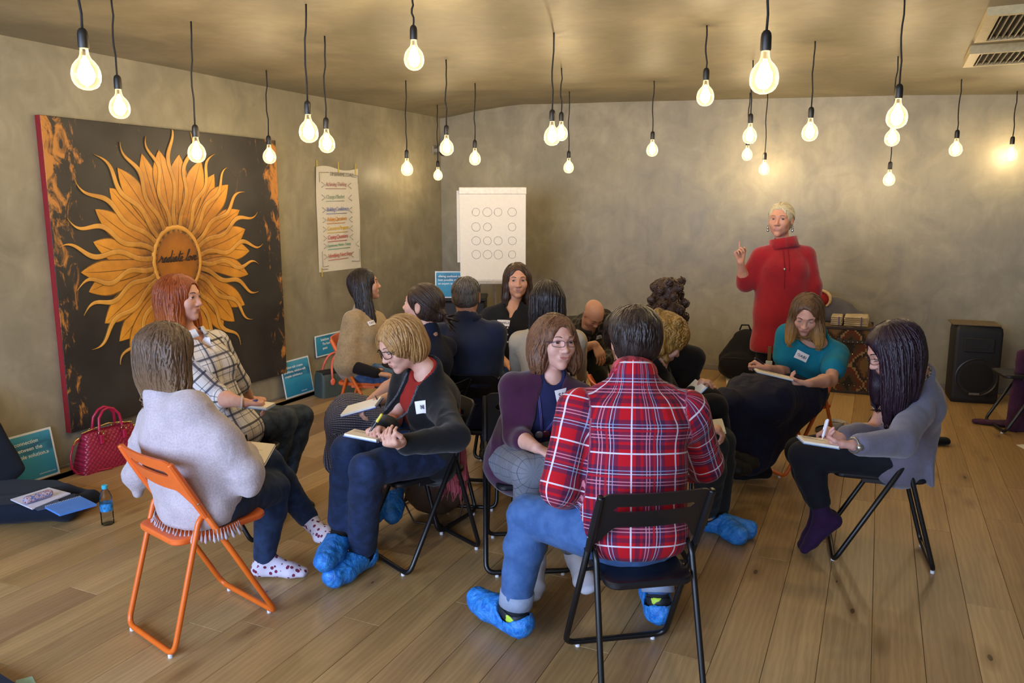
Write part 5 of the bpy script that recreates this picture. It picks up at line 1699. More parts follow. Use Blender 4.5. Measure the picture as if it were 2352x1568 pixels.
g = G(); g.lathe([(0.024, 0.0), (0.031, 0.004), (0.032, 0.02), (0.0305, 0.026), (0.032, 0.033), (0.0305, 0.04), (0.032, 0.047), (0.0305, 0.054), (0.032, 0.062), (0.032, 0.075), (0.031, 0.115), (0.032, 0.13), (0.029, 0.155), (0.020, 0.18), (0.0135, 0.192), (0.0125, 0.2)], 24); g.obj('plastic_body', clear('pet', (0.86, 0.9, 0.92, 1)), t)
g = G(); g.lathe([(0.0322, 0.078), (0.0325, 0.08), (0.0322, 0.118), (0.0320, 0.12)], 24); g.obj('label', plain('label_blue', '2f86c8', 0.4, var=0.5, vs=60), t)
g = G(); g.lathe([(0.0145, 0.196), (0.015, 0.198), (0.015, 0.214), (0.013, 0.216)], 18); g.obj('cap', plain('cap_turquoise', '3fb0c6', 0.4), t)
g = G(); g.lathe([(0.029, 0.002), (0.0305, 0.006), (0.0305, 0.008), (0.001, 0.010)], 20); g.obj('water', clear('water_tint', (0.80, 0.86, 0.80, 1)), t)

# ------------------------------------------------------------------ grey bag with coral handles
q1, q2 = atz(706, 898, 0), atz(768, 885, 0)
t = empty('tote_bag', (-4.30, 5.55, 0), math.radians(68)); tag(t, 'dark green-grey boxy bag with coral loop handles by the left wall', 'bag')
vs, fs = bagbody(0.40, 0.17, 0.22, 0.38, 0.16, 0.0, bulge=0.004); mesh('body', vs, fs, plain('bag_greengrey', '39443f', 0.6, bump=0.2), t, smooth='auto')
CORAL = plain('coral', 'e0664c', 0.4)
for sy in (-1, 1):
    g = G(); P = [(-0.10, sy * 0.088, 0.15)] + [(-0.10 + 0.1 * (1 - math.cos(a)), sy * (0.088 - 0.05 * math.sin(a)), 0.20 + 0.17 * math.sin(a)) for a in np.linspace(0.1, math.pi - 0.1, 11)] + [(0.10, sy * 0.088, 0.15)]
    g.tube(P, 0.010, 8); h_ = g.obj('handle', CORAL, t, smooth=True)
    for sx in (-1, 1):
        g = G(); g.sphere((sx * 0.10, sy * 0.094, 0.14), 0.024, 12, 8, (1, 0.35, 1.35)); g.obj('tab', CORAL, h_)
g = G(); g.box((-0.18, -0.07, 0.195), (0.18, 0.07, 0.224), bev=0.008); g.obj('lining', plain('lining_dark', '16191a', 0.9), t)

# ------------------------------------------------------------------ loudspeaker with a board on it
sp0 = V(0.80, 7.72, 0)
t = empty('loudspeaker', tuple(sp0), math.radians(10)); tag(t, 'black monitor loudspeaker standing on the floor against the back wall', 'loudspeaker')
SPB = plain('speaker_black', '1b1a1b', 0.6, bump=0.3, bs=300)
g = G(); poly = [(-0.185, -0.17), (0.185, -0.17), (0.15, 0.15), (-0.15, 0.15)]
vs = []; 
for z, s_ in ((0.0, 0.93), (0.02, 0.985), (0.05, 1.0), (0.60, 1.0), (0.64, 0.97), (0.66, 0.88)):
    pl = []
    for i in range(4):
        a = np.array(poly[i - 1]); b = np.array(poly[i]); c_ = np.array(poly[(i + 1) % 4])
        p0 = b + nrm(a - b) * 0.03; p2 = b + nrm(c_ - b) * 0.03
        for k_ in range(5): tt = k_ / 4; pl.append(p0 * (1 - tt) ** 2 + 2 * b * tt * (1 - tt) + p2 * tt * tt)
    vs += [(x * s_, y * s_ + (0.012 if z > 0.5 else 0), z) for x, y in pl]
m = len(pl); fs = []
for i in range(5):
    for j in range(m): fs.append((i * m + j, i * m + (j + 1) % m, (i + 1) * m + (j + 1) % m, (i + 1) * m + j))
fs += [tuple(range(m))[::-1], tuple(5 * m + j for j in range(m))]
g.add(vs, fs); g.obj('cabinet', SPB, t)
Rf = Matrix(((1, 0, 0), (0, 0, -1), (0, 1, 0)))
g = G(); g.lathe([(0.165, 0.0), (0.168, 0.012), (0.158, 0.016), (0.150, 0.010)], 36, (0.0, -0.171, 0.225), R=Rf.to_3x3()); g.obj('driver_rim', plain('speaker_rim', '262526', 0.4), t)
g = G(); g.lathe([(0.150, 0.004), (0.12, 0.013), (0.06, 0.018), (0.001, 0.02)], 32, (0.0, -0.171, 0.225), R=Rf.to_3x3()); g.obj('grille', plain('speaker_grille', '0c0b0b', 0.7, bump=0.8, bs=900), t)
g = G(); g.box((-0.115, -0.178, 0.44), (0.115, -0.168, 0.56), bev=0.01); g.box((-0.07, -0.182, 0.47), (0.07, -0.176, 0.53), bev=0.004); g.obj('horn', plain('speaker_horn', '211f20', 0.5), t)
for i in range(4):
    g = G(); g.box((0.09 + 0.02 * i, -0.178, 0.04 + 0.012 * i), (0.10 + 0.02 * i, -0.168, 0.085), bev=0.002); g.obj('port_slot', plain('port', '0b0a0a', 0.8), t, smooth=False)
g = G(); g.box((-0.05, -0.195, 0.075), (0.03, -0.188, 0.095), bev=0.002); o = g.obj('badge', plain('badge_silver', '8f8f8f', 0.3, 0.7), t)
t = empty('wooden_board', (sp0[0], sp0[1], 0.6615), math.radians(4)); tag(t, 'thin wooden board lying on top of the loudspeaker', 'board')
g = G(); g.box((-0.19, -0.15, 0), (0.17, 0.13, 0.012), bev=0.003); g.obj('board', plain('board_wood', '6b5a3c', 0.5, var=0.2), t)

# ------------------------------------------------------------------ kilim covered trunk and what lies on it
def kilim():
    k = N('kilim'); co = k.coord('Object'); sp = k.n('ShaderNodeSeparateXYZ'); k.l(co, sp.inputs[0])
    st = 0.016
    X = k.math('MULTIPLY', k.math('FLOOR', k.math('DIVIDE', k.math('ADD', sp.outputs[0], sp.outputs[1]), st)), st)
    Z = k.math('MULTIPLY', k.math('FLOOR', k.math('DIVIDE', sp.outputs[2], st)), st)
    dx = k.math('ABSOLUTE', k.math('SUBTRACT', k.math('FRACT', k.math('DIVIDE', k.math('ADD', X, 5.07), 0.26)), 0.5))
    dz = k.math('ABSOLUTE', k.math('SUBTRACT', k.math('FRACT', k.math('DIVIDE', k.math('ADD', Z, 5.02), 0.34)), 0.5))
    d = k.math('ADD', dx, dz)
    cr = k.n('ShaderNodeCombineXYZ'); k.l(X, cr.inputs[0]); k.l(Z, cr.inputs[2])
    nz = k.noise(cr.outputs[0], 9, 1)
    d = k.math('ADD', d, k.math('MULTIPLY', k.math('SUBTRACT', nz, 0.5), 0.35))
    c = k.ramp(d, [(0.0, '6e563a'), (0.22, '5a3c26'), (0.30, '2e2620'), (0.42, '8c7656'), (0.50, '5c2e20'), (0.66, '463626'), (0.8, '242220')])
    c.node.color_ramp.interpolation = 'CONSTANT'
    k.base(c); k.set(Roughness=0.9); k.bump(k.noise(co, 160, 2), 0.5, 0.004)
    return k.m
tr0 = V(-0.245, 7.68, 0)
t = empty('kilim_trunk', tuple(tr0), math.radians(4)); tag(t, 'upright trunk covered in woven kilim with studded leather edges at the back wall', 'trunk')
TW, TD, TH = 0.25, 0.19, 0.60
g = G(); g.box((-TW, -TD, 0.012), (TW, TD, TH), bev=0.006); g.obj('body', kilim(), t)
LTH = plain('dark_leather', '2a1d18', 0.5, bump=0.3); STUD = plain('stud', 'c9c2b0', 0.25, 0.9)
for x in (-TW, TW):
    for y in (-TD, TD): g = G(); g.box((x - 0.018, y - 0.012, 0.0), (x + 0.018, y + 0.012, TH + 0.004), bev=0.004); g.obj('leather_edge', LTH, t)
for z in (0.012, TH - 0.012):
    g = G(); g.box((-TW, -TD - 0.008, z - 0.012), (TW, -TD + 0.004, z + 0.012), bev=0.003); g.obj('leather_strip', LTH, t)
g = G(); g.box((-TW, -TD - 0.008, 0.455), (TW, -TD, 0.485), bev=0.003); g.obj('leather_band', LTH, t)
g = G(); g.box((-0.05, -TD - 0.014, 0.43), (0.0, -TD - 0.006, 0.50), bev=0.004); g.obj('clasp', plain('clasp', '4a4038', 0.4, 0.6), t)
g0 = G(); g0.sphere((0, 0, 0), 0.0055, 6, 4); st0 = g0.obj('stud', STUD, t, smooth=True)
pos_ = [(TW - 0.006, -TD - 0.013, 0.03 + 0.037 * i) for i in range(16)] + [(-TW + 0.04 + 0.037 * i, -TD - 0.009, 0.47) for i in range(13)] + [(-TW + 0.06 + 0.04 * i, -TD - 0.001, 0.40 - 0.006 * i) for i in range(11)] + [(-TW + 0.06 + 0.045 * i, -TD - 0.001, 0.10 - 0.004 * i) for i in range(9)]
for i, p in enumerate(pos_):
    o = st0 if i == 0 else bpy.data.objects.new('stud', st0.data)
    if i: COL.objects.link(o); o.parent = t
    o.location = p
def at_(x, y, z): return V(tr0[0] + x, tr0[1] + y, z)
for nm, x0, x1, z0, z1, lab in (('tea_towel', -0.10, 0.00, TH + 0.004, TH + 0.085, 'pale folded cloth with a grey stripe on the kilim trunk, left bundle'), ('tea_towel', 0.01, 0.215, TH + 0.004, TH + 0.09, 'wide pale folded cloth on the kilim trunk, right bundle')):
    tt = empty(nm, (tr0[0] + (x0 + x1) / 2, tr0[1], z0)); tag(tt, lab, 'cloth')
    nl = 5
    for i in range(nl):
        g = G(); dz = (z1 - z0) / nl; j = rp.uniform(-0.006, 0.006)
        g.box((-(x1 - x0) / 2 + abs(j), -0.16 + j, dz * i), ((x1 - x0) / 2 - abs(j), 0.10, dz * (i + 1) - 0.001), bev=dz * 0.4); g.obj('fold', cloth('pale_cloth', 'b9a98c', 0.2, 12), tt)
    g = G(); g.box((0.2 * (x1 - x0) - 0.004, -0.168, 0), (0.2 * (x1 - x0) + 0.006, -0.158, z1 - z0), bev=0.002); g.obj('ribbon', plain('ribbon_violet', '5a5280', 0.6), tt)
# grey cloth bag and red thing behind, on the trunk
f = F(); f.ell(at_(-0.13, 0.12, TH + 0.10), np.eye(3), (0.22, 0.06, 0.13), 0.03); f.ell(at_(0.02, 0.12, TH + 0.06), np.eye(3), (0.17, 0.05, 0.075), 0.04); v, q = f.mesh(0.012); v = folds(v, q, 0.006, 7, 3); v[:, 2] = np.maximum(v[:, 2], TH + 0.004)
o = mesh('felt_bag', v, q, cloth('felt_grey', '5c5a60', 0.12, 10), origin=(tr0[0] - 0.05, tr0[1] + 0.1, TH)); tag(o, 'grey felt bag slumped on the back of the kilim trunk', 'bag')
f = F(); f.ell(at_(-0.21, 0.05, TH + 0.215), np.eye(3), (0.085, 0.045, 0.075), 0.01); f.cap(at_(-0.21, 0.05, TH + 0.02), at_(-0.21, 0.05, TH + 0.16), 0.03, 0.03, 0.02); v, q = f.mesh(0.008)
o = mesh('fur_hat', v, q, cloth('hat_red', '8e1f1f', 0.1, 10), origin=(tr0[0] - 0.21, tr0[1] + 0.05, TH)); tag(o, 'red hat with pale fur brim on the trunk behind the teal-clad woman', 'hat')
g = G(); P = [at_(-0.21 + 0.09 * math.cos(a), 0.02, TH + 0.215 + 0.08 * math.sin(a)) for a in np.linspace(-0.9, 2.2, 12)]; g.tube(P, [0.008 + 0.006 * math.sin(i / 11 * 3.14) for i in range(12)], 8); g.obj('brim', cloth('hat_fur', 'c9a878', 0.2, 30), o, smooth=True, world=True)
# curly dark cable loop behind
# paper carrier beside the trunk
pc0 = V(0.13, 7.62, 0)
t = empty('paper_bag', tuple(pc0), math.radians(8)); tag(t, 'pale paper bag with a small dark print leaning beside the kilim trunk', 'bag')
g = G(); g.add([(-0.12, -0.10, 0), (0.10, -0.10, 0), (0.10, -0.02, 0.40), (0.02, -0.02, 0.40), (-0.12, -0.02, 0.0), (0.10, 0.03, 0), (0.10, 0.0, 0.40), (0.02, 0.0, 0.40)], [(0, 1, 2, 3), (4, 7, 6, 5), (0, 3, 7, 4), (1, 5, 6, 2), (3, 2, 6, 7), (0, 4, 5, 1)])
g.obj('bag_body', plain('kraft_pale', 'b8a888', 0.7), t, smooth=False)
Mt = Matrix.Translation(tuple(pc0)) @ Matrix.Rotation(math.radians(8), 4, 'Z')
for s_, zz, sz in (('SONG', 0.21, 0.035), ('of joy', 0.18, 0.028), ('~~~~~~~', 0.05, 0.02)):
    c = text('lettering', s_, sz, Matrix.Identity(4), plain('print_brown', '3a2f26', 0.6), None, 0.0003, 'CENTER'); c.parent = t
    c.matrix_basis = Matrix.Translation((0.045, -0.1 + zz * 0.2 - 0.003, zz)) @ Matrix.Rotation(math.radians(79), 4, 'X')
g = G(); g.box((-0.02, 0.05, 0), (0.10, 0.16, 0.46), bev=0.006); o = g.obj('art_print', plain('leafy_print', '2d3326', 0.6, var=0.8, vs=25)); o.location = (0.08, 7.66, 0); tag(o, 'dark leaf-patterned panel behind the pale paper bag', 'panel')

# ------------------------------------------------------------------ backpack by the wall
pb0 = V(-1.13, 7.72, 0)
f = F(); f.ecap(pb0 + V(0, 0, 0.16), pb0 + V(0.05, 0.05, 0.36), V(1, 0, 0), (0.22, 0.15), (0.15, 0.12), 0.05); f.ell(pb0 + V(-0.02, -0.12, 0.15), np.eye(3), (0.17, 0.08, 0.13), 0.03); f.ell(pb0 + V(0.04, 0, 0.09), np.eye(3), (0.26, 0.17, 0.10), 0.04)
v, q = f.mesh(0.011); v = folds(v, q, 0.006, 7, 2); v[:, 2] = np.maximum(v[:, 2], 0.001)
BPK = cloth('backpack_black', '0e0e10', 0.2, 12, 500, 0.5, 0.8)
o = mesh('backpack', v, q, BPK, origin=tuple(pb0)); tag(o, 'black backpack slumped against the back wall left of the standing woman', 'backpack')
g = G(); g.tube([pb0 + V(-0.03, 0.0, 0.48), pb0 + V(-0.01, -0.02, 0.53), pb0 + V(0.05, 0, 0.53), pb0 + V(0.07, 0.02, 0.48)], 0.008, 6); g.obj('carry_loop', BPK, o, smooth=True, world=True)
g = G(); g.tube([pb0 + V(-0.16, -0.17, 0.22), pb0 + V(-0.02, -0.205, 0.24), pb0 + V(0.12, -0.17, 0.22)], 0.003, 5); g.obj('zip', plain('zip_grey', '3a3a3c', 0.4, 0.5), o, smooth=True, world=True)
# ------------------------------------------------------------------ papers on the floor
def sheet(quad, label, z=0.0, mat=None, name='paper_sheet', th=0.002):
    t, g, P, c = flat(name, quad, th, None, label, 'paper', z=z); g.obj('sheet', mat or plain('paper_white', 'e6dfd2', 0.6, var=0.02), t, smooth=False); return t
sheet([(1669, 882), (1700, 880), (1704, 865), (1667, 866)], 'white sheet on the floor in front of the backpack')
sheet([(2334, 1021), (2360, 1034), (2400, 1036), (2380, 1018)], 'white sheet cut by the right edge, on the floor behind the right-hand chair')
sheet([(36, 1562), (74, 1552), (88, 1580), (40, 1590)], 'pale green sheet on the floor at the bottom left corner', mat=plain('paper_green', 'a9d6c8', 0.6))
t, g, P, c = flat('floor_cushion', [(-80, 1520), (-5, 1543), (70, 1590), (-60, 1640)], 0.05, None, 'navy cushion poking into the bottom left corner', 'cushion', z=0.0); g.obj('pad', SEATN, t, smooth=False)
# ------------------------------------------------------------------ cup on a dark tray
cp = atz(1918, 985, 0.02)
t = empty('serving_tray', (cp[0] + 0.03, cp[1] - 0.02, 0)); tag(t, 'dark round tray on the floor under the white cup', 'tray')
g = G(); g.lathe([(0.16, 0.0), (0.165, 0.004), (0.168, 0.016), (0.162, 0.016), (0.158, 0.007), (0.001, 0.006)], 36); g.obj('tray', plain('tray_dark', '1a1412', 0.4), t)
cq = V(cp[0], cp[1], 0.008)
t = empty('coffee_cup', tuple(cq)); tag(t, 'wide white coffee cup on a dark tray behind the orange chair legs', 'cup')
g = G(); g.lathe([(0.028, 0.0), (0.03, 0.004), (0.045, 0.02), (0.058, 0.05), (0.062, 0.075), (0.0595, 0.075), (0.055, 0.05), (0.04, 0.02), (0.001, 0.014)], 28); g.obj('bowl', plain('porcelain', 'd9d3c8', 0.25), t)
g = G(); hp = RT; g.tube([tuple(hp * a + V(0, 0, b)) for a, b in ((0.057, 0.062), (0.08, 0.066), (0.088, 0.05), (0.075, 0.034), (0.050, 0.032))], 0.005, 8); g.obj('handle', plain('porcelain', 'd9d3c8', 0.25), t, smooth=True)
g = G(); g.lathe([(0.052, 0.055), (0.001, 0.056)], 24); g.obj('coffee', plain('coffee', '2a160a', 0.2), t)
# black slipper behind the right woman
sp_ = atz(2140, 1012, 0.03)
f = F(); f.ecap(sp_ - RT * 0.10, sp_ + RT * 0.10, FH, (0.045, 0.03), (0.042, 0.026), 0.02); v, q = f.mesh(0.006); v[:, 2] = np.maximum(v[:, 2], 0.001)
o = mesh('slipper', v, q, cloth('slipper_black', '0c0c0e', 0.1), origin=(sp_[0], sp_[1], 0)); tag(o, 'black slipper on the floor behind the right-hand woman', 'shoe')
# ------------------------------------------------------------------ chair and purple coat at the right edge
cr = chair(1.06, 6.79, 102, 'black folding chair at the right edge with a purple coat over it')
PUR = cloth('purple_wool', '432238', 0.25, 10, 500, 0.4, 0.9, folds=0.6)
f = F(); c9 = V(1.06, 6.79, 0); hx_ = V(-math.sin(math.radians(102)), math.cos(math.radians(102)), 0); sx_ = V(hx_[1], -hx_[0], 0)
for s_, zb_2 in ((-0.13, 0.05), (0.0, 0.12), (0.14, 0.04)):
    f.ecap(c9 - hx_ * 0.27 + sx_ * s_ + V(0, 0, 0.76), c9 - hx_ * 0.30 + sx_ * s_ * 1.3 + V(0, 0, zb_2), sx_, (0.10, 0.025), (0.11, 0.04), 0.05)
f.ecap(c9 - hx_ * 0.18 + sx_ * -0.1 + V(0, 0, 0.76), c9 - hx_ * 0.14 + sx_ * -0.05 + V(0, 0, 0.46), sx_, (0.14, 0.03), (0.15, 0.04), 0.05)
f.ecap(c9 - hx_ * 0.26 + V(0, 0, 0.025), c9 + hx_ * 0.28 + sx_ * 0.10 + V(0, 0, 0.02), sx_, (0.16, 0.022), (0.03, 0.015), 0.05)
f.ecap(atd(2352, 812, 5.85), atd(2340, 900, 5.85), RT, (0.05, 0.03), (0.06, 0.035), 0.03); f.ecap(atd(2340, 900, 5.85), atd(2336, 985, 5.85), RT, (0.06, 0.035), (0.09, 0.03), 0.03)
v, q = f.mesh(0.011); v = folds(v, q, 0.007, 9, 5); v[:, 2] = np.maximum(v[:, 2], 0.001)
o = mesh('purple_coat', v, q, PUR, origin=tuple(c9)); tag(o, 'purple woollen coat hanging over the chair at the right edge and trailing on the floor', 'coat')
# ------------------------------------------------------------------ pink scarf on the writing woman's chair
hx6 = V(-math.sin(math.radians(155.5)), math.cos(math.radians(155.5)), 0); sx6 = V(hx6[1], -hx6[0], 0); c6 = V(-1.92, 3.027, 0)
k = N('scarf_pink'); wv = k.n('ShaderNodeTexWave'); k.l(k.coord('Object'), wv.inputs['Vector']); wv.inputs['Scale'].default_value = 9; wv.inputs['Distortion'].default_value = 3
k.base(k.ramp(wv.outputs[1], [(0.25, 'b4525a'), (0.55, 'c9756e'), (0.8, '9a3550')])); k.set(Roughness=0.9); k.bump(k.noise(k.coord('Object'), 90, 3), 0.5, 0.004); SCF = k.m
f = F()
for s_, y_, zb_3 in ((0.02, -0.275, 0.32), (0.09, -0.29, 0.22), (0.15, -0.28, 0.27)):
    f.ecap(c6 + hx6 * (y_ + 0.03) + sx6 * s_ + V(0, 0, 0.765), c6 + hx6 * (y_ - 0.02) + sx6 * (s_ * 1.25) + V(0, 0, zb_3), sx6, (0.045, 0.016), (0.055, 0.022), 0.03)
v, q = f.mesh(0.008); v = folds(v, q, 0.007, 14, 5, along=(1, 1, 0.35))
o = mesh('pink_scarf', v, q, SCF, origin=tuple(c6)); tag(o, 'coral pink woven scarf hanging from the back of the black chair', 'scarf')
g = G(); rs_ = random.Random(3)
for i in range(34):
    s_ = 0.0 + 0.2 * i / 33; p = c6 + hx6 * (-0.305 + rs_.uniform(-0.02, 0.02)) + sx6 * (s_ * 1.15 + 0.0) + V(0, 0, 0.25 + 0.05 * abs(math.sin(i)))
    g.tube([p, p + V(rs_.uniform(-0.01, 0.01), rs_.uniform(-0.01, 0.01), -0.05), p + V(rs_.uniform(-0.02, 0.02), rs_.uniform(-0.02, 0.02), -0.10)], 0.0022, 4)
g.obj('fringe', SCF, o, smooth=True, world=True, kind='stuff')
# brown handbag standing behind the writing woman's chair
hb = atz(1000, 1150, 0.0); hb = atd(1000, 1120, 4.25)
BRN = plain('brown_leather', '4a382c', 0.5, bump=0.3)
hb0 = V(hb[0], hb[1], 0)
f = F(); f.ell(hb0 + V(0, 0, 0.15), np.array([RT, FH, V(0, 0, 1)]), (0.17, 0.08, 0.15), 0.02); v, q = f.mesh(0.009); v = folds(v, q, 0.004, 9, 6); v[:, 2] = np.maximum(v[:, 2], 0.002)
o = mesh('brown_handbag', v, q, BRN, origin=tuple(hb0)); tag(o, 'soft brown handbag on the floor behind the writing woman’s chair', 'handbag')
g = G(); g.tube([hb0 + RT * a + V(0, 0, b) + FH * c_ for a, b, c_ in ((-0.12, 0.24, 0), (-0.16, 0.1, -0.08), (-0.10, 0.012, -0.14), (0.03, 0.010, -0.18), (0.13, 0.012, -0.12), (0.16, 0.10, -0.05), (0.12, 0.24, 0))], 0.006, 6); g.obj('strap', BRN, o, smooth=True, world=True)
# ------------------------------------------------------------------ the cast
def pel(px, d, z=0.525):
    b = (1.65 - z) / (d * UP[2]) + FW[2] / UP[2]
    return CAM + (FW + RT * ((px - 1176) / FPX) - UP * b) * d
def cpel(x, y, deg, back=0.05, z=0.525):
    h = V(-math.sin(math.radians(deg)), math.cos(math.radians(deg)), 0)
    p = V(x, y, z) - h * back
    return p
def phid(deg):
    h = V(-math.sin(math.radians(deg)), math.cos(math.radians(deg)), 0)
    return math.degrees(math.atan2(h @ RT, -(h @ FH)))
def seat_for(P, label, col='k', fwd=0.05):
    a = math.degrees(math.atan2(-P.Fp[0], P.Fp[1]))
    return chair(P.pel[0] + P.Fp[0] * fwd, P.pel[1] + P.Fp[1] * fwd, a, label, col)
def denim(name, col, fade): return cloth(name, col, 0.10, 22, 1100, 0.4, 0.8, 0.05, fade, folds=0.25)
def jeans(P, mat, off=0.012, cut=(1.93, 1.93), flare=0.0, name='jeans', amp=0.005, h=0.0085, fr=9, seed=3, uv=None, waist=0.02, thick=1.0):
    f = F(); f.ecap(P.pel - V(0, 0, 0.005), P.pel + (P.neck - P.pel) * 0.22, P.Lp, (0.160 + off, 0.118 + off), (0.14 + off, 0.105 + off), 0.05)
    for q, c_ in zip('LR', cut):
        if q in P.kn: P.legf(f, q, off, c_, 0.035, flare, thick)
    return P.wear(name, f, mat, h, amp, fr, seed, 1, uv)
def feet(P, sides, mat, name='sock', off=0.003, amp=0.0, h=0.0065, up=0.14, scale=1.0, fr=20, label=None):
    for q in sides:
        f = F(); P.footf(f, q, off, scale)
        a = P.an[q]; d = nrm(P.kn[q] - a)
        f.cap(a, a + d * up, 0.036 + off, 0.041 + off, 0.02)
        P.wear(name, f, mat, h, amp, fr, 5, 1, None, label=label)
def covers(P, sides, mat, scale=1.12, off=0.013, amp=0.006):
    for q in sides:
        f = F(); P.footf(f, q, off, scale)
        a = P.an[q]; fd, dn = P.ft[q]
        f.cap(a + dn * 0.03 - fd * 0.035, a + dn * 0.03 + fd * 0.19 * scale, 0.032 + off, 0.022 + off, 0.03)
        # opening around the ankle
        f.cap(a + dn * 0.022, a - dn * 0.12, 0.054, 0.14, 0.01, 1)
        v, qd = f.mesh(0.006); v = folds(v, qd, amp * 0.5, 12, 5, along=None); v = folds(v, qd, amp * 0.5, 42, 9)
        if P.an[q][2] < 0.14: v[:, 2] = np.maximum(v[:, 2], 0.0015)
        o = mesh('shoe_cover', v, qd, mat, P.o, world=True); o['label'] = 'crumpled blue plastic shoe cover'
def shoes(P, sides, mat, name='shoe', off=0.008):
    for q in sides:
        f = F(); P.footf(f, q, off); a = P.an[q]; d = nrm(P.kn[q] - a)
        f.cap(a, a + d * 0.02, 0.04, 0.04, 0.02)
        f.cap(a + d * 0.03, a + d * 0.09, 0.05, 0.06, 0.008, 1)
        v, qd = f.mesh(0.0065); 
        if a[2] < 0.14: v[:, 2] = np.maximum(v[:, 2], 0.0015)
        mesh(name, v, qd, mat, P.o, world=True)
def bluecover():
    k = N('blue_plastic_film'); co = k.coord('Object'); n1 = k.noise(co, 26, 5, 0.7, 1.5); n2 = k.noise(co, 90, 3, 0.6, 0.6)
    k.base(k.ramp(n1, [(0.35, '1468c8'), (0.65, '3f9ae8')])); k.set(Roughness=0.28); k.b.inputs['Subsurface Weight'].default_value = 0.1
    b = k.bump(n1, 0.7, 0.012); k.bump(n2, 0.5, 0.004, b)
    return k.m
BLUE = bluecover()
def block(name, P3, x, y, w_, h_, th, mat, label, cat, pages=None, spiral=False, group=None, lines=False):
    """a pad or notebook in the hands: middle point, width and height directions"""
    x = nrm(x); z = nrm(np.cross(x, y)); y = np.cross(z, x)
    t = empty(name, (0, 0, 0)); M4 = frame(P3, x, y); t.matrix_basis = M4; tag(t, label, cat, group)
    g = G(); g.box((-w_ / 2, -h_ / 2, 0), (w_ / 2, h_ / 2, th * 0.25), bev=0.0008); g.obj('cover', mat, t, smooth=False)
    g = G(); g.box((-w_ / 2 + 0.003, -h_ / 2 + 0.003, th * 0.25), (w_ / 2 - 0.003, h_ / 2 - 0.003, th), bev=0.0006); g.obj('pages', pages or plain('page_cream', 'e2dacb', 0.7, var=0.02), t, smooth=False)
    if spiral:
        g = G()
        for i in range(18):
            xx = -w_ / 2 + w_ * (i + 0.5) / 18
            g.tube([(xx, h_ / 2 + 0.004 * math.cos(a * 1.05), th / 2 + 0.006 * math.sin(a * 1.05)) for a in range(6)], 0.0008, 4, closed=True)
        g.obj('spiral', plain('spiral_white', 'c9ccd8', 0.4), t, smooth=True, kind='stuff')
    if lines:
        g = G()
        for i in range(lines):
            yy = h_ * 0.32 - i * h_ * 0.11; n = 9; ln = w_ * (0.3 + 0.1 * ((i * 7) % 5))
            g.tube([(-w_ * 0.4 + ln * k / n, yy + 0.0016 * (-1) ** k, th + 0.0004) for k in range(n)], 0.0005, 3)
        g.obj('handwriting', plain('ink_2a2440', '2a2440', 0.6), t, smooth=True)
    return t
def pen(tip, top, mat, label, clip=None, r=0.0045):
    tip, top = np.asarray(tip, float), np.asarray(top, float); d = nrm(top - tip); L = np.linalg.norm(top - tip)
    t = empty('pen', tuple(tip)); tag(t, label, 'pen')
    g = G(); g.tube([tip, tip + d * 0.012, tip + d * 0.014, tip + d * L * 0.62], [0.0008, 0.003, r, r], 10); g.obj('barrel', mat, t, world=True)
    g = G(); g.tube([tip + d * L * 0.62, tip + d * (L - 0.003), top], [r * 1.08, r * 1.05, r * 0.6], 10); g.obj('upper_barrel', clip or mat, t, world=True)
    s_ = nrm(np.cross(d, V(0.3, 0.8, 0.1))) * (r + 0.0015)
    g = G(); g.tube([top - d * 0.006, top - d * 0.006 + s_, top - d * 0.045 + s_], 0.0011, 5); g.obj('clip', plain('pen_metal', 'b9b9b9', 0.25, 0.9), t, world=True)
    return t
hm = {}

# ---- the woman in the fringed poncho, front left
ph = phid(-14.2)
P = Person('poncho', cpel(-2.361, 2.173, -14.2, 0.0), ph - 4, (383, 915, 0), (385, 812, 1), 160, -14, T=0.47, pphi=ph, sw=0.175,
           label='woman seen from behind in a pale lilac-grey fringed poncho on the front orange chair', skinc='c09a84')
P.arm('R', (577, 1100, 1), (562, 1040, 1), (556, 1010, 1), 'write', palm=(0.2, 0, -1)).arm('L', (318, 1085, 1), (500, 1060, 1), (560, 1050, 1), 'hold', palm=(0, 0, 1))
P.leg('R', (628, 1120, 1), (607, 1285), (655, 1315, 0), z=0.085).leg('L', (612, 1062, 1), (712, 1195, 1), (735, 1215, -1))
P.skin_mesh(eyes='down', gaze=0)
jeans(P, denim('jeans_dark', '1e2c48', '263c5e'), uv=None, name='jeans')
k = N('sock_floral'); vo = k.n('ShaderNodeTexVoronoi'); k.l(k.coord('Object'), vo.inputs['Vector']); vo.inputs['Scale'].default_value = 42
k.base(k.mix(k.math('LESS_THAN', vo.outputs['Distance'], 0.33), lin('cfc8d8'), lin('6e1f3e'))); k.set(Roughness=0.9); SOCKF = k.m
feet(P, 'LR', SOCKF, label='white sock with dark red flowers')
PON = cloth('poncho_lilac', 'b3a7ac', 0.07, 12, 260, 0.6, 0.95, 0.4, folds=0.25)
f = F(); P.torso(f, 0.026, 0.07); f.ecap(P.sp(0.5, (0, -0.01, 0)), P.pel + V(0, 0, -0.045) - P.Fp * 0.03, P.L, (0.175, 0.125), (0.205, 0.13), 0.05)
P.armf(f, 'R', 0.024, 1.86, 0.06); P.armf(f, 'L', 0.022, 1.8, 0.06)
f.cap(P.sh['R'] + (P.el['R'] - P.sh['R']) * 0.5, P.sp(0.35, (-0.12, 0, 0)), 0.07, 0.1, 0.08); f.cap(P.sh['L'] + (P.el['L'] - P.sh['L']) * 0.5, P.sp(0.35, (0.12, 0, 0)), 0.06, 0.1, 0.08)
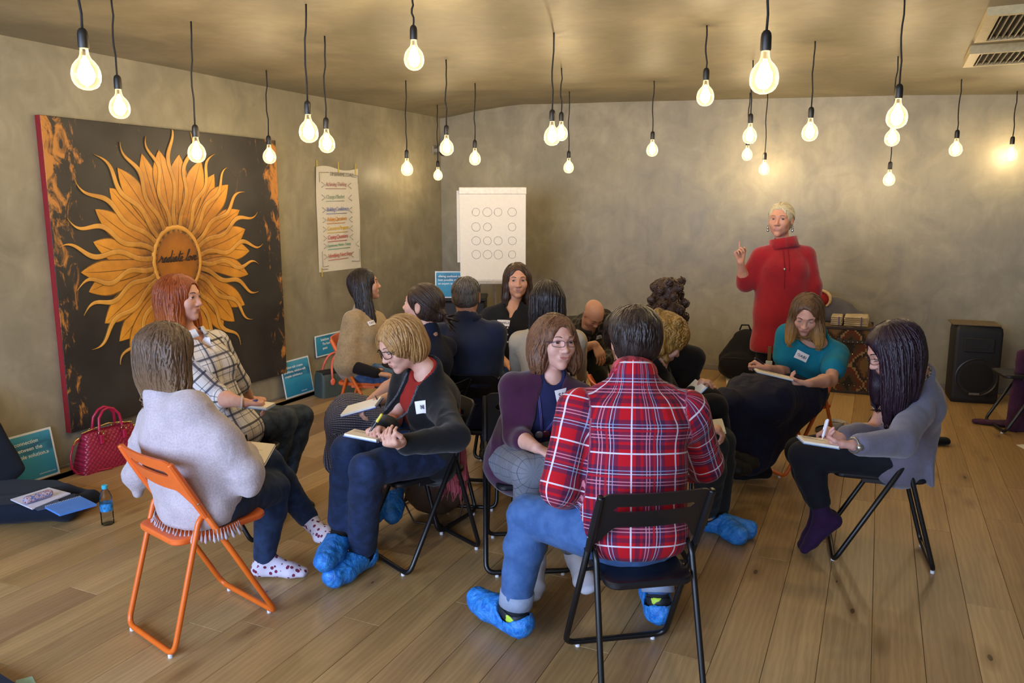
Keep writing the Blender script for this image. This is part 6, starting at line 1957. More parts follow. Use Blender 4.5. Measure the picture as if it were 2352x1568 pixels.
f.cap(P.el['L'], P.el['L'] + V(0, 0, -0.12) - P.Fr * 0.01, 0.04, 0.018, 0.03); f.cap(P.el['R'] + (P.wr['R'] - P.el['R']) * 0.3, P.el['R'] + V(0.02, 0, -0.06), 0.05, 0.03, 0.05)
P.neckcut(f, 0.062); f.box(P.pel + V(0, 0, -0.14), np.eye(3), (0.6, 0.6, 0.055), 0.01, 0.02, 1)
o = P.wear('poncho', f, PON, 0.0075, 0.006, 6.5, 3)
g = G(); rs_ = random.Random(9)
for i in range(46):
    a = math.radians(-115 + 230 * i / 45)
    d = -P.Fp * math.cos(a) + P.Lp * -math.sin(a)
    b = P.pel + V(0, 0, -0.075) - P.Fp * 0.03 + d * np.array([0.215 if abs(d @ P.Lp) > 0.5 else 0.19] * 3)
    b = P.pel + V(0, 0, -0.068) - P.Fp * 0.03 + P.Lp * (d @ P.Lp) * 0.212 + P.Fp * (d @ P.Fp) * 0.138
    l = rs_.uniform(0.035, 0.05) if b[2] else 0; e = b + d * 0.004 + V(0, 0, -0.010) 
    out = d * rs_.uniform(0.002, 0.02)
    g.tube([b, e, e + out * 0.5 + V(0, 0, -0.012), e + out + V(0, 0, -0.026), e + out * 1.1 + V(0, 0, -0.034)], [0.0015, 0.0015, 0.0045, 0.0062, 0.001], 6)
for i in range(9):
    t_ = i / 8; b = P.el['R'] + (P.wr['R'] - P.el['R']) * (0.1 + 0.75 * t_) + V(0, 0, -0.060) + P.L * -0.02
    g.tube([b, b + V(0.002, 0, -0.012), b + V(0.003, 0, -0.028), b + V(0.003, 0, -0.036)], [0.0015, 0.0045, 0.006, 0.001], 6)
g.obj('tassel_fringe', PON, P.o, smooth=True, world=True, kind='stuff')
HB = hairmat('hair_ashbrown', '33261c', '6d5440', tip='8a6e50')
f = P.capf(0.016, low=0.03)
for s_ in (-0.055, 0.055): P.drape(f, s_, -0.02, 0.01, 0.175, 0.044, 0.020, 0.032, 0.0, 0.035)
P.drape(f, 0, -0.07, 0.03, 0.195, 0.042, 0.014, 0, 0.0, 0.05, wide=0.085)
P.hair(f, HB, locks=320, length=0.40, lr=0.0042, wave=0.9, tips=0.2, amp=0.0045)
pn = (P.wr['R'] + P.hd['R'][0] * 0.09)
c_ = P.wr['L'] + P.hd['L'][0] * 0.10 + V(0, 0, 0.02)
nb = ik(P.wr['R'], 0.13, 580, 1032, 1)
block('notebook', nb + V(0, 0, -0.02), hdir(95, -8), hdir(180, 5) , 0.15, 0.21, 0.012, plain('note_pale', 'cfd4e0', 0.6), 'open white notepad on the knee of the woman in the fringed poncho', 'notebook', lines=4)
pen(nb + V(-0.03, 0.0, 0.0), atd(565, 998, float((nb - CAM) @ FW)) + V(0, 0, 0.0), plain('pen_black', '15151a', 0.3), 'black pen with silver clip held by the woman in the fringed poncho')

# ---- the red-haired woman in front of the painting
P = Person('red', pel(515, 4.0), 70, (432, 752, 1), (412, 676, 0), 82, 2, T=0.46, pphi=82, hs=1.0,
           label='red-haired woman in a white checked shirt sitting before the sunflower painting', skinc='cf9c86')
P.arm('R', (500, 912, 0), (562, 925, -1), (600, 925, 0), 'hold', palm=(0, 0, -1)).arm('L', (548, 880, 1), (575, 915, 1), (605, 918, 0), 'hold', palm=(0, 0, -1))
P.leg('R', (650, 968, 1), (615, 1125, 1), (660, 1140, 0)).leg('L', (690, 958, 1), (648, 1120, 1), (690, 1130, 0))
P.skin_mesh(gaze=0.1, nose=1.0, brow='4a2a1a')
jeans(P, denim('jeans_grey', '232c3a', '3c4a5c'), name='jeans')
shoes(P, 'LR', plain('shoe_black', '101012', 0.5))
WP = stripes('check_white', 'd6d0cc', [(0, 0.075, 0.0, 0.14, '16171f', 0.85), (1, 0.075, 0.0, 0.14, '16171f', 0.85), (0, 0.075, 0.3, 0.05, '2b2e3c', 0.7), (1, 0.075, 0.3, 0.05, '2b2e3c', 0.7), (0, 0.15, 0.55, 0.2, '4c5478', 0.25), (1, 0.15, 0.55, 0.2, '4c5478', 0.25)])
f = F(); P.torso(f, 0.014, 0.04); P.armf(f, 'R', 0.018, 1.12); P.armf(f, 'L', 0.016, 1.12); f.ecap(P.sp(0.15), P.pel + P.Fp * 0.09 - V(0, 0, 0.01), P.Lp, (0.17, 0.13), (0.17, 0.10), 0.05); P.neckcut(f, 0.055, 0.06)
surf = f
P.wear('checked_shirt', f, WP, 0.008, 0.005, 8, 5, uv=P.uvb())
P.collar(cloth('shirt_white', 'd6d0cc'), 0.064, 0.035, gap=0.35, drop=0.015)
P.badge('', 468, 783, 0.065, 0.035, 12, surf=f)
HR = hairmat('hair_copper', '4f1c0c', '9c4a1c', tip='b4682a')
f = P.capf(0.014, face=(0.054, 0.07, 0.082), fc=(0, 0.098, -0.032))
for s_ in (-0.062, 0.062): P.drape(f, s_, 0.0, 0.02, 0.205, 0.032, 0.034, 0.018, -0.02, 0.035)
P.drape(f, 0, -0.065, 0.03, 0.19, 0.045, 0.035, 0, 0.0, 0.05, wide=0.07)
P.hair(f, HR, locks=240, length=0.36, lr=0.004, wave=0.8, tips=0.2, seed=8)
seat_for(P, 'black folding chair hidden under the red-haired woman by the painting')
nb = P.wr['R'] + P.hd['R'][0] * 0.13
d_ = float((nb - CAM) @ FW)
block('notebook', atd(592, 933, d_), hdir(80, -4), hdir(170, 0), 0.14, 0.10, 0.014, plain('note_blueedge', '7f9cc8', 0.6), 'small white notepad on the lap of the red-haired woman', 'notebook')
pen(atd(572, 925, d_ - 0.03), atd(592, 918, d_ - 0.05) + V(0, 0, 0.0), plain('pen_violet', '3a2f66', 0.3), 'short violet pen in the hands of the red-haired woman')
g = G(); w_ = P.wr['R']; z = P.hd['R'][0]; a = nrm(np.cross(z, V(0, 0, 1))); b = np.cross(z, a)
g.tube([w_ - z * 0.012 + (a * math.cos(i * 0.52) + b * math.sin(i * 0.52)) * 0.0285 for i in range(12)], 0.0045, 6, closed=True)
g.obj('wristwatch', plain('watch_white', 'c8c2b8', 0.4), P.o, smooth=True, world=True)

# ---- the woman in the beige sweater
P = Person('beige', cpel(-3.24, 4.57, -72, 0.05), 68, (838, 712, 0), (838, 655, 0), 100, 10, T=0.47, pphi=85,
           label='woman with very long black hair in a beige knitted sweater at the back left', skinc='c79880')
P.arm('R', (795, 838, 0), (868, 858, -1), (900, 862, 0), 'relax', palm=(0, 0, -1)).arm('L', (898, 812, 0), (880, 850, -1), (858, 850, -1), 'relax', palm=(0.2, 0, -1))
P.leg('R', (912, 880, 0), (905, 975), z=0.09).leg('L', (935, 872, 1), (925, 965), z=0.09)
P.skin_mesh(gaze=0.15, brow='1a1210')
jeans(P, denim('jeans_mid', '33507e', '5a7aa8'), name='jeans')
shoes(P, 'LR', plain('shoe_black', '101012', 0.5))
KN = cloth('knit_beige', 'a08a68', 0.12, 10, 110, 0.9, 0.95, 0.3)
f = F(); P.armf(f, 'R', 0.010, 1.95); P.armf(f, 'L', 0.010, 1.95)
P.wear('black_undershirt', f, cloth('undershirt_black', '141216'), 0.009, 0.003, 9, 4)
f = F(); P.torso(f, 0.022, 0.04); P.armf(f, 'R', 0.024, 0.98, 0.03, flare=0.022); P.armf(f, 'L', 0.024, 0.95, 0.03, flare=0.022)
f.ecap(P.sp(0.5), P.sp(0.06, (0, -0.03, 0)), P.L, (0.17, 0.13), (0.205, 0.165), 0.05)
for q in 'LR': f.cap(P.sh[q] + (P.el[q] - P.sh[q]) * 0.6, P.sp(0.3, (0.12 if q == 'L' else -0.12, 0, 0)), 0.05, 0.06, 0.05)
surf = f
P.neckcut(f, 0.058)
P.wear('beige_sweater', f, KN, 0.008, 0.005, 7, 2)
P.collar(cloth('undershirt_black', '141216'), 0.057, 0.045)
P.badge('CAT', 853, 742, 0.06, 0.035, 8, size=0.022, surf=surf)
HK = hairmat('hair_black', '0d0a0b', '2c2322', 0.35)
f = P.capf(0.014, face=(0.053, 0.072, 0.082), fc=(0, 0.1, -0.03))
P.drape(f, 0.05, -0.01, 0.02, 0.40, 0.036, 0.026, 0.085, -0.075, 0.04, n=5); P.drape(f, 0.045, -0.045, 0.02, 0.40, 0.036, 0.022, 0.085, -0.055, 0.04, n=5); P.drape(f, -0.05, -0.02, 0.02, 0.2, 0.028, 0.02, 0.01, 0.0, 0.04)
P.hair(f, HK, locks=220, length=0.58, lr=0.0036, wave=0.25, seed=4)

# ---- the woman with the dark low bun, looking away to the left
P = Person('bun', pel(975, 4.15), -128, (980, 765, -1), (970, 702, 0), -108, 8, T=0.45, pphi=-120,
           label='woman with dark hair in a low bun and navy top, looking away to the left', skinc='cb9c84')
P.arm('L', (930, 905, -1), (868, 922, -1), (838, 935, 0), 'hold', palm=(0, 0, -1)).arm('R', (905, 880, 1), (840, 930, -1), (820, 930, 0), 'hold', palm=(0, 0, 1), nohand=True)
P.leg('L', (795, 978, 0), (872, 1135, 1), (850, 1165, -1)).leg('R', (800, 945, 1), (902, 1130, 1), (890, 1165, -1))
P.skin_mesh(gaze=0, brow='241810', eyes='open')
NT = cloth('navy_top', '141b30', 0.12, 12)
f = F(); P.torso(f, 0.012, 0.03); P.armf(f, 'L', 0.012, 0.95); P.armf(f, 'R', 0.012, 0.95); P.neckcut(f, 0.050, 0, 0.0, 0.0)
P.wear('navy_top', f, NT, 0.009, 0.004, 8, 2)
k = N('skirt_dots'); sp = k.n('ShaderNodeSeparateXYZ'); k.l(k.coord('cl'), sp.inputs[0])
a = k.math('LESS_THAN', k.math('FRACT', k.math('DIVIDE', sp.outputs[0], 0.011)), 0.35); b = k.math('LESS_THAN', k.math('FRACT', k.math('DIVIDE', sp.outputs[1], 0.008)), 0.6)
k.base(k.mix(k.math('MULTIPLY', a, b), lin('252a44'), lin('8d8c98'))); k.set(Roughness=0.85); SKD = k.m
f = F(); f.ecap(P.pel, P.sp(0.25), P.Lp, (0.175, 0.13), (0.14, 0.10), 0.05)
for q in 'LR':
    f.cap(P.hip[q], P.kn[q], 0.105, 0.085, 0.06); f.cap(P.kn[q], P.kn[q] + (P.an[q] - P.kn[q]) * 0.42 + V(-0.03, -0.02, 0), 0.085, 0.10, 0.06)
kk = (P.kn['L'] + P.kn['R']) / 2; f.cap((P.hip['L'] + P.hip['R']) / 2, kk, 0.11, 0.09, 0.06)
f.cap(kk, kk + hdir(-100) * 0.03 + V(0, 0, -0.22), 0.09, 0.10, 0.06)
P.wear('skirt', f, SKD, 0.009, 0.007, 9, 6, uv=[(P.hip['L'], P.kn['L'], 0.09, V(0, 0, -1)), (P.kn['L'], P.an['L'], 0.09, P.Fp * -1)])
covers(P, 'LR', BLUE)
HD = hairmat('hair_darkbrown', '17100d', '3f2c22', 0.38)
f = P.capf(0.010, face=(0.056, 0.066, 0.08), fc=(0, 0.098, -0.028), extra=lambda f: (f.ell(P.hw(0.0, -0.105, -0.035), P.R3, np.array([0.035, 0.035, 0.035]), 0.02)))
f.ell(P.hw(0.083, -0.005, -0.01), P.R3, (0.02, 0.022, 0.034), 0.008, 1); f.ell(P.hw(-0.083, -0.005, -0.01), P.R3, (0.02, 0.022, 0.034), 0.008, 1)
bun = P.hw(0.0, -0.13, -0.035)
P.hair(f, HD, locks=150, length=0.20, lr=0.003, flow=lambda Q, i: (bun - Q) / (np.linalg.norm(bun - Q, axis=1)[:, None] + 1e-6), seed=5)
g = G(); 
for i in range(16): a = i * 0.8; g.tube([P.hw(0, -0.125, -0.035), P.hw(0.02 * math.cos(a), -0.15, -0.045 + 0.02 * math.sin(a)), P.hw(0.055 * math.cos(a), -0.175 - 0.012 * (i % 3), -0.06 + 0.05 * math.sin(a))], [0.009, 0.007, 0.001], 5)
mesh('bun_tail', g.v, g.f, HD, P.o, attrs={'hv': [(0.3, 0, 0)] * len(g.v)}, world=True)
seat_for(P, 'black folding chair under the woman with the dark low bun')
d_ = float((P.wr['L'] + P.hd['L'][0] * 0.08 - CAM) @ FW)
block('spiral_notebook', atd(832, 937, d_), hdir(75, 18), hdir(165, 14), 0.19, 0.10, 0.014, plain('note_navyedge', '3c4a8c', 0.6), 'white spiral notebook on the lap of the woman with the low bun', 'notebook', spiral=True)
g = G(); w_ = P.wr['L']; z = P.hd['L'][0]; a = nrm(np.cross(z, V(0, 0, 1))); b = np.cross(z, a)
g.tube([w_ + (a * math.cos(i * 0.52) + b * math.sin(i * 0.52)) * 0.030 for i in range(12)], 0.003, 6, closed=True)
g.obj('bracelet', plain('bracelet_dark', '1c1a20', 0.4), P.o, smooth=True, world=True)

# ---- the blonde woman writing, black cardigan over a red tee
ph = phid(155.5)
P = Person('blonde', cpel(-1.92, 3.027, 155.5, 0.05), ph - 4, (975, 856, -1), (922, 790, -1), -54, -24, T=0.455, pphi=ph, hs=1.0, bend=0.03, roll=4,
           label='short-haired blonde woman in black cardigan and red tee, writing', skinc='d0a28e')
P.arm('L', (1046, 1003, -1), (922, 1022, -1), (880, 1015, -1), 'hold', palm=(-0.2, 0.3, 1)).arm('R', (905, 965, 0), (872, 988, -1), (848, 985, -1), 'write', palm=(0.3, 0, -1))
P.leg('R', (800, 1035, -1), (786, 1215, 1), (752, 1262, -1)).leg('L', (842, 1078, -1), (832, 1262), (780, 1330, -1), z=0.10)
P.skin_mesh(eyes='down', nose=1.05, brow='7a5a3a', smile=0.0)
BJ = denim('jeans_indigo', '1a2845', '22345a')
jeans(P, BJ, 0.014, (1.93, 1.84), 0.016, amp=0.004)
k = N('sock_striped'); v_ = k.coord('Object'); sp = k.n('ShaderNodeSeparateXYZ'); k.l(v_, sp.inputs[0])
k.base(k.mix(k.math('LESS_THAN', k.math('FRACT', k.math('DIVIDE', sp.outputs[2], 0.0165)), 0.28), lin('d4d2d8'), lin('1a1c26'))); k.set(Roughness=0.9); SST = k.m
feet(P, 'R', SST, label='white sock with thin black stripes', up=0.12); feet(P, 'L', cloth('sock_black', '101014'), up=0.1)
shoes(P, 'LR', plain('suede_black', '111114', 0.85))
covers(P, 'LR', BLUE, 1.15, 0.016)
f = F(); P.torso(f, 0.006, 0.035); P.neckcut(f, 0.048, 0, -0.012, 0.0)
P.wear('red_tee', f, cloth('tee_red', '8f1f17', 0.1, 12, folds=0.3), 0.008, 0.004, 9, 2)
CB = cloth('cardigan_black', '0b0c10', 0.2, 12, 500, 0.5, 0.9, 0.15)
f = F(); P.torso(f, 0.020, 0.035, bust=1.0); P.armf(f, 'L', 0.016, 1.9); P.armf(f, 'R', 0.016, 1.9)
f.ecap(P.sp(0.35), P.pel - V(0, 0, 0.03) - P.Fp * 0.02, P.Lp, (0.16, 0.13), (0.185, 0.14), 0.05)
P.openfront(f, 0.06, 0.045); P.neckcut(f, 0.06, 0, 0.01)
f2 = F(); P.torso(f2, 0.020, 0.035)
P.wear('black_cardigan', f, CB, 0.0075, 0.006, 8, 7)
k = N('cardigan_trim'); nz = k.noise(k.coord('Object'), 420, 2); k.base(k.ramp(nz, [(0.45, '111218'), (0.6, '6a6c78')])); k.set(Roughness=0.9)
for q in (-1, 1):
    pts = []
    for t_ in np.linspace(0.97, 0.22, 14):
        wd = 0.045 + (0.06 - 0.045) * (1 - t_)
        p = P.sp(t_, (q * (wd + 0.006), 0.2, 0)); 
        for _ in range(90):
            if f.ev(p[None])[0] < 0.001: break
            p = p - P.Fr * 0.005
        pts.append(p)
    g = G(); g.tube(pts, 0.0055, 8); g.obj('cardigan_trim', k.m, P.o, smooth=True, world=True)
g = G(); p = P.sp(0.16, (0, 0.14, 0)); g.box(p - V(0.02, 0.02, 0.02), p + V(0.02, 0.02, 0.015), bev=0.004); g.obj('belt_buckle', plain('buckle', '6e6a60', 0.3, 0.8), P.o, world=True)
P.badge('RINE', 970, 934, 0.075, 0.055, 14, size=0.026, surf=f)
P.glasses(plain('glasses_dark', '17120f', 0.3), True)
HBL = hairmat('hair_blonde', '6e4b2c', 'b58d58', tip=None)
f = P.capf(0.014, face=(0.056, 0.068, 0.085), fc=(0, 0.105, -0.045), low=0.015)
f.ell(P.hw(0.05, 0.02, 0.025), P.R3, (0.034, 0.058, 0.052), 0.03); f.ell(P.hw(-0.05, 0.02, 0.025), P.R3, (0.034, 0.058, 0.052), 0.03)

f.ell(P.hw(0, -0.04, -0.04), P.R3, (0.074, 0.062, 0.048), 0.04); f.ell(P.hw(0, 0.115, -0.05), P.R3, (0.05, 0.05, 0.075), 0.012, 1)
P.hair(f, HBL, locks=240, length=0.20, lr=0.004, seed=6, hang=0.6, part=0.02)
d_ = float((P.wr['R'] + P.hd['R'][0] * 0.07 - CAM) @ FW)
nbp = atd(838, 1003, d_ + 0.0)
block('notebook', nbp, hdir(75, -6), hdir(165, -4), 0.15, 0.10, 0.012, plain('note_blueedge', '7f9cc8', 0.6), 'small white notepad with a blue edge, held by the blonde woman writing', 'notebook', lines=3)
pen(atd(846, 998, d_ - 0.01), atd(878, 950, d_ - 0.03), plain('pen_black', '15151a', 0.3), 'black and yellow pen of the blonde woman writing', plain('pen_yellow', 'c9b52a', 0.3), 0.006)

# ---- the man in the navy blazer, from behind
P = Person('blazer', pel(1082, 4.45), 172, (1073, 735, 0), (1071, 682, 0), 175, 0, T=0.48, sex='m', hs=1.0, sw=0.170,
           label='man with short greying hair in a navy blazer, seen from behind', skinc='b98a72')
P.arm('L', (1022, 880, 1), (1040, 905, 1), nohand=True).arm('R', (1130, 880, 1), (1115, 905, 1), nohand=True)
P.leg('L', (1050, 925, 1), (1050, 1010, 1)).leg('R', (1120, 925, 1), (1120, 1010, 1))
P.skin_mesh(face=False, w=1.02)
jeans(P, cloth('trousers_navy', '141a2a'), name='trousers'); shoes(P, 'LR', plain('shoe_black', '101012', 0.5))
f = F(); P.torso(f, 0.010, 0.04); P.armf(f, 'L', 0.010, 1.9); P.armf(f, 'R', 0.010, 1.9); f.ecap(P.sp(0.4), P.sp(0.02), P.L, (0.165, 0.13), (0.175, 0.14), 0.05)
for q in 'LR': f.cap(P.sh[q] - P.U * 0.0, P.sh[q] - P.U * 0.04, 0.058, 0.056, 0.03)
P.neckcut(f, 0.060, 0, 0.01); P.wear('navy_blazer', f, cloth('blazer_navy', '17203a', 0.1, 10, 700, 0.3, 0.85, 0.2, folds=0.2), 0.0085, 0.005, 6, 3)
P.collar(cloth('blazer_navy2', '141c33', 0.1, 10), 0.070, 0.028, thick=0.012)
HG = hairmat('hair_greying', '1e1a18', '6e655e', 0.5)
f = P.capf(0.006, face=(0.064, 0.07, 0.1), fc=(0, 0.10, -0.04), low=-0.012)
for q in (-1, 1): f.ell(P.hw(q * 0.080, -0.004, -0.012), P.R3, (0.016, 0.026, 0.042), 0.006, 1)
P.hair(f, HG, locks=240, length=0.035, lr=0.0022, amp=0.002, seed=9, hang=1.4)
seat_for(P, 'black folding chair under the man in the navy blazer')

# ---- the smiling woman in the dark shirt beside the flipchart
P = Person('dark shirt', pel(1175, 5.25), -12, (1178, 700, 1), (1188, 645, 0), 4, 2, T=0.465, pphi=-15,
           label='smiling dark-haired woman in a dark button shirt facing the camera by the flipchart', skinc='cf9c80')
P.arm('R', (1122, 800, -1), (1168, 838, -1), nohand=False, pose='relax').arm('L', (1238, 802, -1), (1200, 840, -1))
P.leg('R', (1140, 900, -1), (1135, 1010, 1)).leg('L', (1205, 900, -1), (1215, 1010, 1))
P.skin_mesh(smile=0.6, brow='2a1c14', gaze=0.05)
jeans(P, denim('jeans_mid2', '23385c', '44618c'), name='jeans'); shoes(P, 'LR', plain('shoe_black', '101012', 0.5))
f = F(); P.torso(f, 0.016, 0.05); P.armf(f, 'L', 0.014, 1.4); P.armf(f, 'R', 0.014, 1.2); P.neckcut(f, 0.050, 0.045); surf = f
P.wear('dark_shirt', f, cloth('shirt_black', '0e1019', 0.2, 12, folds=0.3), 0.0085, 0.005, 8, 4)
g = G()
for t_ in (0.78, 0.69, 0.60, 0.50):
    p = P.sp(t_, (-0.005, 0.2, 0))
    for _ in range(40):
        if surf.ev(p[None])[0] < 0.004: break
        p = p - P.Fr * 0.005
    g.sphere(p, 0.006, 8, 6)
g.obj('shirt_button', plain('button_pale', 'd8d2c0', 0.3), P.o, smooth=True, world=True)
P.badge('DANIELA', 1156, 742, 0.088, 0.042, -2, size=0.019, surf=surf)
HS = hairmat('hair_brown', '1c120d', '4a3426', 0.38)
f = P.capf(0.012, face=(0.050, 0.072, 0.088), fc=(-0.004, 0.1, -0.034))
for s_ in (-0.062, 0.062): P.drape(f, s_, 0.005, 0.02, 0.19, 0.028, 0.024, 0.016, -0.01, 0.03)
P.drape(f, 0, -0.06, 0.02, 0.17, 0.04, 0.03, 0, 0, 0.05, wide=0.07)
P.hair(f, HS, locks=200, length=0.33, lr=0.0036, wave=0.2, seed=11, part=0.02)
seat_for(P, 'black folding chair under the smiling woman by the flipchart')

# ---- the black-haired woman in cream, from behind
P = Person('cream', pel(1262, 4.35), 172, (1258, 752, 0), (1257, 693, 0), 178, 0, T=0.45, sw=0.17,
           label='woman with straight black hair and a cream top, seen from behind', skinc='c79880')
P.arm('L', (1192, 862, 1), (1215, 910, 1), nohand=True).arm('R', (1326, 862, 1), (1305, 910, 1), nohand=True)
P.leg('L', (1235, 925, 1), (1235, 1010, 1)).leg('R', (1290, 925, 1), (1290, 1010, 1))
P.skin_mesh(face=False)
jeans(P, cloth('trousers_black', '101116'), name='trousers'); shoes(P, 'LR', plain('shoe_black', '101012', 0.5))
f = F(); P.torso(f, 0.014); P.armf(f, 'L', 0.013, 1.9); P.armf(f, 'R', 0.013, 1.9); P.neckcut(f, 0.054)
P.wear('cream_top', f, cloth('top_cream', 'b3a692', 0.06, 12, folds=0.2), 0.0085, 0.004, 8, 2)
f = P.capf(0.014, low=0.03)
for s_ in (-0.06, 0.06): P.drape(f, s_, -0.02, 0.01, 0.20, 0.03, 0.022, 0.008, 0.01, 0.035)
P.drape(f, 0, -0.07, 0.03, 0.26, 0.04, 0.026, 0, 0.0, 0.05, wide=0.078)
P.hair(f, HK, locks=200, length=0.42, lr=0.0034, wave=0.05, seed=13)
seat_for(P, 'black folding chair under the woman in the cream top')

# ---- the woman in the plum cardigan, facing the camera
P = Person('plum', cpel(-1.41, 3.20, 209, -0.06), 10, (1266, 866, -1), (1275, 787, 0), 24, 5, T=0.425, pphi=4, hs=1.02, roll=-3,
           label='woman with glasses, plum cardigan and navy tee facing the camera', skinc='d2a594')
P.arm('R', (1185, 1000, 0), (1232, 1028, -1), (1268, 1045, 0), 'rest', palm=(0.1, 0.1, -1)).arm('L', (1338, 1000, 0), (1290, 1035, -1), (1255, 1045, 0), 'rest', palm=(0, 0.3, -1))
P.leg('R', (1215, 1082, -1), (1232, 1285), (1222, 1345, -1), z=0.14).leg('L', (1270, 1075, -1), (1320, 1275, 1), (1345, 1325, -1))
P.skin_mesh(gaze=0.12, brow='6a4a34', smile=0.4)
GP = stripes('check_grey', '6f727c', [(0, 0.036, 0.0, 0.06, '2c3040', 0.8), (1, 0.036, 0.0, 0.06, '2c3040', 0.8)])
jeans(P, GP, 0.014, (1.85, 1.85), uv=P.uvb(legs=True), name='checked_trousers')
feet(P, 'LR', cloth('sock_grey', 'b5b3ba'), label='pale grey sock')
f = F(); P.torso(f, 0.006, 0.05); P.neckcut(f, 0.044, 0, -0.02, 0.0); tee = f
P.wear('navy_tee', f, cloth('tee_navy', '1b2148', 0.1, 12, folds=0.25), 0.008, 0.004, 9, 2)
CP = cloth('cardigan_plum', '3a1530', 0.15, 12, 420, 0.6, 0.95, 0.25)
f = F(); P.torso(f, 0.020, 0.045); P.armf(f, 'L', 0.016, 1.35); P.armf(f, 'R', 0.016, 1.35)
f.ecap(P.sp(0.35), P.pel - V(0, 0, 0.06) - P.Fp * 0.01, P.Lp, (0.175, 0.13), (0.205, 0.135), 0.05)
P.openfront(f, 0.075, 0.048); P.neckcut(f, 0.056, 0, 0.01)
P.wear('plum_cardigan', f, CP, 0.0075, 0.006, 7, 4)
P.badge('SARA', 1296, 905, 0.088, 0.05, 6, size=0.027, surf=tee, out=0.006)
P.glasses(plain('glasses_thin', '3a2440', 0.3), False)
def onbody(fl_, t_, l_, fwd=0.3, off=0.004):
    p = P.sp(t_, (l_, fwd, 0))
    for _ in range(90):
        if fl_.ev(p[None])[0] < off: break
        p = p - P.Fr * 0.004
    return p
LAN = plain('cord_violet', '4a3f78', 0.6)
for dl in (0, 0.006):
    g = G(); pts = [P.neck + P.L * 0.052 + P.U * 0.035 - P.Fr * 0.02] + [onbody(tee, t_, 0.058 * (t_ - 0.50) / 0.45 + 0.004 + dl) for t_ in np.linspace(0.92, 0.5, 10)]
    g.tube(pts, 0.0022, 6)
    pts = [P.neck - P.L * 0.052 + P.U * 0.035 - P.Fr * 0.02] + [onbody(tee, t_, -0.058 * (t_ - 0.50) / 0.45 - 0.004 - dl) for t_ in np.linspace(0.92, 0.5, 10)]
    g.tube(pts, 0.0022, 6); g.obj('necklace_cord', LAN, P.o, smooth=True, world=True)
g = G(); pts = [onbody(tee, t_, 0.004 * math.sin(t_ * 30)) for t_ in np.linspace(0.5, 0.22, 8)]; g.tube(pts, 0.0022, 6); g.obj('necklace_cord', LAN, P.o, smooth=True, world=True)
for dx, dz, c_ in ((-0.016, 0.47, '8b8b96'), (0.014, 0.49, '5a2230')):
    p = onbody(tee, dz, dx, off=0.008); g = G(); g.sphere((0, 0, 0), 0.019, 16, 8, (1, 1, 0.3)); R = Vector(P.Fr).to_track_quat('Z', 'Y').to_matrix(); g.v = [tuple(np.array(R @ Vector(q)) + p) for q in g.v]; g.obj('pendant', plain('pend_' + c_, c_, 0.3, 0.3), P.o, smooth=True, world=True)
HM = hairmat('hair_auburnbrown', '3b241a', '7d563c', 0.48)
f = P.capf(0.013, face=(0.050, 0.07, 0.088), fc=(0.004, 0.102, -0.036), low=0.02)
for s_ in (-0.068, 0.068): P.drape(f, s_, 0.0, 0.01, 0.115, 0.032, 0.030, 0.016, 0.0, 0.035); f.ell(P.hw(s_ * 1.22, 0.015, -0.07), P.R3, (0.028, 0.032, 0.05), 0.03)
P.drape(f, 0, -0.065, 0.02, 0.13, 0.045, 0.035, 0, 0.0, 0.05, wide=0.085)
P.hair(f, HM, locks=260, length=0.27, lr=0.0045, wave=1.4, seed=12, amp=0.006, part=0.015)

# ---- the bald man bent over at the back
P = Person('bald', pel(1345, 6.4), 20, (1352, 752, -1), (1363, 722, -1), 22, -48, T=0.46, sex='m', hs=0.92, bend=0.03, sw=0.18,
           label='bald man in a dark checked shirt bending forward at the back', skinc='c4967e')
P.arm('R', (1316, 808, -1), (1366, 790, -1), (1378, 815, 0), 'relax', palm=(0, 0.3, -1)).arm('L', (1414, 805, -1), (1385, 830, -1), nohand=True)
P.leg('R', (1325, 865, -1), (1330, 950, 1)).leg('L', (1375, 865, -1), (1385, 950, 1))
P.skin_mesh(eyes='closed', w=1.0, brow='5a4436')
jeans(P, cloth('trousers_green', '1e211c'), name='trousers'); shoes(P, 'LR', plain('shoe_black', '101012', 0.5))
DP = stripes('check_dark', '23211f', [(0, 0.07, 0.0, 0.2, '6b6353', 0.45), (1, 0.07, 0.0, 0.2, '6b6353', 0.45), (0, 0.07, 0.5, 0.12, '0e0e12', 0.7), (1, 0.07, 0.5, 0.12, '0e0e12', 0.7)])
f = F(); P.torso(f, 0.016, 0.05); P.armf(f, 'L', 0.016, 1.9); P.armf(f, 'R', 0.016, 1.15); P.neckcut(f, 0.06, 0, 0.0); surf = f
P.wear('checked_shirt', f, DP, 0.009, 0.005, 8, 4, uv=P.uvb())
P.collar(cloth('shirt_dk', '2a2824'), 0.07, 0.03, gap=0.4)
P.badge('TONI', 1377, 772, 0.068, 0.036, 6, size=0.02, surf=surf)
seat_for(P, 'black folding chair under the bald man')

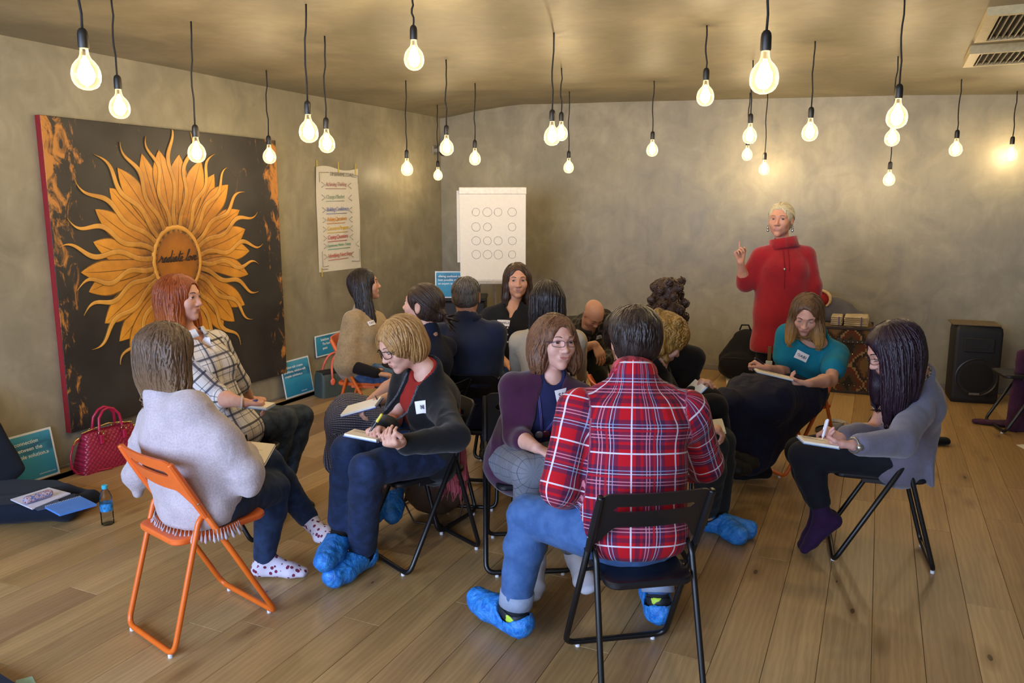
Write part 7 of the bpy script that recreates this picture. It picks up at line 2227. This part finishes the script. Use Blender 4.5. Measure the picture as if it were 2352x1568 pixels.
# ---- the man in the red plaid shirt, nearest the camera
ph = phid(35.0)
P = Person('plaid', cpel(-0.713, 2.547, 35.0, -0.01, 0.535), -176, (1455, 872, 0), (1457, 782, 1), -172, -6, T=0.52, sex='m', hs=1.06, pphi=ph, sw=0.21, neckL=0.16, bend=0.01,
           label='dark-haired man in red and navy plaid shirt, seen from behind nearest the camera', skinc='c0907c')
for q in 'LR': P.sh[q] = P.sh[q] - P.U * 0.032
P.arm('L', (1285, 1118, 0), (1335, 1160, 1), (1345, 1155, 1), 'relax', nohand=True).arm('R', (1620, 1065, 1), (1560, 1085, 1), nohand=True)
P.leg('L', atd(1214, 1183, 2.95), (1182, 1402), atz(1182, 1402, 0.115) + (atz(1100, 1388, 0) - atz(1205, 1450, 0)), z=0.115).leg('R', (1505, 1190, 1), (1512, 1372), (1500, 1340, 1), z=0.11)
P.skin_mesh(face=True, w=1.04, eyes='open', ear=True)
LJ = denim('jeans_light', '3a5e94', '46699e')
jeans(P, LJ, 0.018, (1.80, 1.80), 0.006, amp=0.006, h=0.007, seed=5, thick=1.02)
for q in 'LR':
    a, b = P.kn[q], P.an[q]; d = b - a; g = G()
    g.tube([a + d * 0.79, a + d * 0.795, a + d * 0.93, a + d * 0.935], [0.052, 0.067, 0.066, 0.052], 20); g.obj('trouser_cuff', cloth('cuff_pale', '8f9cb4', 0.1, 12, folds=0.3), P.o, smooth=True, world=True)['label'] = 'pale turned-up cuff'
    P.wear('sock', P.footf(F(), q, 0.004), cloth('sock_dark', '20242c'), 0.008, 0)
k = N('shoe_dark_lime'); nz = k.noise(k.coord('Object'), 16, 2); k.base(k.ramp(nz, [(0.58, '1d222a'), (0.6, 'b8d83a')])); k.set(Roughness=0.6)
shoes(P, 'LR', k.m, 'trainer')
BLUE2 = BLUE
covers(P, 'LR', BLUE, 1.2, 0.018, 0.006)
RP = 0.155
PLAID = stripes('plaid_red', 'b5101f', [
  (0, RP, 0.0, 0.48, '1a2244', 0.62), (1, RP, 0.0, 0.48, '1a2244', 0.62),
  (0, RP, 0.16, 0.10, '121a3a', 0.6), (1, RP, 0.16, 0.10, '121a3a', 0.6),
  (0, RP, -0.06, 0.022, 'd88a9a', 0.75), (1, RP, -0.06, 0.022, 'd88a9a', 0.75), (0, RP, -0.13, 0.022, 'd88a9a', 0.75), (1, RP, -0.13, 0.022, 'd88a9a', 0.75),
  (0, RP, -0.22, 0.05, 'b01324', 0.8), (1, RP, -0.22, 0.05, 'b01324', 0.8), (0, RP, -0.30, 0.018, 'c9ccde', 0.7), (1, RP, -0.30, 0.018, 'c9ccde', 0.7), (0, RP, -0.37, 0.018, '8fa2cc', 0.7), (1, RP, -0.37, 0.018, '8fa2cc', 0.7),
  (0, RP, -0.73, 0.035, 'dcd6e4', 0.85), (1, RP, -0.73, 0.035, 'dcd6e4', 0.85)])
f = F(); P.torso(f, 0.022, 0.07); P.armf(f, 'L', 0.022, 1.25); P.armf(f, 'R', 0.022, 1.4)
f.ecap(P.sp(0.45), P.sp(-0.02, (0, -0.02, 0)), P.L, (0.178, 0.125), (0.19, 0.13), 0.04)
for q in 'LR': f.cap(P.sh[q], P.sh[q] - P.U * 0.04, 0.066, 0.072, 0.03)
P.neckcut(f, 0.060, 0, 0.0)
f.box(P.pel + V(0, 0, -0.155), np.eye(3), (0.6, 0.6, 0.08), 0.01, 0.02, 1)
P.wear('plaid_shirt', f, PLAID, 0.0065, 0.006, 6, 9, uv=[(P.sp(0), P.sp(0.97), 0.15, -P.Fr)] + P.uvb()[1:])
P.collar(stripes('plaid_collar', 'b5101f', [(0, 0.06, 0.0, 0.5, '1a2244', 0.6), (1, 0.03, 0.2, 0.08, 'dcd6e4', 0.8), (0, 0.06, 0.7, 0.08, 'dcd6e4', 0.8)], attr='cl') if False else cloth('collar_red', '8c1226', 0.5, 30, fade='c9485a'), 0.070, 0.042, thick=0.010)
g = G()
for i in range(15):
    t_ = -0.9 + 1.8 * i / 14
    g.sphere((0, 0, 0), 0.0, 4, 3) if False else None
HDB = hairmat('hair_nearblack', '120d0c', '332622', 0.4)
f = P.capf(0.014, face=(0.062, 0.07, 0.1), fc=(0, 0.105, -0.04), low=0.0)
for q in (-1, 1): f.ell(P.hw(q * 0.086, -0.004, -0.016), P.R3, (0.020, 0.026, 0.040), 0.006, 1)
f.ell(P.hw(0.0, 0.05, 0.09), P.R3, (0.06, 0.05, 0.03), 0.03)
P.hair(f, HDB, locks=420, length=0.085, lr=0.0038, amp=0.005, seed=15, hang=1.0, wave=1.2, h=0.005)

# ---- the person with curly golden-brown hair, in black
P = Person('curly', pel(1440, 4.15), 95, (1514, 836, -1), (1527, 780, 0), 100, -35, T=0.43, pphi=95, bend=0.02,
           label='person with curly golden-brown hair and black sweater behind the man in plaid', skinc='c79880')
P.arm('R', (1545, 960, 0), (1592, 905, 0), (1606, 885, 0), 'hold', palm=(0.2, 0, -1)).arm('L', (1550, 930, 1), (1600, 905, 1), (1612, 893, 0), 'hold', palm=(0, 0, -1))
P.leg('R', (1640, 935, 0), (1648, 1060, 1)).leg('L', (1662, 915, 1), (1668, 1045, 1))
P.skin_mesh(eyes='closed')
TB = cloth('trousers_black', '101116')
jeans(P, TB, name='trousers'); shoes(P, 'LR', plain('shoe_black', '101012', 0.5))
f = F(); P.torso(f, 0.02, 0.05); P.armf(f, 'L', 0.018, 1.95); P.armf(f, 'R', 0.018, 1.95); P.neckcut(f, 0.056, 0, 0)
P.wear('black_sweater', f, cloth('sweater_black', '0d0d11', 0.15, 12), 0.009, 0.005, 7, 4)
HC = hairmat('hair_golden', '4a3214', 'a37a38', 0.45)
f = P.capf(0.024, face=(0.05, 0.06, 0.07), fc=(0, 0.11, -0.05), low=0.03)
for i in range(26):
    a = i * 2.399; rr_ = 0.09; zz = 0.10 - 0.19 * i / 25
    f.ell(P.hw(math.cos(a) * rr_ * 0.9, -0.03 + math.sin(a) * rr_ * 0.9, zz), P.R3, (0.024,) * 3, 0.012)
f.ell(P.hw(0, 0.125, -0.05), P.R3, (0.05, 0.05, 0.07), 0.012, 1)
P.hair(f, HC, locks=330, length=0.12, lr=0.004, curl=1.3, wave=3, amp=0.006, seed=16)
seat_for(P, 'orange folding chair whose corner shows beside the plaid-shirted man’s ear', 'o')
d_ = float((P.wr['R'] - CAM) @ FW)
block('notebook', atd(1596, 898, d_ - 0.02), hdir(95, 45), hdir(185, 5), 0.10, 0.14, 0.012, plain('note_blueedge', '7f9cc8', 0.6), 'white notepad held up by the curly golden-haired person', 'notebook')

# ---- the person with the dark curly updo
P = Person('updo', pel(1525, 4.55), 165, (1530, 790, -1), (1531, 735, 0), 170, -14, T=0.43,
           label='person with dark curly hair piled high on the head, seen from behind', skinc='c79880')
P.arm('L', (1490, 880, 0), (1505, 905, 1), nohand=True).arm('R', (1575, 880, 0), (1560, 905, 1), nohand=True)
P.leg('L', (1510, 900, 1), (1510, 960, 1)).leg('R', (1555, 900, 1), (1555, 960, 1))
P.skin_mesh(face=False)
jeans(P, TB, name='trousers'); shoes(P, 'LR', plain('shoe_black', '101012', 0.5))
f = F(); P.torso(f, 0.016); P.armf(f, 'L', 0.014, 1.9); P.armf(f, 'R', 0.014, 1.9); P.neckcut(f, 0.054)
P.wear('dark_sweater', f, cloth('sweater_dark', '14141a'), 0.01, 0.004, 8, 2)
HU = hairmat('hair_darkcurl', '140d0a', '4a3020', 0.5)
f = P.capf(0.020, low=0.03); f.ell(P.hw(0, -0.03, 0.165), P.R3, (0.075, 0.07, 0.07), 0.03)
for i in range(30):
    a = i * 2.399; zz = 0.215 - 0.27 * i / 29; rr_ = 0.072 if zz > 0.11 else 0.098
    f.ell(P.hw(math.cos(a) * rr_, -0.03 + math.sin(a) * rr_, zz), P.R3, (0.022,) * 3, 0.012)
P.hair(f, HU, locks=300, length=0.10, lr=0.004, curl=1.3, wave=3, amp=0.006, seed=17, start=lambda n_, rs: P.hc + (rs.randn(n_, 3) * np.array([0.6, 0.6, 0.9]) * 0.1 + np.array([0, -0.03, 0.07])) @ P.R3)
seat_for(P, 'black folding chair under the person with the piled-up curly hair')

# ---- the person in charcoal trousers hidden behind the plaid shirt
P = Person('hidden', pel(1462, 3.75), 96, (1452, 838, 0), (1441, 770, 0), 96, -10, T=0.44, sex='m', pphi=92,
           label='person in charcoal trousers and blue shoe covers, hidden behind the man in plaid', skinc='c79880')
P.arm('R', (1530, 960, 0), (1605, 985, 0), (1625, 985, 0), 'hold', palm=(0, 0, -1)).arm('L', (1545, 950, 1), (1600, 975, 1), (1620, 978, 1), 'hold', palm=(0, 0, -1))
P.leg('R', (1630, 1025, 0), (1625, 1180), (1672, 1215, 0), z=0.09).leg('L', (1652, 1015, 1), (1648, 1175), (1690, 1215, -1), z=0.09)
P.skin_mesh(eyes='closed')
jeans(P, cloth('trousers_charcoal', '24272c', 0.15, 12, folds=0.3), 0.02, (1.9, 1.9), name='trousers', thick=1.05)
shoes(P, 'LR', plain('shoe_black', '101012', 0.5)); covers(P, 'LR', BLUE, 1.15, 0.016)
f = F(); P.torso(f, 0.012); P.armf(f, 'L', 0.012, 1.8); P.armf(f, 'R', 0.012, 1.8); P.neckcut(f, 0.058)
P.wear('dark_sweater', f, cloth('sweater_dark', '14141a'), 0.01, 0.004, 8, 2)
f = P.capf(0.012, face=(0.06, 0.07, 0.1), fc=(0, 0.105, -0.04))
P.hair(f, HDB, locks=200, length=0.07, lr=0.0035, wave=1, seed=19)
seat_for(P, 'black folding chair hidden behind the man in the red plaid shirt')
block('notebook', atd(1632, 984, 3.72), hdir(80, 10), hdir(170, 8), 0.13, 0.16, 0.012, plain('note_pale', 'cfd4e0', 0.6), 'white notepad on the charcoal-trousered knees beside the plaid sleeve', 'notebook')

# ---- the standing woman in red
pz = atd(1795, 760, 5.5); pz = V(pz[0], pz[1], 0.93)
P = Person('red dress', pz, -8, (1800, 562, 0), (1793, 506, 0), -32, 2, T=0.47, hs=1.03, sw=0.165,
           label='white-haired woman in a red dress standing and gesturing at the right', skinc='c9947a')
P.arm('R', (1712, 650, 0), (1701, 603, -1), (1692, 570, 0), 'point', palm=(0.3, -0.2, 0), lens=(0.27, 0.19)).arm('L', (1868, 655, 0), (1872, 722, 0), (1870, 760, 0), 'relax', palm=(0.9, 0, 0))
fz = V(P.pel[0], P.pel[1], 0)
for q, s_ in (('R', -1), ('L', 1)):
    P.kn[q] = V(*(P.hip[q] + P.Lp * s_ * 0.01 - V(0, 0, 0.42))); P.an[q] = V(P.kn[q][0], P.kn[q][1], 0.09); P.ft[q] = (nrm(hdir(-12 + s_ * 12)), V(0, 0, -1))
P.skin_mesh(gaze=-0.35, old=1, brow='8a7a6a', lips=True)
jeans(P, cloth('tights_black', '0e0d10'), 0.004, (1.95, 1.95), name='tights', amp=0.002)
shoes(P, 'LR', plain('shoe_black', '101012', 0.5))
RD = cloth('dress_red', '95131d', 0.1, 10, 420, 0.5, 0.85, 0.3, folds=0.25)
f = F(); P.torso(f, 0.018, 0.06); P.armf(f, 'R', 0.020, 1.25, 0.03); P.armf(f, 'L', 0.020, 1.3, 0.03)
f.ecap(P.sp(0.5), V(P.pel[0], P.pel[1], 0.70), P.L, (0.165, 0.13), (0.205, 0.15), 0.06); f.ecap(V(P.pel[0], P.pel[1], 0.70), V(P.pel[0], P.pel[1], 0.55), P.L, (0.205, 0.15), (0.210, 0.155), 0.02)
f.box(V(P.pel[0], P.pel[1], 0.50), np.eye(3), (0.5, 0.5, 0.145), 0.005, 0.006, 1)
P.neckcut(f, 0.052, 0, -0.01); dress = f
P.wear('red_dress', f, RD, 0.0085, 0.006, 5, 5, along=(1, 1, 0.5))
P.collar(RD, 0.080, 0.070, thick=0.012, name='cowl_collar', drop=0.022)
g = G()
for s_, ln in ((0.012, 0.62), (-0.020, 0.36)):
    pts = []
    for t_ in np.linspace(0.93, ln, 9):
        p = P.sp(t_, (s_, 0.25, 0))
        for _ in range(70):
            if dress.ev(p[None])[0] < 0.006: break
            p = p - P.Fr * 0.004
        pts.append(p)
    g.tube(pts, 0.0026, 5)
g.obj('drawstring', cloth('string_red', '7a1418'), P.o, smooth=True, world=True)
g = G(); g.sphere(pts[4], 0.009, 8, 6); g.obj('toggle', plain('toggle_silver', 'd8d2c0', 0.2, 0.9), P.o, smooth=True, world=True)
HW = hairmat('hair_white', '8f8468', 'cfc6aa', 0.5)
f = P.capf(0.008, face=(0.058, 0.066, 0.082), fc=(0, 0.099, -0.032), low=0.0, extra=lambda f: f.ell(P.hw(0, -0.105, -0.02), P.R3, (0.035, 0.03, 0.035), 0.02))
for q in (-1, 1): f.ell(P.hw(q * 0.083, -0.005, -0.012), P.R3, (0.018, 0.02, 0.032), 0.006, 1)
bn2 = P.hw(0, -0.12, -0.02)
P.hair(f, HW, locks=150, length=0.2, lr=0.0028, flow=lambda Q, i: (bn2 - Q) / (np.linalg.norm(bn2 - Q, axis=1)[:, None] + 1e-6), seed=20)
for q in (-1, 1):
    g = G(); c_ = P.hw(q * 0.080, 0.0, -0.038); g.sphere(c_, 0.006, 8, 6); g.sphere(c_ - V(0, 0, 0.014), 0.008, 8, 6); g.sphere(c_ - V(0, 0, 0.03), 0.009, 8, 6, (1, 0.5, 1.2)); g.obj('earring', plain('earring_silver', 'b9b4a8', 0.25, 0.9), P.o, smooth=True, world=True)
g = G(); q0 = atd(1766, 838, 5.38); g.box(q0 - V(0.022, 0.005, 0.045), q0 + V(0.022, 0.005, 0.03), bev=0.003); o = g.obj('badge_holder', plain('badge_pale', 'b9c4c0', 0.4), P.o, world=True)
g = G(); g.box(q0 + V(-0.012, -0.004, 0.03), q0 + V(0.012, 0.004, 0.13), bev=0.002); g.obj('lanyard', plain('lanyard_brown', '6b5230', 0.7), P.o, world=True)

# ---- the woman in teal writing on her lap
P = Person('teal', cpel(-0.434, 5.13, 133.0, 0.05), -32, (1872, 768, -1), (1852, 722, -1), -24, -28, T=0.43, pphi=phid(133) + 8, bend=0.02, roll=-4,
           label='woman in a bright teal top and long navy skirt, looking down at her notes', skinc='cf9e88')
P.arm('L', (1908, 872, -1), (1858, 880, -1), (1828, 878, 0), 'hold', palm=(0, 0, 1)).arm('R', (1800, 858, 0), (1762, 845, -1), (1738, 832, 0), 'write', palm=(0.3, 0, -1))
P.leg('R', (1715, 905, -1), (1728, 1068), (1712, 1082, 0), z=0.09).leg('L', (1775, 920, -1), (1752, 1070), (1735, 1090, 0), z=0.09)
P.skin_mesh(eyes='down', brow='4a3626', smile=0.15)
TE = cloth('top_teal', '0d7590', 0.08, 12, folds=0.3)
f = F(); P.torso(f, 0.014, 0.045); P.armf(f, 'L', 0.024, 0.55, 0.04, flare=0.006); P.armf(f, 'R', 0.024, 0.55, 0.04, flare=0.006); P.neckcut(f, 0.062, 0, 0.02, 0.03); surf = f
P.wear('teal_top', f, TE, 0.008, 0.005, 8, 4)
P.badge('GABI', 1842, 817, 0.075, 0.052, -22, size=0.024, surf=surf)
f = F(); f.ecap(P.pel, P.sp(0.16), P.Lp, (0.18, 0.13), (0.135, 0.1), 0.05)
kl, kr = P.kn['L'], P.kn['R']
f.cap(P.hip['L'], kl, 0.115, 0.09, 0.06); f.cap(P.hip['R'], kr, 0.115, 0.09, 0.06); f.cap((P.hip['L'] + P.hip['R']) / 2, (kl + kr) / 2, 0.12, 0.1, 0.06)
f.cap(kr, atd(1668, 925, 4.55), 0.085, 0.06, 0.06)
am = (P.an['L'] + P.an['R']) / 2 + V(0, 0, 0.07)
lo1, lo2, lo3 = atd(1655, 940, 4.6), atd(1712, 1060, 4.75), atd(1862, 935, 4.75)
f.cap(kr, am, 0.10, 0.05, 0.10); f.cap(kl, am, 0.11, 0.05, 0.10); f.cap(P.hip['L'] + V(0, 0, -0.02), am + (P.hip['L'] - am) * 0.35, 0.06, 0.05, 0.12); f.cap(atd(1668, 925, 4.55), am, 0.055, 0.045, 0.10)
f.cap((P.hip['L'] + kl) / 2, am, 0.08, 0.05, 0.12)
f.cap(lo1, lo2, 0.05, 0.05, 0.10); f.cap(lo3, lo2, 0.045, 0.05, 0.10); f.cap(lo1, kl, 0.06, 0.08, 0.10)
v, q = f.mesh(0.0085); v = smooth(v, q, 2, 0.5); v = folds(v, q, 0.011, 6, 4, along=(1.6, 1.6, 0.8)); v[:, 2] = np.maximum(v[:, 2], 0.012)
mesh('long_skirt', v, q, cloth('skirt_navy', '131831', 0.1, 10, 600, 0.3, 0.75, 0.05, folds=0.25), P.o, world=True)
feet(P, 'LR', cloth('sock_black', '101014'), up=0.05)
HO = hairmat('hair_ombre', '2e2018', '6a4c30', 0.4, tip='b58a4c')
f = P.capf(0.012, face=(0.052, 0.075, 0.088), fc=(0.006, 0.1, -0.024))
for s_ in (-0.062, 0.062): P.drape(f, s_, 0.01, 0.0, 0.145, 0.030, 0.030, 0.016, -0.01, 0.03)
P.drape(f, 0, -0.06, 0.02, 0.16, 0.04, 0.035, 0, 0, 0.05, wide=0.075)
P.hair(f, HO, locks=230, length=0.30, lr=0.0038, wave=0.4, seed=21, tips=0.18)
d_ = float((P.wr['L'] + P.hd['L'][0] * 0.06 - CAM) @ FW)
block('notebook', atd(1776, 862, d_), hdir(80, -12), hdir(170, -4), 0.20, 0.13, 0.010, plain('note_blueedge', '7f9cc8', 0.6), 'thin blue-edged notepad on the lap of the woman in teal', 'notebook', lines=3)
pen(atd(1757, 838, d_ - 0.05), atd(1733, 822, d_ - 0.08), plain('pen_dark', '221a2c', 0.3), 'dark marker in the raised hand of the woman in teal', r=0.006)

# ---- the woman in the grey cardigan at the right
ph = phid(96.4)
P = Person('grey', cpel(0.059, 3.972, 96.4, 0.05), ph + 6, (2098, 862, -1), (2052, 806, -1), -96, -26, T=0.455, pphi=ph, hs=1.04, bend=0.04,
           label='woman with long purple-black hair in a grey cardigan, writing', skinc='c89a8c')
P.arm('L', (2068, 1015, -1), (1962, 1022, -1), (1915, 1018, 0), 'hold', palm=(0, 0, 1)).arm('R', (2010, 990, 1), (1935, 1005, -1), (1905, 992, 0), 'write', palm=(0.2, 0.2, -1))
P.leg('L', (1848, 1046, 0), (1892, 1188), (1850, 1250, 0), z=0.20).leg('R', (1836, 1036, 1), (1885, 1180), (1845, 1240, 0), z=0.18)
for q in 'LR': P.ft[q] = (nrm(hdir(-100, -46)), nrm(hdir(80, -44)))
P.skin_mesh(eyes='down', brow='1e1418')
jeans(P, cloth('trousers_navyblack', '14161f', 0.15, 14), 0.013, (1.72, 1.72), name='trousers', amp=0.004)
feet(P, 'LR', cloth('sock_purple', '2a1238', 0.1, 20), up=0.15, label='dark purple sock')
k = N('blouse_speckled'); nz = k.noise(k.coord('Object'), 130, 2, 0.7); k.base(k.ramp(nz, [(0.47, '2a2724'), (0.53, 'b3a48c')])); k.set(Roughness=0.8)
f = F(); P.torso(f, 0.008, 0.04); P.neckcut(f, 0.06, 0, 0.03)
P.wear('speckled_blouse', f, k.m, 0.0085, 0.004, 9, 2)
GC = cloth('cardigan_grey', '6a6676', 0.1, 12, 380, 0.6, 0.95, 0.3, folds=0.2)
f = F(); P.torso(f, 0.022, 0.04); P.armf(f, 'L', 0.018, 1.85); P.armf(f, 'R', 0.018, 1.85)
f.ecap(P.sp(0.35, (0, -0.02, 0)), P.pel - V(0, 0, 0.02) - P.Fp * 0.05, P.Lp, (0.17, 0.12), (0.20, 0.125), 0.05)
f.ecap(P.pel - P.Fp * 0.15 + V(0, 0, 0.05), P.pel - P.Fp * 0.17 - V(0, 0, 0.11), P.Lp, (0.17, 0.03), (0.17, 0.02), 0.04)
P.openfront(f, 0.085, 0.07); P.neckcut(f, 0.072, 0, 0.02)
P.wear('grey_cardigan', f, GC, 0.0075, 0.006, 6, 8)
HP = hairmat('hair_purpleblack', '120910', '2c1a28', 0.38)
f = P.capf(0.015, face=(0.052, 0.068, 0.086), fc=(0, 0.108, -0.038), low=0.02)
P.drape(f, -0.058, 0.0, 0.02, 0.24, 0.040, 0.030, 0.03, 0.02, 0.04, n=4); P.drape(f, 0.058, 0.02, 0.02, 0.24, 0.036, 0.026, 0.0, 0.0, 0.04, n=4); P.drape(f, -0.052, 0.03, 0.0, 0.27, 0.030, 0.022, 0.02, 0.0, 0.04, n=4)
P.drape(f, 0, -0.06, 0.03, 0.24, 0.05, 0.035, 0, 0.03, 0.05, wide=0.09, n=4); 
P.hair(f, HP, locks=300, length=0.40, lr=0.004, wave=0.25, seed=22)
P.glasses(plain('glasses_dark', '17120f', 0.3), False)
g = G(); c_ = atd(2026, 932, 3.0); pz_ = None
q_ = None
for dd_ in np.linspace(2.9, 4.2, 200):
    p = CAM + ray(2026, 930) * dd_
    if f is not None and np.linalg.norm(p - P.sp(0.72, (0, 0.12, 0))) < 0.35:
        tt_ = F(); 
P_ = P.sp(0.66, (0.03, 0.165, 0)); pts = []
for i in range(16):
    a = math.pi * 2 * i / 16; r_ = 0.026 if i % 2 == 0 else 0.010
    pts.append((r_ * math.cos(a), r_ * math.sin(a)))
g = G(); g.prism(pts, 0.0, 0.004, lambda x, y, t: tuple(P_ + P.L * x + P.U * y + P.Fr * t)); g.obj('star_brooch', plain('brooch_white', 'd8d4d8', 0.3), P.o, world=True, smooth=False)
g = G(); w_ = P.wr['L']; z = nrm(P.wr['L'] - P.el['L']); a = nrm(np.cross(z, V(0, 0, 1))); b = np.cross(z, a)
g.tube([w_ + z * 0.005 + (a * math.cos(i * 0.52) + b * math.sin(i * 0.52)) * 0.029 for i in range(12)], 0.0045, 6, closed=True); g.sphere(w_ + z * 0.005 - a * 0.031, 0.014, 10, 8, (1, 1, 1)); g.obj('wristwatch', plain('watch_steel', 'a9a79c', 0.3, 0.8), P.o, smooth=True, world=True)
d_ = float((P.wr['L'] + P.hd['L'][0] * 0.08 - CAM) @ FW)
block('notebook', atd(1878, 1018, d_), hdir(85, -8), hdir(175, -2), 0.14, 0.10, 0.012, plain('note_blueedge', '7f9cc8', 0.6), 'small blue-edged notepad held by the woman in the grey cardigan', 'notebook', lines=3)
pen(atd(1888, 1010, d_ - 0.02), atd(1902, 962, d_ - 0.03), plain('pen_white', 'd8d4dc', 0.3), 'white pen of the woman in the grey cardigan', r=0.0055)
